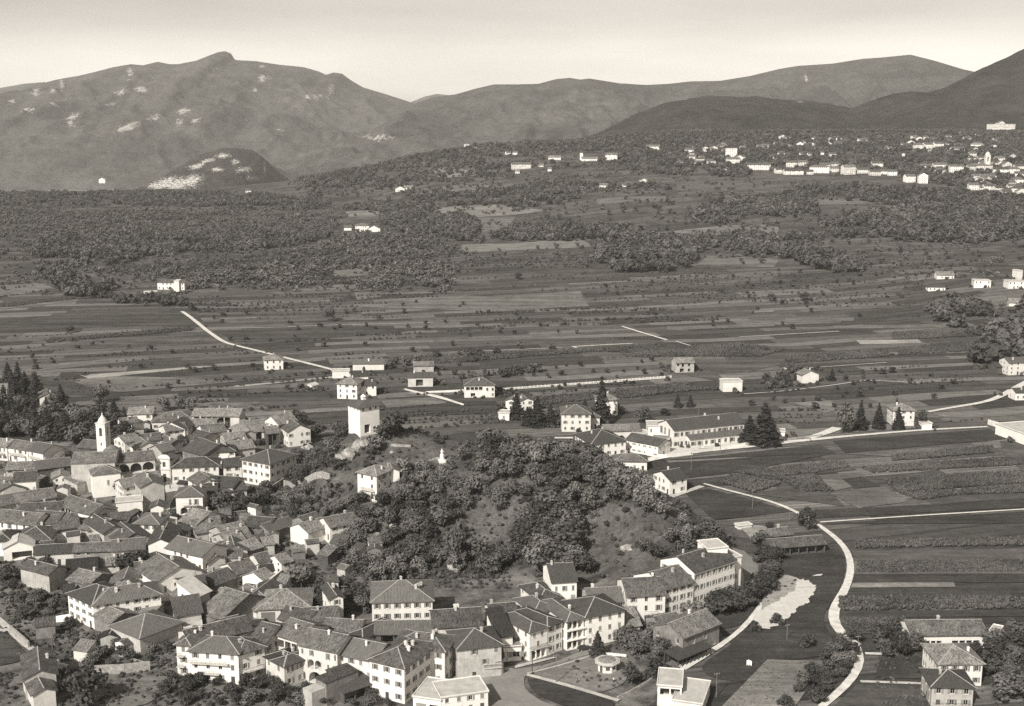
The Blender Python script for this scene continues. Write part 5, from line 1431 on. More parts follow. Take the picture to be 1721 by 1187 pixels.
m = MB(); m.lathe([(2.0, 20.35), (1.9, 21.0), (1.5, 21.9), (.75, 22.8), (.3, 23.6), (.3, 24.2), (0, 24.7)], 12); m.build('dome_cap', MAT['trim'], bt)
m = MB(); m.box(-.05, .05, -.05, .05, 24.6, 26.2); m.box(-.35, -.053, -.05, .05, 25.5, 25.6); m.box(.053, .35, -.05, .05, 25.5, 25.6); m.build('cross', MAT['iron'], bt)
m = MB(); m.lathe([(.12, 16.9), (.28, 16.6), (.4, 15.9), (.6, 15.5), (.6, 15.42), (0, 15.42)], 10); m.build('bell', MAT['iron'], bt)

# parish church: nave, arcaded wing, side chapel, lean-to are one building
nv = house('A', 470, 552, 762, 542, 13, 12.4, 'g', 'g', 'r3', 'church', 'parish church with tall blank grey nave wall below the bell tower', 'church', win=0, chim=0, pitch=.36, ov=.4, sag=.1)
house('A', 762, 548, 1030, 520, 11, 10.6, 'g', 'c', 'r3', 'church_wing', 'church wing with three dark arched loggia openings', 'church', chim=0, sag=.05,
      holes={'f': [(1.0, 16, 5.6, 9.7, 3.0, 3, 'arch')], 'r': [], 'l': []}, pitch=.36, ov=.5)
house('A', 612, 628, 800, 608, 9, 9.6, 'h', 'w', 'r3', 'chapel', 'pale side chapel with one small dark window before the church nave', 'chapel', chim=0, holes={'f': [(5.6, 6.5, 4.8, 6.8)]}, pitch=.4, ov=.5, faces='f')
house('A', 512, 692, 625, 650, 6, 4.6, 's', 'g', 'r3', 'sacristy', 'lean-to sacristy with sloping roof left of the side chapel', 'chapel', win=0, chim=0, pitch=.3, ov=.4)
p = at(*px('A', 742, 500), 11.0)
ap = empty('church_dome', (p[0], p[1] + 1, 0), 0, 'low round tiled turret roof at the foot of the bell tower', 'turret')
m = MB(); m.lathe([(3.2, 0), (3.2, 13.2)], 12); m.build('drum', MAT['c'], ap)
m = MB(); m.lathe([(3.7, 13.1), (3.6, 13.4), (1.6, 14.9), (0, 15.7)], 12); m.build('roof', MAT['r3'], ap)
# oratory front on the square
p = at(*px('A', 1097, 672), 0)
orr = empty('oratory', (p[0], p[1], 0), R(-8), 'small white baroque oratory front with niche and curved gable on the square', 'chapel')
FOOT.append((p[0], p[1] + 4, 4, 5, 1, 0))
m = MB()
wall_face(m, (-2.6, 0), (2.6, 0), 0, 10.2, [(1.9, 3.3, .02, 3.4, .5), (1.95, 3.25, 6.3, 8.6, .6)], 0)
for A, B in (((2.6, 0), (2.6, 9)), ((2.6, 9), (-2.6, 9)), ((-2.6, 9), (-2.6, 0))): wall_face(m, A, B, 0, 9.0, [])
m.build('wall', [MAT['w'], MAT['d']], orr)
m = MB(); pts = [(2.6 * math.cos(t), 10.2 + 1.5 * math.sin(t)) for t in [math.pi * i / 12 for i in range(13)]]
m.poly([(x, -.02, z) for x, z in pts[::-1]][::-1]); m.poly([(x, .5, z) for x, z in pts][::-1])
for (xa, za), (xb, zb) in zip(pts, pts[1:]): m.poly([(xa, -.02, za), (xa, .5, za), (xb, .5, zb), (xb, -.02, zb)])
m.build('pediment', MAT['w'], orr)
for z in (5.3, 10.0):
    m = MB(); m.box(-2.9, 2.9, -.4, -.005, z, z + .35); m.build('cornice', MAT['trim'], orr)
for x in (-2.35, 1.95):
    m = MB(); m.box(x, x + .4, -.15, -.006, 0, 9.98); m.build('pilaster', MAT['trim'], orr)
m = MB(); m.poly([(-3.2, 0.3, 9.0), (0, .3, 10.0), (0, 9.4, 10.0), (-3.2, 9.4, 9.0)]); m.poly([(0, .3, 10.0), (3.2, .3, 9.0), (3.2, 9.4, 9.0), (0, 9.4, 10.0)]); m.build('roof', MAT['r1'], orr)

# castle tower on the knoll
A = hit(*px('B', 842, 322)); 
c0 = hit(590 + 22, 724)
g = gz(c0[0], c0[1]) - .8
tw = empty('castle_tower', (c0[0], c0[1], g), R(38), 'massive square white tower with pyramid roof and lantern crowning the knoll', 'tower')
FOOT.append((c0[0], c0[1], 6.5, 6.5, 1, 0))
a = 4.45
m = MB()
for i, (P_, Q_) in enumerate((((-a, -a), (a, -a)), ((a, -a), (a, a)), ((a, a), (-a, a)), ((-a, a), (-a, -a)))):
    hs = [(1.2, 2.1, 10.7, 11.9, .5), (4.4, 5.3, 10.7, 11.9, .5), (6.9, 7.8, 10.7, 11.9, .5)]
    if i == 0: hs = hs + [(2.0, 4.6, 1.0, 4.4, .8), (6.6, 7.3, 1.6, 3.2, .5)]
    wall_face(m, P_, Q_, -2, 11.6, [(q[0], q[1], q[2] - .7, q[3] - .7, q[4]) if q[2] > 9 else q for q in hs], 0)
m.build('tower_wall', [MAT['w'], MAT['d']], tw)
P, rd, zr = hip_roof(-a, a, -a, a, 11.62, .46, .8)
V_, F_, uv_ = roof_shell([[(q[0], q[1], q[2] + .2) for q in f] for f in P], .18)
rf = link('roof', mesh('roof', V_, F_, MAT['r2'], None, uv_), tw)
m = MB(); m.box(-.75, .75, -.75, .75, 13.0, 14.7); m.lathe([(1.2, 14.7), (1.05, 14.9), (.5, 15.4), (0, 15.7)], 8); m.build('lantern', MAT['w'], rf)
m = MB(); m.box(-a - .9, a + 2.5, -a - 1.8, -a - 1.31, -2.5, .4); m.build('terrace_wall', MAT['stone_wall'], tw)

# statue
p = hit(743, 775)
st = empty('statue', (p[0], p[1], p[2]), R(20), 'white draped statue on a tapered pedestal on the knoll top', 'statue')
m = MB(); m.box(-1.3, 1.3, -1.3, 1.3, -.6, .35); m.lathe([(1.05, .353), (.8, 1.6), (.7, 2.1), (.85, 2.2), (.85, 2.4), (0, 2.4)], 8); m.build('pedestal', MAT['statue'], st)
m = MB(); m.lathe([(.62, 2.403), (.5, 2.9), (.46, 3.4), (.5, 3.8), (.42, 4.1), (.16, 4.25), (.14, 4.35), (.22, 4.5), (.22, 4.68), (.1, 4.82), (0, 4.85)], 10)
m.tube((.42, -.05, 4.0), (.5, -.4, 3.5), .12, .09); m.tube((.5, -.4, 3.5), (.15, -.6, 3.75), .09, .07); m.tube((-.42, -.05, 4.0), (-.5, -.4, 3.5), .12, .09); m.tube((-.5, -.4, 3.5), (-.1, -.6, 3.75), .09, .07)
m.build('figure', MAT['statue'], st)

# ------------------------------------------------------------ hotel (one building of wings)
def wing(root, tile, x1, y1, x2, y2, dep, h, roof, rt, holes, faces='flr', pitch=.4, name='wing'):
    n0 = len(COL.objects)
    return house(tile, x1, y1, x2, y2, dep, h, roof, 'w', rt, name, None, None, holes=holes, faces=faces, pitch=pitch, skip=0, shut=2, storey=2.9, sag=0, chim=0, detail=True)
hl = house('E', 440, 688, 560, 652, 13, 8.9, 'h', 'w', 'r2', 'hotel_wing', 'white left wing of the three-storey hotel with glazed corner porch', 'hotel', win=1, skip=.05, shut=2, storey=2.95, sag=0, chim=0, pitch=.38,
           holes={'f': [(.7, 5.8, .2, 2.9, 2.6, 3), (1.3, 2.2, 6.6, 8.0), (4.0, 4.9, 6.6, 8.0), (2.6, 3.5, 3.9, 5.4)]}, faces='fl', balc=(('f', .0, 1.0, 3.3, .5),))
house('E', 560, 652, 660, 612, 13, 8.85, 'h', 'w', 'r2', 'hotel_wing', 'recessed white link of the hotel between left wing and galleries', 'hotel', skip=0, shut=1, storey=2.95, sag=0, chim=0, pitch=.36, faces='f')
hg = house('E', 692, 616, 806, 592, 15, 9.1, 'h', 'w', 'r2', 'hotel_galleries', 'hotel centre block with three tiers of open white-pillared galleries', 'hotel', chim=1, sag=0, pitch=.4,
           holes={'f': [(.2, 8.4, .3, 2.85, 2.4, 3), (.2, 8.4, 3.25, 5.9, 2.4, 3, 'open'), (.2, 8.4, 6.25, 8.9, 2.4, 3, 'open')], 'l': [(10.5, 14.4, .35, 2.75, 2.2, 2), (10.5, 14.4, 3.25, 5.9, 2.2, 2, 'open'), (10.5, 14.4, 6.25, 8.9, 2.2, 2, 'open')]}, faces='f')
W_, D_, _ = DIM[hg.name]
for z in (2.95, 5.95):
    m = MB(); m.box(-W_ / 2 - .35, W_ / 2 + .35, -.55, -.006, z, z + .28); m.box(-W_ / 2 - .35, -W_ / 2 - .006, -.003, 4.6, z, z + .28); m.build('gallery_slab', MAT['w'], hg)
house('E', 816, 588, 1078, 538, 12, 9.2, 'h', 'w', 'r2', 'hotel_wing', 'long bright right wing of the hotel with pale shutters', 'hotel', skip=0, shut=2, storey=3.0, sag=0, chim=0, pitch=.38, faces='fr', win=1)

# kiosk in the little park
p = at(*px('E', 965, 972), 0)
kc = empty('kiosk', (p[0], p[1] + 2.2, 0), 0, 'octagonal white kiosk with broad flat rim roof in the hotel park', 'kiosk')
FOOT.append((p[0], p[1] + 2.2, 4, 4, 1, 0))
oct_ = lambda r: [(r * math.cos(math.pi / 8 + i * math.pi / 4), r * math.sin(math.pi / 8 + i * math.pi / 4)) for i in range(8)]
m = MB(); pts = oct_(2.7)
for i in range(8):
    hs = [(.55, 1.5, .1, 2.2)] if i in (4,) else ([(.5, 1.6, 1.0, 2.1)] if i in (5, 6, 3) else [])
    wall_face(m, pts[i], pts[(i + 1) % 8], 0, 2.8, hs, 0)
m.build('wall', [MAT['w'], MAT['d']], kc)
m = MB(); m.prism(oct_(2.4), .02, 2.3, 0); m.build('inside', MAT['d'], kc)
m = MB(); m.prism(oct_(3.7), 2.803, 3.05); m.prism(oct_(3.2), 3.053, 3.3); m.build('roof', MAT['fl'], kc)
m = MB(); m.lathe([(2.6, 3.303), (1.2, 3.6), (0, 3.7)], 8); m.build('roof_cap', MAT['r3'], kc)

# long open shelter
A, B = at(*px('E', 1440, 872), 3.0), at(*px('E', 1655, 782), 3.0)
rz = math.atan2(B[1] - A[1], B[0] - A[0]); Ls = float(np.linalg.norm((B - A)[:2]))
sh = empty('shelter', ((A[0] + B[0]) / 2, (A[1] + B[1]) / 2, 0), rz, 'long open shelter with one straight dark roof on posts beside the stream path', 'shelter')
c, s = math.cos(rz), math.sin(rz)
FOOT.append(((A[0] + B[0]) / 2 - s * 2.5, (A[1] + B[1]) / 2 + c * 2.5, Ls / 2, 3, c, s))
V_, F_, uv_ = roof_shell([[(-Ls / 2 - .5, -.6, 2.9), (Ls / 2 + .5, -.6, 2.9), (Ls / 2 + .5, 5.4, 3.7), (-Ls / 2 - .5, 5.4, 3.7)]], .16)
link('roof', mesh('roof', V_, F_, MAT['r2'], None, uv_), sh)
for k in range(9):
    for y, z in ((0, 2.8), (5, 3.45)):
        m = MB(); m.box(-.1, .1, -.1, .1, -.2, z); o = m.build('post', MAT['wood'], sh); o.location = (-Ls / 2 + Ls * k / 8, y, 0)
m = MB(); m.box(-Ls / 2, Ls / 2, 5.12, 5.3, 0, 2.6); m.build('back_wall', MAT['d'], sh)

# screen wall at the bottom, its shade painted in as dark stone
A, B = at(*px('D', 672, 1036), 6.5), at(*px('D', 888, 952), 6.5)
rz = math.atan2(B[1] - A[1], B[0] - A[0]); Ls = float(np.linalg.norm((B - A)[:2]))
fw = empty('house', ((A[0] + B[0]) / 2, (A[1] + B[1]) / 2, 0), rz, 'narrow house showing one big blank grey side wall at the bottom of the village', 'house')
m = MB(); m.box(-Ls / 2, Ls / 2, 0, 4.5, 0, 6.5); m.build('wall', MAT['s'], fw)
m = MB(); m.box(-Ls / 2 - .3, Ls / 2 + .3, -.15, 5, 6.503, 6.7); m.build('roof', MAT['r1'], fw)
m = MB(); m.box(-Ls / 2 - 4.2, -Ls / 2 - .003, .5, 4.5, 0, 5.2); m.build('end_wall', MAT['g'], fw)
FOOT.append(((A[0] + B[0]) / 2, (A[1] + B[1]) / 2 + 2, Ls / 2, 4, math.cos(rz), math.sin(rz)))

# ------------------------------------------------------------ walls, fences
def wall_line(tile, pts, hgt, th, mat, name, label, cat='wall', lift=0.0):
    P = [hit(*px(tile, *q)) for q in pts]
    m = MB()
    for a, b in zip(P, P[1:]):
        n = max(1, int(np.linalg.norm(b[:2] - a[:2]) / 6))
        for k in range(n):
            q0, q1 = a[:2] + (b - a)[:2] * k / n, a[:2] + (b - a)[:2] * (k + 1) / n
            d = (q1 - q0) / (np.linalg.norm(q1 - q0) + 1e-9)
            nn = np.array([-d[1], d[0]]) * th / 2
            z0, z1 = gz(*q0), gz(*q1)
            A, B, C_, D_ = q0 - nn, q1 - nn, q1 + nn, q0 + nn
            lo = [(A[0], A[1], z0 - .5), (B[0], B[1], z1 - .5), (C_[0], C_[1], z1 - .5), (D_[0], D_[1], z0 - .5)]
            hi = [(A[0], A[1], z0 + hgt), (B[0], B[1], z1 + hgt), (C_[0], C_[1], z1 + hgt), (D_[0], D_[1], z0 + hgt)]
            m.poly(hi)
            m.poly([lo[0], lo[1], hi[1], hi[0]]); m.poly([lo[2], lo[3], hi[3], hi[2]])
            if k == 0: m.poly([lo[3], lo[0], hi[0], hi[3]])
            if k == n - 1: m.poly([lo[1], lo[2], hi[2], hi[1]])
    o = m.build(name, MAT[mat])
    return tag(o, label, cat)
wall_line('A', [(200, 1092), (460, 1065), (705, 1040)], 3.2, .5, 'whitewall', 'garden_wall', 'long bright white courtyard wall in the western village')
wall_line('B', [(385, 700), (540, 680), (690, 662)], 2.6, .5, 'stone_wall', 'garden_wall', 'terrace wall across the slope under the rocky knoll')
wall_line('B', [(265, 760), (330, 715), (385, 680)], 2.2, .5, 'stone_wall', 'garden_wall', 'slanting wall climbing from the palazzo garden to the knoll')
wall_line('B', [(90, 850), (190, 785)], 2.0, .5, 'stone_wall', 'garden_wall', 'slanting lower garden wall beside the tall cream palazzo')
wall_line('B', [(985, 352), (1040, 358), (1090, 378)], .8, .5, 'rock', 'ruin_wall', 'low ruined rubble wall just below the castle tower')
wall_line('B', [(1070, 430), (1140, 436), (1230, 440)], .8, .5, 'rock', 'ruin_wall', 'low ruined rubble wall across the grassy knoll top')
wall_line('B', [(1330, 545), (1400, 520), (1480, 540), (1500, 560)], .7, .5, 'rock', 'terrace_edge', 'low curved stone edging at the foot of the white statue')
wall_line('C', [(640, 975), (840, 965), (1010, 945)], 2.6, .6, 'stone_wall', 'garden_wall', 'old stone garden wall along the bottom left orchard')
wall_line('C', [(70, 690), (150, 760), (195, 800)], 2.2, .5, 'stone_wall', 'garden_wall', 'short stone wall beside the pale lane at the left')
wall_line('C', [(300, 905), (450, 945)], 1.6, .5, 'whitewall', 'garden_wall', 'white lane wall behind the bottom left gabled houses')
wall_line('C', [(800, 850), (975, 905)], .6, .4, 'stone_wall', 'garden_edge', 'low stone edge through the bottom left orchard')
wall_line('D', [(210, 520), (382, 385)], 6.0, .6, 'c', 'firewall', 'long pale diagonal wall topping the dark-roofed house')
wall_line('E', [(860, 835), (960, 850), (1090, 862)], 1.0, .3, 'whitewall', 'garden_wall', 'low pale wall between hotel park and garden trees')
wall_line('E', [(1030, 1140), (1110, 1105), (1240, 1030), (1300, 985)], .8, .4, 'stone_wall', 'garden_wall', 'long low wall leading to the modern white pavilion')
wall_line('G', [(1080, 600), (1180, 630), (1290, 668), (1345, 672), (1520, 650)], 1.5, .3, 'whitewall', 'yard_wall', 'white yard wall curving round the factory corner')
wall_line('H', [(150, 478), (230, 465), (335, 448)], 1.7, .3, 'whitewall', 'yard_wall', 'white wall along the main road before the factory')
wall_line('H', [(510, 425), (600, 412), (700, 402)], 1.0, .3, 'stone_wall', 'field_wall', 'low stone wall between factory conifers and road fork')
wall_line('B', [(1190, 62), (1320, 92), (1470, 130), (1580, 165)], .9, .3, 'c', 'garden_wall', 'white wall stepping down toward the tower field from the villa')
wall_line('B', [(1330, 82), (1460, 76), (1580, 70)], 1.0, .4, 'whitewall', 'garden_wall', 'white front wall of the veranda villa garden')
wall_line('H', [(1538, 342), (1640, 372), (1730, 425)], 2.6, .4, 'c', 'yard_wall', 'long pale wall at the right edge above the dark meadow')
# white post fence across the plain
P0, P1, P2 = hit(833, 657), hit(985, 646), hit(1128, 635)
fe = empty('fence', tuple(P0), 0, 'long white post-and-rail garden fence running east from the veranda villa', 'fence')
pm = MB(); pm.box(-.14, .14, -.14, .14, -.2, 1.5); pmd = pm.data('post', MAT['whitewall'])
pts = [P0 + (P1 - P0) * k / 24 for k in range(24)] + [P1 + (P2 - P1) * k / 24 for k in range(25)]
for q in pts:
    o = link('post', pmd, fe); o.location = (q[0] - P0[0], q[1] - P0[1], gz(q[0], q[1]) - P0[2])
for a, b in ((P0, P1), (P1, P2)):
    m = MB(); v = (b - a); nn = np.array([-v[1], v[0], 0]) / np.linalg.norm(v[:2]) * .1
    A, B = a - P0, b - P0
    for z in (0, .75):
        q = [A - nn, B - nn, B + nn, A + nn]
        lo = [(p_[0], p_[1], z + .05 + p_[2]) for p_ in q]; hi = [(p_[0], p_[1], z + .5 + p_[2]) for p_ in q]
        m.poly(hi)
        for i in range(4): m.poly([lo[i], lo[(i + 1) % 4], hi[(i + 1) % 4], hi[i]])
    m.build('rail', MAT['whitewall'], fe)

# ------------------------------------------------------------ poles, lamps, cars, people
def pole(tile, x, y, hgt, label, lamp=False):
    p = hit(*px(tile, x, y))
    o = empty('street_lamp' if lamp else 'utility_pole', tuple(p), R(20), label, 'street lamp' if lamp else 'utility pole')
    m = MB(); m.tube((0, 0, -.3), (0, 0, hgt), .13, .08, 6); m.build('post', MAT['pole' if not lamp else 'iron'], o)
    if lamp:
        m = MB(); m.tube((0, 0, hgt), (.9, 0, hgt + .35), .05, .04, 5); m.build('arm', MAT['iron'], o)
        m = MB(); m.lathe([(0, hgt + .1), (.28, hgt + .12), (.12, hgt + .36), (0, hgt + .4)], 8, 0, .9); m.build('lamp_head', MAT['trim'], o)
    else:
        m = MB(); m.box(-.8, .8, -.06, .06, hgt - .6, hgt - .45); m.build('crossarm', MAT['wood'], o)
        for k in (-.7, -.25, .25, .7):
            m = MB(); m.lathe([(.05, hgt - .447), (.07, hgt - .3), (0, hgt - .25)], 6, 0, k); m.build('insulator', MAT['trim'], o)
pole('E', 458, 975, 6.5, 'tall dark lamp post on the near kerb of the hotel street', True)
pole('E', 620, 1035, 8.5, 'tall pale mast on the corner of the hotel park lawn')
pole('E', 1432, 210, 7, 'thin pole on the steep grass behind the white row houses')
pole('E', 1515, 130, 7, 'thin pole beside the upper road behind the shuttered house')
pole('H', 345, 770, 8, 'thin pole in the meadow left of the round roadside tree')
pole('H', 35, 572, 8, 'thin pole in the meadow by the small detached house')
pole('H', 183, 490, 7.5, 'thin pole at the factory road edge')
pole('H', 232, 440, 5, 'thin pole before the factory lean-to')
pole('H', 1208, 335, 6.5, 'thin pole beside the conifer villa lodge')
pole('H', 532, 835, 8, 'thin pole in the dark meadow behind the farm')
pole('H', 72, 300, 7, 'thin pole behind the long factory roof')
pole('F', 162, 850, 7, 'thin pole beside the low flat extension at the bottom')
pole('F', 520, 560, 5, 'thin pole standing in the open meadow below the gravel patch')
pole('D', 795, 560, 9, 'thin pole right of the tall narrow gabled house')
pole('F', 878, 610, 4.5, 'short post at the gap of the white road')
pole('C', 355, 850, 6, 'thin pole in the garden beside the pale lane')
pole('G', 384, 465, 6, 'thin pole in front of the dark spruces')

def car(tile, x, y, rz, mat, label):
    p = hit(*px(tile, x, y))
    o = empty('car', tuple(p + np.array([0, 0, .22])), rz, label, 'car')
    prof = [(-2.0, .35), (-2.05, .7), (-1.9, .92), (-1.35, .98), (-.9, 1.42), (.35, 1.46), (.85, 1.0), (1.75, .9), (2.0, .66), (2.0, .35)]
    m = MB()
    hw = lambda z: .78 if z < 1.1 else .6
    for (xa, za), (xb, zb) in zip(prof, prof[1:]):
        m.poly([(xa, -hw(za), za), (xb, -hw(zb), zb), (xb, hw(zb), zb), (xa, hw(za), za)])
    m.poly([(a, -hw(b), b) for a, b in prof]); m.poly([(a, hw(b), b) for a, b in reversed(prof)])
    m.poly([(-2, -.78, .35), (-2, .78, .35), (2, .78, .35), (2, -.78, .35)])
    m.build('body', MAT[mat], o)
    m = MB()
    for s_ in (-1, 1):
        q = [(-1.15, s_ * .725, 1.05), (-.85, s_ * .63, 1.38), (.3, s_ * .63, 1.4), (.7, s_ * .74, 1.05)]
        m.poly(q if s_ < 0 else q[::-1])
    m.poly([(.42, -.56, 1.42), (.84, -.7, 1.03), (.84, .7, 1.03), (.42, .56, 1.42)]); m.poly([(-.92, .56, 1.41), (-1.33, .7, 1.02), (-1.33, -.7, 1.02), (-.92, -.56, 1.41)])
    g_ = m.build('windows', MAT['glass'], o); g_.name = 'glazing'
    for xw in (-1.25, 1.25):
        for yw in (-.72, .72):
            m = MB(); m.tube((xw, yw - .1, .3), (xw, yw + .1, .3), .32, .32, 10); t_ = m.build('wheel', MAT['rubber'], o)
            m = MB(); m.tube((xw, yw - .104 if yw < 0 else yw + .094, .3), (xw, yw - .094 if yw < 0 else yw + .104, .3), .17, .17, 8); m.build('hub_cap', MAT['chrome'], t_)
    for yw in (-.5, .5):
        m = MB(); m.tube((1.98, yw, .68), (2.06, yw, .68), .13, .12, 8); m.build('headlight', MAT['chrome'], o)
    m = MB(); m.box(2.03, 2.13, -.7, .7, .38, .48); m.box(-2.16, -2.06, -.7, .7, .38, .48); m.build('bumper', MAT['chrome'], o)
car('E', 808, 815, R(22), 'carpaint', 'dark rounded saloon car parked before the hotel galleries')
car('G', 1450, 578, R(10), 'carpaint', 'dark car parked against the gable end of the factory')
car('G', 1585, 612, R(5), 'carpale', 'pale car standing in the factory yard before the lean-to')

def person(tile, x, y, rz, label, top, legm, step=.22):
    p = hit(*px(tile, x, y))
    o = empty('person', tuple(p + np.array([0, 0, .22])), rz, label, 'person')
    me = bpy.data.meshes.new('body')
    J = {'pelvis': (0, 0, .95), 'chest': (0, .02, 1.25), 'neck': (0, .02, 1.45), 'head': (0, .0, 1.56), 'crown': (0, 0, 1.7),
         'hl': (-.1, 0, .9), 'kl': (-.11, -step, .5), 'fl': (-.11, -step * .6, .06), 'tl': (-.11, -step * .6 - .16, .03), 'hr': (.1, 0, .9), 'kr': (.11, .02, .5), 'fr': (.11, step * 1.2, .07), 'tr': (.11, step * 1.2 - .16, .03),
         'sl': (-.19, .02, 1.4), 'el': (-.24, .1, 1.12), 'wl': (-.23, .02, .88), 'sr': (.19, .02, 1.4), 'er': (.24, -.06, 1.12), 'wr': (.23, -.2, .92)}
    rad = {'pelvis': .14, 'chest': .16, 'neck': .06, 'head': .095, 'crown': .085, 'hl': .1, 'kl': .065, 'fl': .045, 'tl': .04, 'hr': .1, 'kr': .065, 'fr': .045, 'tr': .04, 'sl': .07, 'el': .05, 'wl': .036, 'sr': .07, 'er': .05, 'wr': .036}
    ks = list(J)
    E = [('pelvis', 'chest'), ('chest', 'neck'), ('neck', 'head'), ('head', 'crown'), ('pelvis', 'hl'), ('hl', 'kl'), ('kl', 'fl'), ('fl', 'tl'), ('pelvis', 'hr'), ('hr', 'kr'), ('kr', 'fr'), ('fr', 'tr'), ('chest', 'sl'), ('sl', 'el'), ('el', 'wl'), ('chest', 'sr'), ('sr', 'er'), ('er', 'wr')]
    me.from_pydata([J[k] for k in ks], [(ks.index(a), ks.index(b)) for a, b in E], [])
    b = link('body', me, o)
    b.modifiers.new('skin', 'SKIN')
    for i, k in enumerate(ks):
        sv = me.skin_vertices[0].data[i]
        sv.radius = (rad[k], rad[k] * .85); sv.use_root = k == 'pelvis'
    b.modifiers.new('sub', 'SUBSURF').render_levels = 1
    me.materials.append(MAT['skin'])
    m = MB(); m.lathe([(.16, .86), (.19, 1.0), (.17, 1.15), (.23, 1.36), (.15, 1.45), (.08, 1.47)], 10); m.build('jacket', MAT[top], o)
    m = MB()
    for a, c in (('hl', 'kl'), ('kl', 'fl'), ('hr', 'kr'), ('kr', 'fr')): m.tube(J[a], J[c], rad[a] + .025, rad[c] + .02, 8)
    m.build('trousers', MAT[legm], o)
    m = MB(); m.lathe([(.115, 1.6), (.12, 1.68), (.06, 1.745), (0, 1.75)], 8); m.build('hair', MAT['wood'], o)
person('H', 400, 466, R(120), 'person in dark clothes walking along the main road past the factory conifers', 'cloth', 'cloth')
person('H', 640, 430, R(60), 'person in dark clothes walking on the main road near the fork', 'cloth', 'cloth', .14)
person('R', 462, 300, R(10), 'person in dark clothes standing on the pale church square', 'cloth', 'cloth', .1)
p = hit(1259, 1121)
o = empty('hanging_cloth', tuple(p), R(-15), 'white cloth hung on a stake in the dark meadow', 'cloth')
m = MB(); m.tube((0, 0, -.2), (0, 0, 2.3), .04, .03, 5); m.build('stake', MAT['wood'], o)
m = MB()
for k in range(7):
    a, b = -.75 + k * .21, -.54 + k * .21
    za, zb = 2.15 - .1 * abs(k - 3), 2.15 - .1 * abs(k - 2)
    ya, yb = (-.1 if k % 2 else .08), (.08 if k % 2 else -.1)
    m.poly([(a, ya * 1.6, .35 + .12 * (k % 3)), (b, yb * 1.6, .35 + .12 * ((k + 1) % 3)), (b, yb, zb), (a, ya, za)])
m.build('sheet', MAT['statue'], o)

person('V', 766, 1045, R(80), 'person in dark clothes walking on the path edge of the hotel park', 'cloth', 'cloth')
person('V', 1196, 1040, R(200), 'person standing on the grass before the kiosk in the hotel park', 'cloth2', 'cloth', .08)
person('V', 505, 742, R(30), 'person in dark clothes on the hotel street beside the tall mast', 'cloth', 'cloth')
person('R', 452, 262, R(150), 'person in dark clothes in the upper part of the pale church square', 'cloth', 'cloth')
# ------------------------------------------------------------ wings that belong together
merge('white left wing of the three-storey hotel with glazed corner porch',
      ['recessed white link of the hotel between left wing and galleries', 'hotel centre block with three tiers of open white-pillared galleries', 'long bright right wing of the hotel with pale shutters', 'dark hip-roofed rear block behind the hotel',
       'narrow hotel annex with dark sloping roof between garage and hotel'],
      'hotel', 'large white three-storey hotel with pillared galleries and several grey hipped roofs', 'hotel')
merge('parish church with tall blank grey nave wall below the bell tower', ['church wing with three dark arched loggia openings', 'pale side chapel with one small dark window before the church nave', 'lean-to sacristy with sloping roof left of the side chapel', 'low round tiled turret roof at the foot of the bell tower'],
      'church', 'parish church with blank grey nave, three-arched wing and side chapel, below the bell tower', 'church')
merge('great L-shaped farmhouse with smooth grey hipped roof over the gardens, long wing', ['white western wing of the great L-shaped farmhouse with shuttered windows'], 'farmhouse', 'great white L-shaped farmhouse with smooth grey hipped roof over the western gardens', 'farmhouse')
merge('small stone-faced front house with dark pyramid roof above the gardens', ['sunlit side wing of the small dark pyramid-roofed front house'])
merge('white house end with pale roof standing alone under the knoll, left half', ['white house with pale roof standing alone under the knoll, right half'], None, 'white house with two pale roofs standing alone under the knoll')
merge('tall narrow white house on the knoll slope half hidden by trees', ['white gabled wing right of the tall narrow knoll-slope house'])
merge('white house with full-length balconies facing the kitchen gardens', ['white west end of the balconied house with a jutting balcony', 'white house with dark hipped roof joined to the balconied house on the east'])
merge('long two-storey white factory with regular dark windows and grey roof', ['low lean-to hall along the front of the long white factory', 'white flat-roofed block at the left end of the long factory'])
merge('white cubic villa with hipped roof left of the factory group', ['grey-roofed annex attached to the white cubic villa'])
merge('tall white farmhouse with pale hipped roof behind the tower hill', ['lower white wing right of the tall farmhouse behind the tower hill', 'dark-roofed block behind the tall white farmhouse'])
merge('long low farmhouse with one straight grey roof among the right-hand fields', ['stepped white annex at the right end of the long low farmhouse'])
merge('modern white pavilion with flat pale roof in the bottom foreground', ['low flat-roofed extension right of the modern white pavilion'])
merge('low white flat-roofed building at the bottom centre, right block with windows', ['low white flat-roofed building at the bottom centre, left block with strip windows'], None, 'low white flat-roofed building with strip windows at the bottom centre')
merge('long three-storey white house with rows of shuttered windows at the road bend', ['white flat-topped end block at the road bend', 'white flat-topped upper storey block rising behind the long shuttered house'])

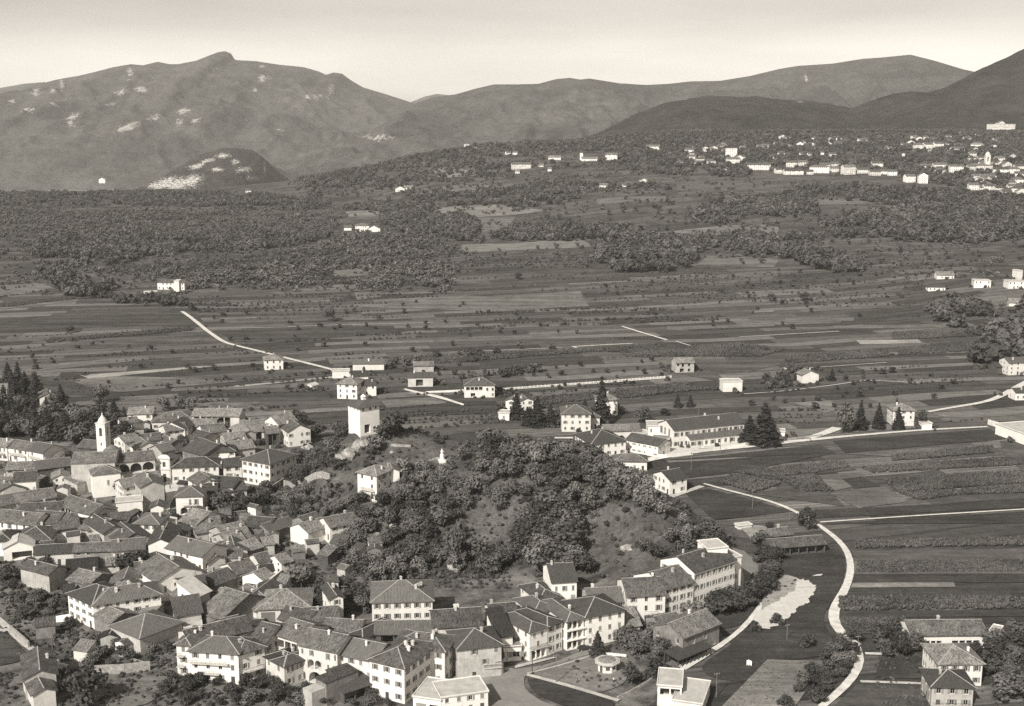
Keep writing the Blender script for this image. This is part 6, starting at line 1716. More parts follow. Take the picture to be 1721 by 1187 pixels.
# ------------------------------------------------------------ far houses
ORD = 'first second third fourth fifth sixth seventh eighth ninth tenth eleventh twelfth thirteenth fourteenth fifteenth sixteenth seventeenth eighteenth nineteenth twentieth'.split()
def far(tile, x, yb, wz, hz, label, name='house', roof='g', rt='r3', wall='w', group=None, dep=9, win=1):
    s = TILES[tile][2]
    u, v = px(tile, x, yb)
    p = at_y(u, v, HILLY) if label.startswith(('long bright white san', 'white gabled centre pav')) else hit(u, v)
    d = math.hypot(p[0], p[1])
    W = max(4.0, wz / s * d / FPX)
    h = max(2.6, hz / s * d / FPX)
    rz = random.uniform(-.25, .3)
    e = np.array([math.cos(rz), math.sin(rz), 0])
    A, B = p - e * W / 2, p + e * W / 2
    return house(tile, x, yb, x + 1, yb, min(dep, 6 + W * .3), h, roof, wall, rt, name, label, None, group, win=win if W > 7 else 0, chim=0, sag=0, world=(A, B, p[2] - .3), faces='f', pitch=.5, wh=1.5, ww=1.1, storey=3.1, skip=.3)
FV = {'front': [(440, 705, 100, 25), (540, 722, 30, 20), (612, 728, 90, 20), (690, 727, 30, 15), (735, 720, 88, 30), (808, 716, 40, 20), (880, 728, 60, 38), (945, 722, 55, 20), (1005, 732, 50, 20), (1050, 726, 50, 16), (1086, 732, 42, 20)],
      'back': [(600, 692, 50, 24), (655, 686, 42, 20), (760, 694, 50, 16), (815, 690, 50, 16), (1015, 692, 50, 20), (480, 690, 40, 15)],
      'tower': [(1250, 698, 50, 14), (1318, 692, 60, 14), (1175, 765, 45, 30), (1325, 722, 42, 18), (1395, 718, 60, 30), (1470, 714, 36, 26), (1610, 722, 66, 20), (1668, 722, 56, 22), (1700, 742, 40, 20), (1480, 802, 45, 25), (1555, 802, 48, 20), (1602, 808, 36, 18), (1660, 778, 30, 15), (1695, 768, 50, 18), (1690, 816, 56, 22), (1640, 822, 40, 14), (1500, 748, 56, 14), (1565, 744, 50, 12), (1700, 700, 40, 14)],
      'villas': [(475, 600, 36, 14), (583, 560, 26, 14), (712, 562, 28, 14), (825, 562, 30, 12), (948, 573, 42, 14), (1200, 564, 30, 18), (1290, 571, 32, 14), (1356, 556, 26, 16), (1410, 536, 16, 12), (1660, 558, 26, 8), (190, 610, 20, 12), (130, 636, 30, 14), (215, 617, 22, 14), (105, 600, 14, 8), (550, 634, 30, 13), (652, 642, 16, 16), (690, 642, 16, 14), (748, 638, 16, 18), (30, 590, 16, 8)],
      'mid': [(1215, 612, 40, 28), (1262, 610, 44, 28), (1312, 602, 46, 24), (1365, 574, 50, 9), (1405, 612, 60, 11), (1495, 602, 56, 20), (210, 674, 52, 14), (150, 676, 40, 10), (295, 706, 24, 8)]}
PH = {'front': 'white house {} from the left in the front row of the far hillside village', 'back': 'pale house {} from the left in the rear row of the far hillside village',
      'tower': 'pale house {} from the left in the far village quarter round the small belfry', 'villas': 'small white villa {} from the left among trees above the far village', 'mid': 'pale building {} from the left between far village and wooded hill'}
for k, rows in FV.items():
    for i, r in enumerate(sorted(rows)):
        o = far('N', *r, PH[k].format(ORD[i]), 'villa' if k == 'villas' else 'house', random.choice('ghg'), random.choice(['r3', 'r1', 'r1', 'r2']), random.choice('wwwc'), 'houses of the far hillside village')
far('N', 310, 645, 52, 42, 'tallest white villa on the slope left of the far village', 'villa', 'f', 'fl')
far('N', 318, 676, 62, 24, 'white house just below the tallest villa left of the far village')
far('N', 1235, 770, 40, 38, 'white chapel-like house with dark arch in front of the far belfry quarter', 'chapel', 'G')
HILLY = 2545.0
far('N', 1620, 503, 118, 17, 'long bright white sanatorium-like building high on the right wooded slope', 'villa', 'f', 'fl', dep=14)
far('N', 1612, 502, 34, 22, 'white gabled centre pavilion of the high building on the right slope', 'villa', 'G')
far('N', 1520, 708, 95, 24, 'far village church body with white side wall', 'church', 'g')
p = hit(*px('N', 1541, 706)); d = math.hypot(p[0], p[1]); q = d / FPX / 2.868
o = empty('bell_tower', tuple(p), 0, 'small white belfry with open arch in the far village', 'bell tower')
m = MB(); a = 10 * q; hh = 66 * q
for A, B in (((-a, -a), (a, -a)), ((a, -a), (a, a)), ((a, a), (-a, a)), ((-a, a), (-a, -a))): wall_face(m, A, B, -1, hh, [(a - a * .4, a + a * .4, hh * .58, hh * .88, a * .7)], 0)
m.build('tower_shaft', [MAT['w'], MAT['d']], o)
m = MB(); m.lathe([(a * 1.25, hh + .01), (a * .9, hh + a * .9), (0, hh + a * 1.7)], 8); m.build('dome_cap', MAT['trim'], o)
for r in [
 ('M', 645, 592, 28, 12, 'round-topped white house on the wooded ridge summit', 'house', 'h'), ('M', 682, 607, 20, 7, 'tiny white hut just below the ridge summit'),
 ('M', 846, 632, 24, 12, 'left of two small white houses right of the ridge summit'), ('M', 876, 632, 22, 13, 'right of two small white houses right of the ridge summit'),
 ('M', 908, 700, 92, 24, 'long white hospice building on the ridge flank'), ('M', 888, 722, 22, 12, 'small white annex below the long white hospice'),
 ('M', 1043, 712, 18, 13, 'small white cube house right of the long hospice'), ('M', 1002, 690, 22, 9, 'low pale house between hospice and cube house'),
 ('M', 1068, 657, 58, 14, 'pale low house at the saddle right of the ridge'), ('M', 1238, 662, 78, 13, 'long low white house in the ridge hamlet'),
 ('M', 1340, 657, 56, 26, 'bright white villa at the right end of the ridge hamlet'), ('M', 1540, 606, 64, 16, 'white house cluster end at the foot of the wooded hill'),
 ('M', 322, 808, 44, 14, 'white gabled house in a clearing on the left ridge slope', 'house', 'G'), ('M', 362, 797, 40, 9, 'pale barn right of the gabled house in the ridge clearing'),
 ('M', 1195, 799, 26, 7, 'low white hut in the terraced fields under the ridge hamlet'), ('M', 1305, 790, 42, 13, 'white house among the terraces under the ridge hamlet'),
 ('M', 1498, 767, 28, 15, 'white gabled house at the right of the terraces under the hamlet', 'house', 'G'), ('M', 1410, 786, 22, 8, 'small white hut between the two terrace houses'),
 ('M', 70, 997, 36, 16, 'small white house left of the white farmhouse in the left woods'), ('M', 140, 1000, 66, 28, 'tall white farmhouse among the left woods', 'farmhouse', 'h'),
 ('M', 196, 1004, 60, 16, 'white wing with large gable right of the farmhouse in the left woods', 'farmhouse', 'G'),
 ('L', 492, 768, 32, 16, 'tiny white chapel on the far left treeline', 'chapel', 'G'), ('L', 1197, 813, 26, 10, 'white hut on the treeline right of the quarry', 'hut', 'g'),
 ('J', 1342, 198, 76, 20, 'white house with long roof at the right above the hedged meadow'), ('J', 1300, 255, 76, 20, 'low white house below the long-roofed one at the right', 'house', 'h', 'r2'),
 ('J', 1520, 240, 72, 32, 'white cubic house at the right near the picture edge', 'house', 'f', 'fl'), ('J', 1690, 244, 84, 32, 'large white house at the right picture edge', 'house', 'f', 'fl'),
 ('J', 1702, 200, 22, 40, 'white chimney-like tower behind the large house at the right edge', 'tower', 'f', 'fl'), ('J', 1540, 335, 62, 22, 'white house end among the dark trees at the right'), ('J', 1695, 344, 84, 32, 'pale house at the right edge above the grassy bank'),
]:
    far(*r)
p = hit(*px('M', 1196, 658)); q = math.hypot(p[0], p[1]) / FPX / 2.868
o = empty('bell_tower', tuple(p), 0, 'thin pale church tower in the ridge hamlet', 'bell tower')
m = MB(); m.box(-7 * q, 7 * q, -7 * q, 7 * q, -1, 34 * q); m.build('tower_shaft', MAT['w'], o)
m = MB(); m.lathe([(9 * q, 34 * q + .01), (0, 46 * q)], 6); m.build('spire', MAT['r2'], o)
house('K', 838, 208, 862, 208, 6, 11.5, 'f', 'w', 'fl', 'turret', 'square white turret rising behind the farmhouse at the foot of the woods', 'tower', win=0, chim=0, wscale=1.0)

# more small houses scattered among the trees of the far slope
for (xa, xb, ya, yb, n, lb) in ((1420, 1721, 640, 700, 14, 'small pale house on the upper lanes behind the far belfry'), (1500, 1721, 745, 830, 18, 'small pale house in the crowded lower lanes under the far belfry'), (40, 420, 590, 690, 16, 'small pale house among trees left of the far village'),
                                (430, 1180, 545, 650, 20, 'small pale house among trees on the slope above the far village'), (1200, 1721, 540, 620, 14, 'small pale house among trees below the high white building')):
    for k in range(n):
        far('N', random.uniform(xa, xb), random.uniform(ya, yb), random.uniform(16, 42), random.uniform(9, 17), lb, 'house', random.choice('ghG'), random.choice(['r3', 'r1', 'r2']), random.choice('wwcc'), 'small houses scattered over the far slope')
# ------------------------------------------------------------ vegetation
def rand_unit(n, g):
    v = g.normal(size=(n, 3))
    return v / np.linalg.norm(v, axis=1)[:, None]

def cards(c, nrm, size, g, sq=1.0):
    """leaf clumps: one bent quad per point"""
    n = len(c)
    r = rand_unit(n, g)
    a = np.cross(nrm, r); a /= np.linalg.norm(a, axis=1)[:, None] + 1e-9
    b = np.cross(nrm, a)
    s = (size * g.uniform(.65, 1.35, n))[:, None]
    q = np.stack([c - a * s - b * s * sq * .6, c + a * s * .75 - b * s * sq, c + a * s + b * s * sq * .7 , c - a * s * .6 + b * s * sq], 1)
    q += (nrm * s * .25)[:, None, :] * g.uniform(-1, 1, (n, 4))[:, :, None]
    return q.reshape(-1, 3)

def ico(c, r, g, jit=.2):
    t = (1 + 5 ** .5) / 2
    v = np.array([(-1, t, 0), (1, t, 0), (-1, -t, 0), (1, -t, 0), (0, -1, t), (0, 1, t), (0, -1, -t), (0, 1, -t), (t, 0, -1), (t, 0, 1), (-t, 0, -1), (-t, 0, 1)], float)
    v /= np.linalg.norm(v[0])
    f = [(0, 11, 5), (0, 5, 1), (0, 1, 7), (0, 7, 10), (0, 10, 11), (1, 5, 9), (5, 11, 4), (11, 10, 2), (10, 7, 6), (7, 1, 8), (3, 9, 4), (3, 4, 2), (3, 2, 6), (3, 6, 8), (3, 8, 9), (4, 9, 5), (2, 4, 11), (6, 2, 10), (8, 6, 7), (9, 8, 1)]
    return v * (1 + g.uniform(-jit, jit, (12, 1))) * np.asarray(r) + c, f

def crown(name, kind, seed, nleaf, size, mats, lobes=9):
    """unit-height crown: total tree height 1 incl. trunk; returns mesh data"""
    g = np.random.default_rng(seed)
    V, Fc, mi = [], [], []
    nv = 0
    def addq(q):
        nonlocal nv
        k = len(q) // 4
        V.append(q); Fc.extend([tuple(range(nv + 4 * i, nv + 4 * i + 4)) for i in range(k)]); mi.extend([0] * k); nv += len(q)
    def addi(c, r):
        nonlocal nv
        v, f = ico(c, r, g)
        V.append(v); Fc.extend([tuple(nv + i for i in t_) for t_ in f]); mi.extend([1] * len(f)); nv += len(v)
    if kind == 'broad':
        L_ = []
        for k in range(lobes):
            a = g.uniform(0, 2 * np.pi); rr = g.uniform(.08, .36)
            L_.append((np.array([rr * np.cos(a), rr * np.sin(a), g.uniform(.32, .84) - rr * .3]), g.uniform(.10, .24)))
        L_.append((np.array([0, 0, .6]), .28))
        tot = sum(r ** 2 for _, r in L_)
        for c, r in L_:
            k = max(6, int(nleaf * r * r / tot))
            d = rand_unit(k, g); d[:, 2] = d[:, 2] * .9 + .12
            rad = r * g.uniform(.58, 1.28, (k, 1))
            p = c + d * rad * np.array([1, 1, .85])
            nn = d + rand_unit(k, g) * .75; nn /= np.linalg.norm(nn, axis=1)[:, None]
            addq(cards(p, nn, size, g))
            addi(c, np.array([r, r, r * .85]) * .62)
    elif kind == 'shrub':
        for k in range(lobes):
            a = g.uniform(0, 2 * np.pi); rr = g.uniform(0, .55)
            c = np.array([rr * np.cos(a), rr * np.sin(a), g.uniform(.25, .6)]); r = g.uniform(.28, .42)
            n_ = nleaf // lobes
            d = rand_unit(n_, g); d[:, 2] = np.abs(d[:, 2] * .9 + .2)
            p = c + d * r * g.uniform(.75, 1.15, (n_, 1)) * np.array([1, 1, .9])
            nn = d + rand_unit(n_, g) * .7; nn /= np.linalg.norm(nn, axis=1)[:, None]
            addq(cards(p, nn, size, g)); addi(c, r * .72)
    elif kind == 'conifer':
        tiers = 13
        for k in range(tiers):
            f_ = k / (tiers - 1)
            z = .10 + .86 * f_
            R_ = .20 * (1 - f_) ** .8 + .012
            nb = max(5, int(nleaf / tiers * (1.5 - f_) / 1.0))
            a = g.uniform(0, 2 * np.pi, nb); rr = R_ * g.uniform(.35, 1.1, nb)
            p = np.stack([rr * np.cos(a), rr * np.sin(a), z - rr * .38 + g.uniform(-.025, .025, nb)], 1)
            nn = np.stack([np.cos(a) * .5, np.sin(a) * .5, np.full(nb, .8)], 1) + rand_unit(nb, g) * .35
            nn /= np.linalg.norm(nn, axis=1)[:, None]
            addq(cards(p, nn, size * (1.15 - .5 * f_), g, .6))
        for k in range(5):
            z = .18 + k * .16; R_ = .15 * (1 - k / 5.5)
            addi(np.array([0, 0, z]), np.array([R_, R_, .12]))
    elif kind == 'corn':
        for k in range(nleaf):
            a = g.uniform(0, 2 * np.pi); c = np.array([g.uniform(-.45, .45), g.uniform(-.45, .45), g.uniform(.45, .95)])
            q = cards(c[None], np.array([[np.cos(a), np.sin(a), .5]]) / 1.12, size, g, 1.5)
            addq(q)
    me = mesh(name, np.concatenate(V), Fc, mats, mi)
    return me

def trunk_mesh(seed, hfrac=.5, r=.022):
    g = random.Random(seed)
    m = MB()
    m.tube((0, 0, -.06), (0, 0, hfrac), r, r * .6, 6)
    for k in range(4):
        a = k * 1.6 + g.random()
        z = hfrac * (.55 + .1 * k)
        m.tube((0, 0, z), (.16 * math.cos(a), .16 * math.sin(a), z + .2), r * .5, r * .2, 5)
    return m.data('trunk', MAT['bark'])

NB = 7
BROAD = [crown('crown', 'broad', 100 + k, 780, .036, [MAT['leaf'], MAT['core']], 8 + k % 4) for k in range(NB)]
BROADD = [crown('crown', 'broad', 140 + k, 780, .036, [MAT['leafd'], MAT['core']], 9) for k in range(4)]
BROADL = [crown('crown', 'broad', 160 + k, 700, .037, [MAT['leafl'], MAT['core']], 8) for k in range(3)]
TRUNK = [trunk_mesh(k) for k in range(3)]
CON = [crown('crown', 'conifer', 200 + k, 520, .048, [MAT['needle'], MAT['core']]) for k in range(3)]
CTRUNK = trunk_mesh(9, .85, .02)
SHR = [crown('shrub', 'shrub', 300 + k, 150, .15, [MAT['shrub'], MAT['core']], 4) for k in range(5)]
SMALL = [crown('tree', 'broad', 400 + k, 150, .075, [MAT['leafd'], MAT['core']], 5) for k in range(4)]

foot = np.array(FOOT)
roads = np.array(ROADS)
def blocked(x, y, r):
    dx, dy = x - foot[:, 0], y - foot[:, 1]
    lx = dx * foot[:, 4] + dy * foot[:, 5]
    ly = -dx * foot[:, 5] + dy * foot[:, 4]
    if np.any((np.abs(lx) < foot[:, 2] + r) & (np.abs(ly) < foot[:, 3] + r)): return True
    return bool(np.any((roads[:, 0] - x) ** 2 + (roads[:, 1] - y) ** 2 < (roads[:, 2] + r * .6) ** 2))

count = {}
def tree(kind, x, y, hgt, label, group=None, wid=1.0, g=None, tone_=None):
    z = (gz(x, y) if g is None else g) - .1
    k = random.random()
    if kind == 'conifer_tree':
        cd, tr = random.choice(CON), CTRUNK
    elif kind == 'dark_tree':
        cd, tr = random.choice(BROADD), random.choice(TRUNK)
    elif kind == 'pale_tree':
        cd, tr = random.choice(BROADL), random.choice(TRUNK)
    else:
        cd, tr = random.choice(BROAD), random.choice(TRUNK)
    nm = {'dark_tree': 'broadleaf_tree', 'pale_tree': 'broadleaf_tree'}.get(kind, kind)
    o = empty(nm, (x, y, z), random.uniform(0, 6.28), label, 'conifer' if nm == 'conifer_tree' else 'tree', group)
    o.scale = (hgt * wid, hgt * wid, hgt)
    link('crown', cd, o)
    link('trunk', tr, o)
    count[nm] = count.get(nm, 0) + 1
    return o

def shrub(x, y, s, label, group, name='shrub'):
    o = link(name, random.choice(SHR))
    o.location = (x, y, gz(x, y) - .1)
    o.rotation_euler = (0, 0, random.uniform(0, 6.28))
    o.scale = (s, s, s * random.uniform(.8, 1.2))
    tag(o, label, 'shrub', group)
    count[name] = count.get(name, 0) + 1

def sites(poly, n, mind, pad=1.0, tile='T', tries=40, holes=()):
    W = wpoly([px(tile, *q) for q in poly])
    H_ = [wpoly([px(tile, *q) for q in h]) for h in holes]
    xs_, ys_ = [p[0] for p in W], [p[1] for p in W]
    out = []
    for _ in range(n * tries):
        if len(out) >= n: break
        x, y = random.uniform(min(xs_), max(xs_)), random.uniform(min(ys_), max(ys_))
        if not inside(W, np.array([x]), np.array([y]))[0]: continue
        if any(inside(h, np.array([x]), np.array([y]))[0] for h in H_): continue
        if any((x - a) ** 2 + (y - b) ** 2 < mind * mind for a, b in out): continue
        if blocked(x, y, pad): continue
        out.append((x, y))
    return out

MARKS = [(hit(743, 775), 'the white statue'), (hit(612, 724), 'the castle tower'), (hit(625, 830), 'the knoll-slope house'), (hit(1010, 775), 'the works hall'), (hit(1125, 815), 'the small detached house'), (hit(1195, 900), 'the road bend'),
         (hit(1090, 950), 'the white row houses'), (hit(940, 970), 'the round-window house'), (hit(680, 985), 'the square white villa'), (hit(560, 900), 'the lone white house'), (hit(1050, 920), 'the steep grass'), (hit(830, 890), 'the terraced clearing'),
         (hit(175, 770), 'the bell tower'), (hit(50, 750), 'the white terrace'), (hit(60, 690), 'the half-buried gable'), (hit(440, 800), 'the tall palazzo'), (hit(500, 740), 'the village edge'), (hit(300, 1120), 'the balconied house'), (hit(500, 1130), 'the arcaded house'), (hit(880, 800), 'the middle of the crest')]
def near(x, y):
    return min(MARKS, key=lambda q: (q[0][0] - x) ** 2 + (q[0][1] - y) ** 2)[1]
def grove(poly, n, mind, h0, h1, label, group, kinds=('tree',), tile='T', holes=(), wid=(0.95, 1.25), pad=1.6):
    for x, y in sites(poly, n, mind, pad, tile, 40, holes):
        tree(random.choice(kinds), x, y, random.uniform(h0, h1), label + (', near ' + near(x, y) if len(label.split()) < 11 else ''), group, random.uniform(wid[0] * 1.08, wid[1] * 1.12))

def single(kind, u, vb, vt, label, wid=1.0, name=None):
    p = hit(u, vb)
    hgt = (vb - vt) * math.hypot(p[0], p[1]) / FPX * 1.02
    o = tree(kind, p[0], p[1], hgt, label, None, wid)
    return o

# single trees one can pick out
single('conifer_tree', 1259, 746, 697, 'shorter dark conifer of the pair at the right end of the factory', 1.8)
single('conifer_tree', 1284, 747, 675, 'tallest dark conifer at the right end of the factory', 1.7)
single('tree', 1418, 728, 670, 'broad pale-green tree at the left of the conifer villa garden', .75)
single('conifer_tree', 1446, 722, 672, 'slender dark conifer just right of the broad garden tree by the road', 1.1)
single('conifer_tree', 1476, 720, 677, 'second slender conifer, midway before the conifer villa', 1.2)
single('conifer_tree', 1509, 722, 684, 'dark conifer standing against the front of the conifer villa', 1.3)
single('conifer_tree', 1507, 683, 668, 'small conifer tip behind the conifer villa roof', 1.2)
single('dark_tree', 1549, 718, 687, 'dark round tree right of the conifer villa', .8)
single('conifer_tree', 1011, 712, 630, 'tallest dark spruce between the two white villas', 1.05)
single('conifer_tree', 868, 704, 658, 'dark spruce in front of the left half-hidden gable', 1.5)
single('conifer_tree', 903, 716, 664, 'dark spruce right of the half-hidden gables', 1.6)
single('conifer_tree', 925, 716, 678, 'lower dark spruce beside the cubic villa', 1.6)
single('conifer_tree', 886, 716, 682, 'low dark spruce between the two taller ones', 1.6)
single('dark_tree', 940, 714, 682, 'dark bushy tree touching the cubic villa', 1.1)
single('conifer_tree', 983, 690, 667, 'small dark conifer behind the cubic villa', 1.3)
single('conifer_tree', 1139, 685, 661, 'left of two small dark conifers in the field behind the factory', 1.5)
single('conifer_tree', 1160, 684, 662, 'right of two small dark conifers in the field behind the factory', 1.5)
single('dark_tree', 1117, 698, 684, 'dark shrubby tree behind the factory gable', 1.4)
single('tree', 1080, 712, 680, 'leafy tree left of the factory gable', 1.2)
single('dark_tree', 1356, 887, 848, 'dark round roadside tree where two white roads meet', .95)
single('dark_tree', 1293, 893, 874, 'small dark tree left of the pillared farm building', 1.0)
single('conifer_tree', 1004, 1104, 1055, 'dark pointed conifer beside the hotel street', 1.5)
single('conifer_tree', 1083, 1040, 998, 'dark cypress before the white row house', 2.0)
single('tree', 766, 949, 868, 'tall tree with a bare thin trunk on the knoll terraces', .62)
single('dark_tree', 221, 968, 922, 'great dark round tree in the middle of the western quarter', 1.5)
single('dark_tree', 97, 985, 966, 'small dark tree at the pale gable end above the gardens', 1.1)
single('tree', 507, 992, 940, 'great round garden tree left of the tall narrow gabled house', 1.35)
single('conifer_tree', 539, 1028, 985, 'layered dark cedar left of the tall narrow gabled house', 2.0)
single('dark_tree', 1268, 1062, 1040, 'small dark round tree at the left tip of the gravel patch', 1.1)
single('dark_tree', 1305, 1050, 1027, 'small dark round tree on the gravel patch', 1.1)
single('dark_tree', 1357, 1088, 1060, 'dark bushy tree alone in the meadow below the gravel', 1.2)
single('tree', 1162, 1045, 1003, 'pale-topped leafy tree before the white row houses', 1.4)
single('dark_tree', 662, 736, 684, 'large dark round tree right of the castle tower', 1.2)
single('dark_tree', 503, 715, 685, 'dark round tree behind the white gabled knoll-side house', 1.2)
single('dark_tree', 536, 735, 708, 'dark tree right of the white gabled knoll-side house', 1.4)
single('dark_tree', 870, 470, 456, 'single dark round tree in the pale mid-plain meadow', 1.2)
single('dark_tree', 1296, 507, 491, 'round dark tree alone in the right mid-plain, left one', 1.2)
single('dark_tree', 1349, 506, 490, 'round dark tree alone in the right mid-plain, right one', 1.3)
single('dark_tree', 1288, 591, 582, 'little round tree in the maize fields at the right', 1.1)
single('tree', 555, 540, 515, 'pale round tree by the thin white track in the plain', 1.2)
single('dark_tree', 119, 560, 546, 'small round tree alone in the left fields', 1.2)
single('dark_tree', 254, 588, 578, 'small round tree by the left maize strip', 1.2)
single('dark_tree', 386, 573, 563, 'little tree on the white road bend', 1.2)
single('tree', 174, 678, 645, 'grey leafy tree at the edge of the left conifer wood', 1.1)
single('tree', 276, 690, 664, 'left of three round trees behind the bright far house', 1.0)
single('tree', 304, 688, 662, 'middle of three round trees behind the bright far house', 1.0)
single('tree', 325, 690, 663, 'right of three round trees behind the bright far house', 1.0)
single('tree', 635, 830, 785, 'leafy tree hiding the corner of the knoll-slope house', .8)
single('dark_tree', 1622, 712, 690, 'dark tree at the right by the white road', 1.0) if False else None
single('dark_tree', 135, 1187, 1110, 'great dark tree at the bottom left by the gabled houses', 1.0)
single('dark_tree', 200, 833, 805, 'dark tree in the shade of the side chapel', .9)
single('dark_tree', 375, 862, 820, 'dark garden tree left of the knoll gardens, lower one', 1.3)
single('dark_tree', 361, 835, 795, 'dark garden tree beside the balcony house by the square', 1.0)
single('dark_tree', 1103, 1135, 1098, 'dense clipped dark tree right of the kiosk', 1.35)
single('dark_tree', 1062, 1150, 1112, 'dense clipped dark tree directly behind the kiosk', 1.3)
single('dark_tree', 1320, 1187, 1165, 'dark bush at the very bottom right of the rough field', 1.5)
single('conifer_tree', 1338, 640, 622, 'small dark conifer at the end of the field track', 1.3)
single('dark_tree', 1320, 640, 624, 'round tree at the end of the field track', 1.2)
single('conifer_tree', 1398, 640, 618, 'dark conifer among the orchard by the field track', 1.3)

# castle hill woods
clear = [[(790, 905), (800, 870), (860, 848), (930, 850), (915, 880), (900, 905)], [(975, 965), (985, 900), (1010, 870), (1080, 868), (1115, 890), (1125, 935), (1060, 965)],
         [(640, 735), (720, 738), (765, 765), (750, 790), (700, 785), (640, 760)], [(790, 885), (880, 890), (870, 945), (780, 930)], [(715, 755), (775, 755), (782, 812), (712, 812)], [(585, 715), (655, 715), (655, 752), (590, 748)], [(494, 735), (526, 738), (522, 768), (498, 768)], [(562, 758), (616, 740), (616, 788), (566, 790)], [(592, 835), (665, 830), (665, 858), (592, 860)]]
KG = 'trees wooding the castle hill'
grove([(655, 880), (690, 805), (760, 785), (800, 765), (880, 752), (960, 765), (1040, 792), (1075, 830), (1105, 862), (1160, 892), (1230, 912), (1210, 930), (1140, 900), (1090, 875), (1040, 855), (985, 865), (940, 850), (880, 850), (800, 855), (740, 890)],
      150, 4.2, 5.0, 10.5, "leafy tree in the castle hill's crest wood", KG, ('tree', 'tree', 'tree', 'dark_tree', 'pale_tree', 'pale_tree'), holes=clear, wid=(.8, 1.3))
grove([(868, 900), (930, 855), (975, 880), (965, 940), (985, 965), (900, 968), (868, 940)], 30, 3.8, 7, 11, 'dark tree in the clump on the steep hill front', KG, ('dark_tree', 'tree', 'dark_tree'), wid=(1.0, 1.3))
grove([(488, 790), (515, 752), (590, 742), (640, 742), (645, 780), (610, 815), (560, 835), (500, 825), (480, 805)], 32, 3.6, 4.5, 8, 'tree clinging to the rocky slope under the castle tower', KG, ('dark_tree', 'tree', 'tree'), holes=clear)
grove([(560, 880), (640, 860), (760, 900), (860, 930), (850, 965), (720, 960), (650, 985), (570, 950), (540, 910)], 46, 4.4, 5, 8.5, 'garden tree on the lower terraces of the castle hill', KG, ('tree', 'pale_tree', 'pale_tree', 'dark_tree'), holes=clear, wid=(.75, 1.2))
grove([(470, 835), (560, 840), (640, 850), (640, 880), (560, 880), (480, 875)], 18, 4.2, 4, 7, 'orchard tree below the terrace wall of the castle hill', KG, ('tree', 'dark_tree', 'tree'))
grove([(735, 745), (800, 745), (870, 735), (960, 760), (1000, 775), (940, 780), (800, 775)], 22, 4.6, 5, 9, 'tree on the back rim of the castle hill right of the statue', KG, ('tree', 'dark_tree'), holes=clear)
grove([(640, 795), (715, 795), (790, 830), (770, 890), (700, 900), (640, 860)], 26, 4.0, 4.5, 8.5, 'tree on the middle slope of the castle hill', KG, ('tree', 'dark_tree', 'pale_tree'), wid=(.8, 1.2))
grove([(1060, 930), (1110, 925), (1180, 895), (1215, 915), (1190, 945), (1120, 955)], 14, 5, 4, 7, 'tree behind the white row houses at the hill foot', KG, ('tree', 'dark_tree'))
grove([(1180, 1015), (1215, 1022), (1250, 1003), (1278, 985), (1290, 955), (1284, 925), (1300, 930), (1305, 965), (1290, 1000), (1250, 1022), (1200, 1040)], 24, 4.0, 4.5, 6.5, 'round dark street tree lining the bend of the road', 'trees lining the road bend', ('dark_tree',), wid=(1.1, 1.4), pad=.8)
grove([(1085, 1050), (1190, 1065), (1140, 1110), (1105, 1120), (1040, 1092), (1040, 1065)], 24, 3.6, 3.5, 6.5, 'leafy tree in the thick garden between hotel and stone barn', 'hotel garden trees', ('tree', 'dark_tree', 'tree'), pad=.8)
grove([(1340, 1165), (1385, 1118), (1420, 1070), (1442, 1085), (1425, 1130), (1370, 1187)], 30, 3.0, 3, 5.5, 'bushy tree in the hedge belt along the lower white road', 'hedge belt trees', ('dark_tree', 'tree'), wid=(.9, 1.2), pad=.6)
grove([(1475, 1075), (1535, 1065), (1560, 1085), (1530, 1108), (1480, 1108)], 12, 4, 4, 6.5, 'dark tree at the left end of the long low farmhouse', 'farmhouse garden trees', ('dark_tree', 'tree'), pad=.6)
grove([(1655, 1080), (1735, 1070), (1735, 1187), (1665, 1187)], 24, 4.5, 5, 8, 'dark tree in the thicket at the bottom right corner', 'bottom right thicket trees', ('dark_tree', 'tree'), pad=.6)
grove([(1560, 1100), (1640, 1085), (1650, 1100), (1570, 1112)], 10, 3, 2.5, 4, 'low garden tree between the long farmhouse and the white villa', 'farmhouse garden trees', ('dark_tree', 'tree'), pad=.4)
for u, v in ((1276, 922), (1285, 936), (1291, 952), (1293, 968), (1289, 984), (1278, 998), (1264, 1006), (1248, 1011), (1230, 1014), (1212, 1019), (1197, 1026)):
    p = hit(u + random.uniform(-2, 2), v)
    tree('dark_tree', p[0], p[1], random.uniform(5.0, 6.8), 'round dark street tree lining the outer curve of the road bend', 'trees lining the road bend', random.uniform(1.15, 1.4))
# wood left of the church
grove([(-40, 640), (35, 632), (70, 660), (150, 690), (215, 712), (205, 765), (130, 748), (-40, 738)], 40, 6.0, 9, 15, 'dark conifer in the wood behind the church terrace', 'conifers of the church wood', ('conifer_tree',), wid=(1.2, 1.7), pad=2)
grove([(-40, 690), (60, 680), (150, 695), (215, 718), (205, 765), (130, 748), (-40, 740)], 36, 5.0, 7, 11, 'broad tree in the wood behind the church terrace', 'broad trees of the church wood', ('tree', 'dark_tree'), pad=2)
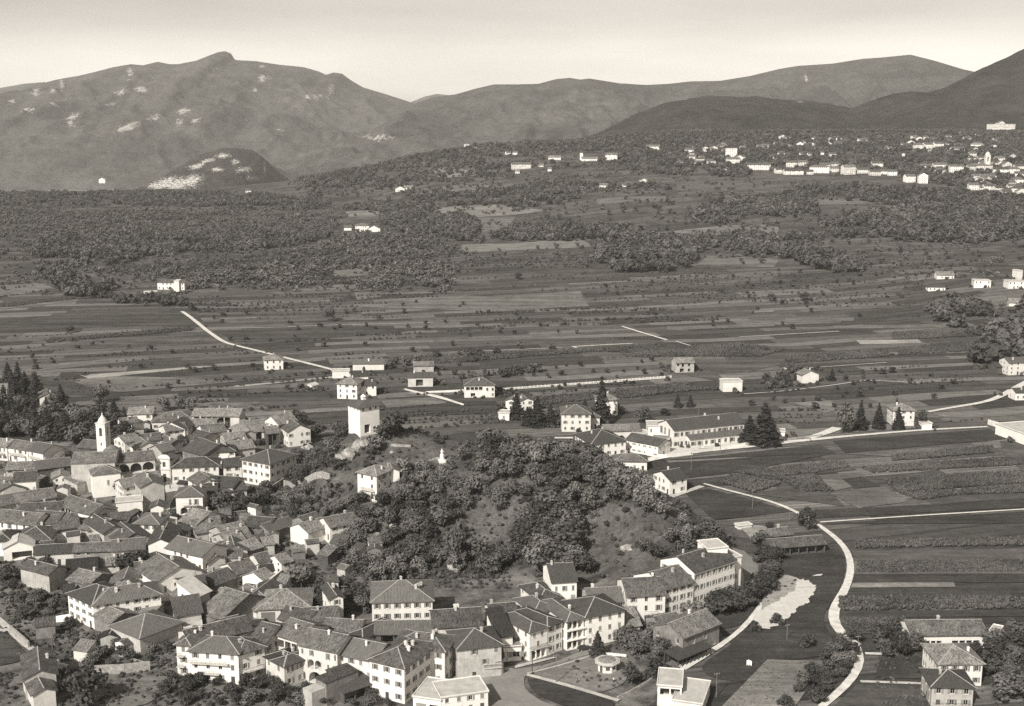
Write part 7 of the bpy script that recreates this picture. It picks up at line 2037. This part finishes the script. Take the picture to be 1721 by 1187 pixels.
# village gardens
VG = 'trees in the village gardens'
grove([(345, 845), (420, 812), (470, 835), (430, 870), (380, 880)], 10, 4, 4, 7, 'garden tree between the church square and the knoll', VG, ('dark_tree', 'tree'))
grove([(-20, 930), (60, 935), (110, 985), (60, 1000), (-20, 985)], 9, 5, 3.5, 6, 'garden tree at the left edge by the vine rows', VG, ('tree', 'dark_tree'), pad=.8)
grove([(30, 1010), (100, 1000), (130, 1060), (80, 1075), (40, 1050)], 11, 4.4, 3, 5.5, 'orchard tree beside the great farmhouse gardens', VG, ('tree', 'dark_tree'), pad=.8)
grove([(120, 1090), (260, 1060), (290, 1095), (240, 1120), (150, 1125)], 16, 4, 2.6, 4.5, 'orchard tree in the bottom left kitchen gardens', VG, ('tree', 'dark_tree', 'pale_tree'), pad=.6)
grove([(270, 1130), (420, 1140), (520, 1155), (530, 1190), (280, 1190)], 24, 3.6, 2.6, 4.6, 'garden tree along the bottom edge before the balconied house', VG, ('tree', 'dark_tree', 'dark_tree'), pad=.6)
grove([(480, 960), (530, 975), (620, 1000), (625, 1040), (560, 1035), (520, 1000)], 12, 4.2, 4, 7.5, 'dark garden tree round the tall narrow gabled house', VG, ('dark_tree', 'tree'), pad=.8)
grove([(560, 1160), (660, 1165), (660, 1190), (540, 1190)], 6, 4, 2.5, 4, 'tree at the bottom edge before the corner house', VG, ('dark_tree',), pad=.5)

# shrubs
def bushes(poly, n, mind, s0, s1, label, group, tile='T', pad=.5, holes=()):
    for x, y in sites(poly, n, mind, pad, tile, 30, holes):
        shrub(x, y, random.uniform(s0, s1), label, group)
bushes([(640, 880), (800, 860), (1000, 850), (1150, 880), (1200, 920), (1000, 970), (860, 965), (700, 975), (600, 930), (520, 870)], 90, 2.6, 1.0, 2.2, 'wild shrub on the grassy slopes of the castle hill', 'shrubs of the castle hill')
bushes([(500, 770), (640, 735), (760, 760), (800, 800), (700, 830), (560, 840)], 40, 2.4, .9, 1.8, 'low shrub on the rocky top of the castle hill', 'shrubs of the castle hill')
bushes([(-20, 940), (110, 960), (130, 1060), (300, 1090), (260, 1130), (120, 1120), (40, 1060), (-20, 1030)], 55, 2.4, .8, 1.6, 'garden bush in the western kitchen gardens', 'garden bushes')
bushes([(940, 1118), (1060, 1100), (1070, 1150), (1000, 1160)], 14, 2.6, .7, 1.3, 'clipped shrub in the flower beds of the hotel park', 'park shrubs')
bushes([(1470, 1140), (1570, 1143), (1600, 1187), (1480, 1187)], 16, 2.6, .7, 1.4, 'bush in the gardens of the bottom right villas', 'garden bushes')
bushes([(280, 1120), (520, 1140), (520, 1187), (250, 1187)], 40, 2.2, .7, 1.6, 'garden bush along the bottom edge of the village', 'garden bushes')
bushes([(1280, 965), (1340, 965), (1330, 1000), (1285, 1015)], 12, 2.5, .5, 1.1, 'low willow scrub on the rubble bank by the gravel', 'stream scrub', pad=.2)
bushes([(60, 780), (480, 760), (600, 1040), (300, 1100), (60, 960)], 40, 6, .8, 1.5, 'bush squeezed into a courtyard of the old village', 'courtyard bushes', pad=.35)

# scattered small trees of the plain
SG = 'small trees scattered over the plain'
def dots(poly, n, mind, h0, h1, label):
    for x, y in sites(poly, n, mind, .5):
        o = link('field_tree', random.choice(SMALL))
        hh = random.uniform(h0, h1)
        o.location = (x, y, gz(x, y) - .1); o.rotation_euler = (0, 0, random.uniform(0, 6.28)); o.scale = (hh * random.uniform(1, 1.4),) * 2 + (hh,)
        tag(o, label, 'tree', SG)
dots([(0, 560), (400, 600), (560, 640), (300, 690), (0, 620)], 34, 9, 2.2, 4.0, 'small orchard tree in the left strip fields')
dots([(330, 535), (750, 500), (1000, 560), (700, 600), (420, 590)], 40, 10, 2.2, 4.2, 'small tree in the meadows beyond the white road')
dots([(640, 640), (860, 620), (1150, 600), (1130, 640), (860, 665)], 34, 8, 2.2, 4.2, 'fruit tree near the veranda villa')
dots([(1000, 480), (1400, 440), (1560, 520), (1300, 560), (1020, 545)], 50, 11, 2.5, 5.0, 'small tree among the right mid-plain terraces')
dots([(1180, 650), (1450, 620), (1640, 640), (1560, 680), (1300, 700)], 34, 8, 2.2, 4.2, 'fruit tree in the fields behind the main road')
dots([(1360, 410), (1640, 405), (1700, 470), (1480, 470)], 26, 12, 3, 5.5, 'small tree in the terraces below the dark right wood')
dots([(700, 350), (1000, 335), (1360, 335), (1370, 395), (1000, 400)], 40, 16, 4, 8, 'tree between the pale terraces under the ridge hamlet')

# ------------------------------------------------------------ masses: far woods, vine rows, maize (one object each)
HID = bpy.data.collections.new('plant_sources')
def source(name, me):
    o = bpy.data.objects.new(name, me)
    HID.objects.link(o)
    return o
def coll(name, meshes):
    c = bpy.data.collections.new(name)
    for m_ in meshes:
        c.objects.link(bpy.data.objects.new(name, m_))
    return c
C_WOOD = coll('wood_source', [crown('wood_tree', 'broad', 500 + k, 110, .095, [MAT['farleaf'], MAT['core']], 5) for k in range(5)])
C_VINE = coll('vine_source', [crown('vine', 'shrub', 540 + k, 42, .24, [MAT['vine'], MAT['core']], 3) for k in range(4)])
C_CORN = coll('maize_source', [crown('maize', 'corn', 560 + k, 20, .16, [MAT['corn']]) for k in range(4)])
C_LIGHT = coll('orchard_source', [crown('orchard', 'broad', 580 + k, 70, .11, [MAT['orchard'], MAT['core']], 4) for k in range(4)])

def mass(name, pts, scl, colln, label=None, mat=None):
    n = len(pts)
    me = bpy.data.meshes.new(name)
    me.vertices.add(n)
    me.vertices.foreach_set('co', np.asarray(pts, 'f').ravel())
    a = me.attributes.new('rot', 'FLOAT_VECTOR', 'POINT')
    rv = np.zeros((n, 3), 'f'); rv[:, 2] = rng.uniform(0, 6.28, n)
    a.data.foreach_set('vector', rv.ravel())
    a = me.attributes.new('scl', 'FLOAT_VECTOR', 'POINT')
    a.data.foreach_set('vector', np.asarray(scl, 'f').ravel())
    o = link(name, me)
    ng = bpy.data.node_groups.new(name, 'GeometryNodeTree')
    ng.interface.new_socket('Geometry', in_out='INPUT', socket_type='NodeSocketGeometry')
    ng.interface.new_socket('Geometry', in_out='OUTPUT', socket_type='NodeSocketGeometry')
    N = ng.nodes.new
    gi, go = N('NodeGroupInput'), N('NodeGroupOutput')
    ip = N('GeometryNodeInstanceOnPoints')
    ci = N('GeometryNodeCollectionInfo')
    ci.inputs['Collection'].default_value = colln
    ci.inputs['Separate Children'].default_value = True
    ci.inputs['Reset Children'].default_value = True
    r_ = N('GeometryNodeInputNamedAttribute'); r_.data_type = 'FLOAT_VECTOR'; r_.inputs['Name'].default_value = 'rot'
    s_ = N('GeometryNodeInputNamedAttribute'); s_.data_type = 'FLOAT_VECTOR'; s_.inputs['Name'].default_value = 'scl'
    ip.inputs['Pick Instance'].default_value = True
    lk = ng.links.new
    lk(gi.outputs[0], ip.inputs['Points']); lk(ci.outputs[0], ip.inputs['Instance'])
    lk(r_.outputs[0], ip.inputs['Rotation']); lk(s_.outputs[0], ip.inputs['Scale'])
    lk(ip.outputs[0], go.inputs[0])
    md = o.modifiers.new('scatter', 'NODES'); md.node_group = ng
    return tag(o, kind='stuff')

def fill(poly, dens, tile='T', jit=1.0, cap=6000):
    """points inside a photo outline, dens per square metre of ground"""
    W = wpoly([px(tile, *q) for q in poly])
    xs_, ys_ = np.array([p[0] for p in W]), np.array([p[1] for p in W])
    A = (xs_.max() - xs_.min()) * (ys_.max() - ys_.min())
    n = int(min(A * dens, 60000))
    x, y = rng.uniform(xs_.min(), xs_.max(), n), rng.uniform(ys_.min(), ys_.max(), n)
    k = inside(W, x, y)
    x, y = x[k][:cap], y[k][:cap]
    for f in FOOT:
        if f[1] > 650:
            lx = (x - f[0]) * f[4] + (y - f[1]) * f[5]; ly = -(x - f[0]) * f[5] + (y - f[1]) * f[4]
            ok = ~((np.abs(lx) < f[2] + 4) & (ly > -f[3] - 16) & (ly < f[3] + 3))
            x, y = x[ok], y[ok]
    return np.stack([x, y], 1)

wood, wsc = [], []
scrub, ssc = [], []
def young(poly, dens, h0, h1):
    P = fill(poly, dens * 1.25)
    P = P[fbm(P[:, 0] / 80, P[:, 1] / 30, 61, 2) + rng.uniform(-.1, .1, len(P)) > .36]
    hh = rng.uniform(h0 * .6, h1 * .7, len(P))
    scrub.append(np.column_stack([P, terrain(P[:, 0], P[:, 1]) - .2])); ssc.append(np.column_stack([hh * 1.2, hh * 1.2, hh]))
def woods(poly, dens, h0, h1, wid=1.1):
    P = fill(poly, dens * 2.1)
    keep = (fbm(P[:, 0] / 42, P[:, 1] / 75, 17, 3) + rng.uniform(-.16, .16, len(P)) > .40) & (fbm(P[:, 0] / 95, P[:, 1] / 28, 53, 2) + rng.uniform(-.06, .06, len(P)) > .33)
    P = P[keep]
    z = terrain(P[:, 0], P[:, 1]) - .3
    h = rng.uniform(h0 * .62, h1 * .82, len(P))
    wood.append(np.column_stack([P, z])); wsc.append(np.column_stack([h * wid, h * wid, h]))
woods([(-60, 328), (0, 325), (260, 323), (430, 326), (560, 345), (520, 355), (440, 356), (250, 347), (-60, 347)], .024, 6, 10)
young([(-60, 352), (200, 360), (420, 355), (560, 356), (575, 380), (540, 402), (300, 398), (130, 402), (-60, 398)], .010, 4, 9)
woods([(60, 402), (300, 400), (420, 390), (560, 398), (500, 412), (420, 422), (260, 432), (160, 452), (190, 482), (170, 502), (110, 498), (55, 450)], .022, 7, 12)
young([(300, 474), (330, 462), (430, 450), (600, 440), (700, 432), (780, 440), (760, 490), (690, 480), (640, 492), (600, 480), (450, 487), (320, 487)], .018, 5, 10)
young([(560, 400), (640, 385), (720, 395), (780, 425), (700, 432), (620, 430), (540, 420)], .012, 5, 10)
woods([(640, 355), (720, 345), (800, 370), (812, 408), (760, 405), (700, 400), (640, 380)], .022, 7, 13)
woods([(820, 402), (870, 386), (970, 380), (1060, 386), (1010, 405), (900, 407)], .020, 7, 13)
woods([(1003, 410), (1020, 398), (1060, 397), (1120, 402), (1168, 412), (1170, 442), (1130, 458), (1040, 458), (1005, 442)], .030, 10, 15)
woods([(1140, 402), (1250, 398), (1340, 415), (1430, 436), (1450, 456), (1400, 460), (1300, 432), (1180, 422)], .028, 9, 14)
woods([(1375, 380), (1450, 358), (1560, 352), (1700, 348), (1740, 400), (1640, 410), (1500, 405), (1400, 402)], .024, 9, 15)
woods([(1270, 360), (1300, 330), (1340, 325), (1385, 360), (1330, 368)], .022, 8, 13)
woods([(1180, 345), (1260, 330), (1280, 360), (1220, 380), (1160, 375)], .010, 7, 12)
woods([(560, 352), (680, 330), (800, 322), (900, 310), (1100, 312), (1130, 320), (980, 326), (880, 336), (840, 345), (700, 346), (640, 356)], .016, 7, 12)
woods([(470, 305), (520, 285), (560, 270), (650, 255), (760, 250), (850, 248), (920, 266), (1000, 280), (900, 300), (720, 312), (600, 330), (520, 335)], .012, 7, 12)
woods([(840, 338), (920, 330), (1000, 333), (960, 345), (860, 350)], .014, 7, 12)
woods([(1560, 522), (1600, 512), (1650, 515), (1665, 530), (1640, 545), (1600, 552), (1575, 545)], .035, 9, 14)
woods([(1645, 612), (1660, 580), (1690, 545), (1740, 520), (1740, 610), (1700, 622)], .03, 12, 20)
woods([(1590, 545), (1650, 545), (1690, 520), (1740, 500), (1740, 560), (1660, 590), (1640, 570)], .012, 6, 10)
woods([(165, 500), (250, 500), (310, 515), (338, 528), (300, 522), (200, 512)], .02, 5, 9)
woods([(250, 505), (290, 500), (330, 520), (330, 530), (290, 522)], .03, 7, 11)
woods([(1070, 255), (1200, 245), (1400, 240), (1560, 235), (1740, 225), (1740, 330), (1620, 318), (1510, 300), (1500, 285), (1270, 285), (1260, 300), (1080, 292), (1000, 275)], .0085, 7, 12)
woods([(1330, 315), (1420, 312), (1700, 330), (1740, 345), (1560, 350), (1440, 340), (1330, 330)], .007, 7, 12)
woods([(1200, 395), (1380, 395), (1400, 408), (1300, 405)], .012, 7, 12)
young([(480, 430), (620, 415), (760, 430), (620, 440), (500, 445)], .012, 5, 9)
woods([(500, 610), (740, 615), (900, 590), (900, 595), (740, 625), (560, 628)], .006, 4, 7)
woods([(725, 600), (930, 582), (960, 586), (900, 592), (740, 608)], .018, 4, 8)
woods([(640, 605), (700, 603), (705, 618), (640, 622)], .03, 5, 9)
woods([(690, 640), (780, 632), (905, 622), (905, 630), (780, 642), (695, 648)], .02, 4, 8)
woods([(1270, 640), (1330, 620), (1380, 615), (1400, 635), (1370, 650), (1290, 655)], .018, 3, 6)
for poly, dens in (([(-60, 345), (560, 345), (800, 350), (800, 440), (760, 495), (450, 490), (300, 470), (200, 495), (-60, 505)], .0075), ([(680, 300), (1100, 296), (1270, 300), (1740, 330), (1740, 470), (1480, 470), (1180, 440), (1000, 460), (800, 440), (800, 350), (690, 345)], .0035), ([(480, 310), (700, 255), (1000, 275), (1300, 240), (1740, 225), (1740, 320), (1280, 290), (900, 310), (520, 340)], .0055)):
    P = fill(poly, dens)
    P = P[fbm(P[:, 0] / 60, P[:, 1] / 30, 27, 3) + rng.uniform(-.1, .1, len(P)) > .44]
    hh = rng.uniform(2.5, 6.0, len(P))
    scrub.append(np.column_stack([P, terrain(P[:, 0], P[:, 1]) - .2])); ssc.append(np.column_stack([hh * 1.3, hh * 1.3, hh]))
n_ = 6500
P = np.column_stack([rng.uniform(20, 1150, n_), rng.uniform(2180, 2750, n_)])
P = P[P[:, 0] < P[:, 1] * .5]
hh = rng.uniform(4, 8.5, len(P))
wood.append(np.column_stack([P, terrain(P[:, 0], P[:, 1]) - .3])); wsc.append(np.column_stack([hh * 1.15, hh * 1.15, hh]))
mass('scrub', np.concatenate(scrub), np.concatenate(ssc), C_LIGHT)
mass('woods', np.concatenate(wood), np.concatenate(wsc), C_WOOD)

vine, vsc = [], []
def rows(a, b, c, d, n, sp, s0, s1, prob=1.0, tile='T'):
    close = sp < 2.5
    """n rows of bushes between line a-b and line c-d"""
    A, B, C_, D_ = [np.array(hit(*px(tile, *q))[:2]) for q in (a, b, c, d)]
    for k in range(n):
        f = k / max(1, n - 1)
        p, q = A + (C_ - A) * f, B + (D_ - B) * f
        L_ = np.linalg.norm(q - p)
        sp_ = min(sp, 3.2) if sp > 2.6 else sp
        m_ = max(2, int(L_ / sp_))
        t_ = (np.arange(m_) + rng.uniform(-.35, .35, m_)) / m_
        t_ = t_[(rng.uniform(0, 1, m_) < prob + .1) & ((vnoise(t_ * L_ / 45, np.full(m_, k * 7.3), 2) > .33) | close)]
        P = p + (q - p) * t_[:, None] + rng.normal(0, .35, (len(t_), 2))
        s = rng.uniform(s0, s1, len(t_)) * .85
        vine.append(np.column_stack([P, terrain(P[:, 0], P[:, 1]) - .1])); vsc.append(np.column_stack([s, s, s * rng.uniform(.8, 1.3, len(t_))]))
rows((160, 452), (700, 400), (300, 468), (780, 430), 16, 4, 1.6, 3.0, .7)
rows((470, 408), (640, 390), (480, 425), (760, 425), 7, 4, 1.6, 2.8, .7)
rows((780, 428), (1000, 420), (800, 455), (1000, 455), 9, 6, 1.5, 3.0, .6)
rows((330, 500), (820, 488), (330, 525), (560, 522), 7, 4, 1.3, 2.6, .6)
rows((780, 470), (1000, 460), (1000, 505), (1240, 492), 6, 6, 1.3, 2.4, .5)
rows((1170, 450), (1560, 470), (1020, 490), (1540, 520), 13, 5, 1.3, 2.4, .55)
rows((800, 527), (1100, 515), (870, 550), (1210, 538), 5, 5, 1.6, 3.0, .7)
rows((480, 575), (720, 560), (470, 582), (720, 566), 2, 5, 1.4, 2.4, .7)
rows((600, 565), (860, 552), (660, 560), (870, 548), 2, 5, 1.6, 2.6, .7)
rows((1020, 430), (1170, 450), (1000, 470), (1180, 480), 6, 6, 1.3, 2.2, .5)
rows((0, 452), (70, 440), (0, 500), (90, 486), 6, 5, 1.4, 2.4, .6)
rows((1370, 410), (1640, 405), (1460, 460), (1700, 470), 9, 6, 1.5, 2.6, .55)
rows((150, 600), (420, 580), (200, 618), (410, 600), 3, 4, 1.0, 1.8, .7)
rows((230, 652), (560, 628), (340, 668), (560, 655), 4, 4, 1.2, 2.2, .75)
rows((420, 690), (600, 672), (300, 680), (560, 660), 3, 2.5, 1.2, 2.4, .8)
rows((640, 690), (780, 675), (690, 720), (880, 715), 9, 2.6, 1.0, 1.9, .85)
rows((840, 668), (1130, 648), (850, 690), (1000, 680), 4, 3, 1.0, 1.8, .7)
rows((850, 655), (1060, 640), (850, 662), (1060, 645), 2, 3, 1.1, 1.8, .8)
rows((1270, 655), (1480, 640), (1290, 660), (1450, 648), 3, 3, 1.1, 2.0, .8)
rows((1310, 690), (1400, 690), (1310, 710), (1370, 712), 6, 2.6, 1.0, 1.8, .8)
rows((1560, 712), (1730, 700), (1560, 716), (1650, 712), 2, 2.5, .8, 1.4, .8)
rows((1480, 620), (1640, 612), (1500, 660), (1640, 640), 6, 3.5, .9, 1.6, .7)
rows((700, 945), (860, 950), (700, 985), (870, 990), 7, 1.8, .8, 1.4, .85)
rows((785, 880), (870, 868), (780, 930), (870, 935), 4, 2.0, .5, .9, .6)
rows((0, 975), (80, 965), (0, 1010), (105, 990), 5, 1.6, .9, 1.5, .95)
rows((90, 1070), (260, 1040), (100, 1110), (280, 1085), 6, 2.0, .7, 1.3, .8)
rows((1560, 1075), (1650, 1072), (1550, 1095), (1640, 1092), 6, 1.6, .7, 1.2, .9)
rows((1475, 1108), (1580, 1108), (1475, 1125), (1575, 1126), 4, 1.8, .6, 1.1, .9)
rows((960, 1112), (1010, 1120), (948, 1133), (990, 1142), 3, 1.0, .45, .8, .95)
def under(poly, dens, s0, s1, holes=()):
    P = fill(poly, dens)
    for hh in holes:
        P = P[~inside(wpoly(hh), P[:, 0], P[:, 1])]
    ok = [not blocked(x, y, .6) for x, y in P]
    P = P[ok]
    s = rng.uniform(s0, s1, len(P))
    return np.column_stack([P, terrain(P[:, 0], P[:, 1]) - .15]), np.column_stack([s, s, s * rng.uniform(.7, 1.2, len(P))])
UP = [under([(640, 985), (480, 870), (480, 780), (520, 745), (620, 735), (800, 745), (960, 755), (1090, 805), (1180, 875), (1235, 905), (1190, 950), (1060, 965), (980, 985), (860, 970)], .075, .8, 2.3, clear[:3]),
      under(clear[1], .05, .7, 1.5), under(clear[2], .05, .5, 1.1), under(clear[0], .04, .6, 1.2)]
GARD = [[(-40, 925), (110, 950), (135, 1060), (300, 1085), (300, 1125), (520, 1140), (540, 1190), (-40, 1190), (-40, 1130), (60, 1130), (-40, 1030)], [(340, 850), (480, 800), (560, 870), (620, 940), (640, 985), (540, 1000), (480, 930), (400, 880)], [(0, 780), (330, 700), (480, 800), (640, 985), (560, 1120), (300, 1090), (110, 950), (0, 930)]]
UP += [under(GARD[0], .22, .5, 1.3), under(GARD[1], .16, .6, 1.7), under(GARD[2], .05, .5, 1.4)]
UP += [under([(1085, 1045), (1190, 1060), (1140, 1115), (1100, 1125), (1030, 1095)], .3, .6, 1.5), under([(1470, 1075), (1730, 1070), (1730, 1190), (1480, 1190)], .07, .5, 1.3), under([(950, 1112), (1060, 1100), (1060, 1155), (1000, 1165)], .06, .4, .9)]
for k in range(46):
    yy = random.uniform(470, 665); xx = random.uniform(-20, 1560)
    ln = random.uniform(120, 420); sl = -random.uniform(.02, .075)
    rows((xx, yy), (min(1700, xx + ln), yy + sl * ln), (xx, yy + 1), (min(1700, xx + ln), yy + 1 + sl * ln), 1, 2.8 + random.random() * 3, .7, random.uniform(1.2, 2.4), random.uniform(.55, .9))
gb = []
for f in FOOT:
    if 560 < f[1] < 1150 and f[2] > 1.5:
        for k in range(12 if f[1] < 900 else 7):
            sx_, sy_ = random.choice(((1, 0), (-1, 0), (0, 1), (0, -1), (1, 1), (-1, 1)))
            lx, ly = (f[2] + random.uniform(1, 6)) * sx_ + random.uniform(-3, 3) * (sx_ == 0), (f[3] + random.uniform(1.5, 7)) * sy_ + random.uniform(-3, 3) * (sy_ == 0)
            x, y = f[0] + lx * f[4] - ly * f[5], f[1] + lx * f[5] + ly * f[4]
            if not blocked(x, y, .8): gb.append((x, y))
gb = np.array(gb); gs = rng.uniform(.9, 2.6, len(gb))
UP.append((np.column_stack([gb, terrain(gb[:, 0], gb[:, 1]) - .1]), np.column_stack([gs, gs, gs * rng.uniform(.8, 1.5, len(gs))])))
mass('undergrowth', np.concatenate([q[0] for q in UP]), np.concatenate([q[1] for q in UP]), C_VINE)
rows((1290, 1112), (1388, 1115), (1222, 1187), (1330, 1187), 34, .9, .35, .6, .9)
mass('vine_rows', np.concatenate(vine), np.concatenate(vsc), C_VINE)

corn, csc = [], []
def maize(poly, s0=1.6, s1=2.2, dens=.85, tile='T'):
    P = fill(poly, dens * 1.9, tile, cap=9000)
    s = rng.uniform(s0, s1, len(P)) * .62
    corn.append(np.column_stack([P, terrain(P[:, 0], P[:, 1])])); csc.append(np.column_stack([s * .8, s * .8, s]))
HC = [[(1050, 518), (1545, 468), (1568, 490), (1055, 530)], [(890, 565), (1600, 518), (1740, 530), (1740, 548), (960, 590)], [(1010, 625), (1740, 580), (1740, 640), (1080, 690)], [(1080, 692), (1390, 680), (1740, 655), (1740, 690), (1390, 700), (1190, 730)],
      [(480, 622), (655, 602), (752, 682), (600, 688)], [(180, 640), (240, 600), (485, 640), (470, 655), (350, 690)], [(250, 590), (800, 530), (840, 560), (670, 590), (470, 612)], [(1050, 506), (1560, 455), (1565, 466), (1050, 516)]]
for q in HC: maize(q, tile='H')
for q in [[(860, 62), (1740, 50), (1740, 84), (872, 100)], [(790, 352), (1690, 348), (1740, 372), (1740, 404), (782, 416)], [(880, 165), (1740, 160), (1740, 215), (870, 222)], [(800, 455), (1110, 452), (1125, 525), (840, 525)]]:
    maize(q, 1.3 if q[0][1] in (662, 165, 455) else 1.7, 1.6 if q[0][1] in (662, 165, 455) else 2.3, tile='F', dens=.8)
for q in [[(75, 572), (325, 551), (328, 556), (78, 577)], [(0, 512), (120, 500), (128, 503), (0, 518)], [(640, 603), (900, 592), (1100, 580), (1250, 590), (1250, 596), (1000, 592), (740, 612)], [(870, 672), (1120, 650), (1200, 655), (900, 682)],
          [(1040, 592), (1240, 578), (1320, 588), (1280, 600), (1050, 600)], [(1320, 600), (1490, 588), (1497, 600), (1320, 612)], [(1150, 642), (1060, 660), (1040, 672), (1180, 655)], [(1500, 560), (1640, 556), (1640, 566), (1500, 572)], [(1510, 585), (1640, 575), (1640, 590), (1510, 598)]]:
    maize(q, 1.8, 2.4, dens=.35)
mass('maize', np.concatenate(corn), np.concatenate(csc), C_CORN)

# pale rocks breaking out of the castle hill
for i, (u, v, r_, lb) in enumerate([(505, 742, 3.2, 'pale rock ledge at the upper left of the castle hill'), (515, 755, 2.4, 'pale rock below the upper left ledge of the castle hill'), (572, 772, 2.6, 'pale crag under the castle tower, left one'), (588, 765, 2.8, 'pale crag under the castle tower, middle one'), (606, 750, 3.0, 'tall pale crag under the castle tower, right one'),
                         (658, 762, 1.0, 'small pale stone on the grassy knoll top'), (1053, 922, 1.8, 'small pale rock face on the steep grass behind the row houses'), (660, 888, 1.4, 'pale boulder in the lower hill gardens'), (632, 900, 1.3, 'pale stone heap in the lower hill gardens'), (768, 958, 2.6, 'pale rounded rock mound on the knoll terraces'), (900, 800, 1.0, 'pale stone among the crest trees of the knoll')]):
    p = hit(u, v)
    g_ = np.random.default_rng(i + 40)
    Vv, Ff = [], []
    nv = 0
    for k in range(5):
        v_, f_ = ico(np.array([g_.uniform(-.6, .6) * r_, g_.uniform(-.3, .3) * r_, g_.uniform(-.1, .35) * r_]), r_ * 1.3 * g_.uniform(.4, .7), g_, .3)
        Vv.append(v_); Ff += [tuple(nv + a for a in t_) for t_ in f_]; nv += 12
    o = link('rock_outcrop', mesh('rock_outcrop', np.concatenate(Vv), Ff, MAT['rock']))
    o.location = tuple(p)
    tag(o, lb, 'rock')

# ------------------------------------------------------------ air
hz = MB(); hz.box(-9500, 9500, -60, 14000, -200, 660)
ho = tag(hz.build('haze', []), kind='stuff')
hm = bpy.data.materials.new('valley_haze'); hm.use_nodes = True
hm.node_tree.nodes.clear()
ou = hm.node_tree.nodes.new('ShaderNodeOutputMaterial'); pv = hm.node_tree.nodes.new('ShaderNodeVolumePrincipled')
pv.inputs['Color'].default_value = (0.97, 0.95, 0.91, 1); pv.inputs['Density'].default_value = HAZE
pv.inputs['Anisotropy'].default_value = 0.0
hm.node_tree.links.new(pv.outputs[0], ou.inputs['Volume'])
ho.data.materials.append(hm)
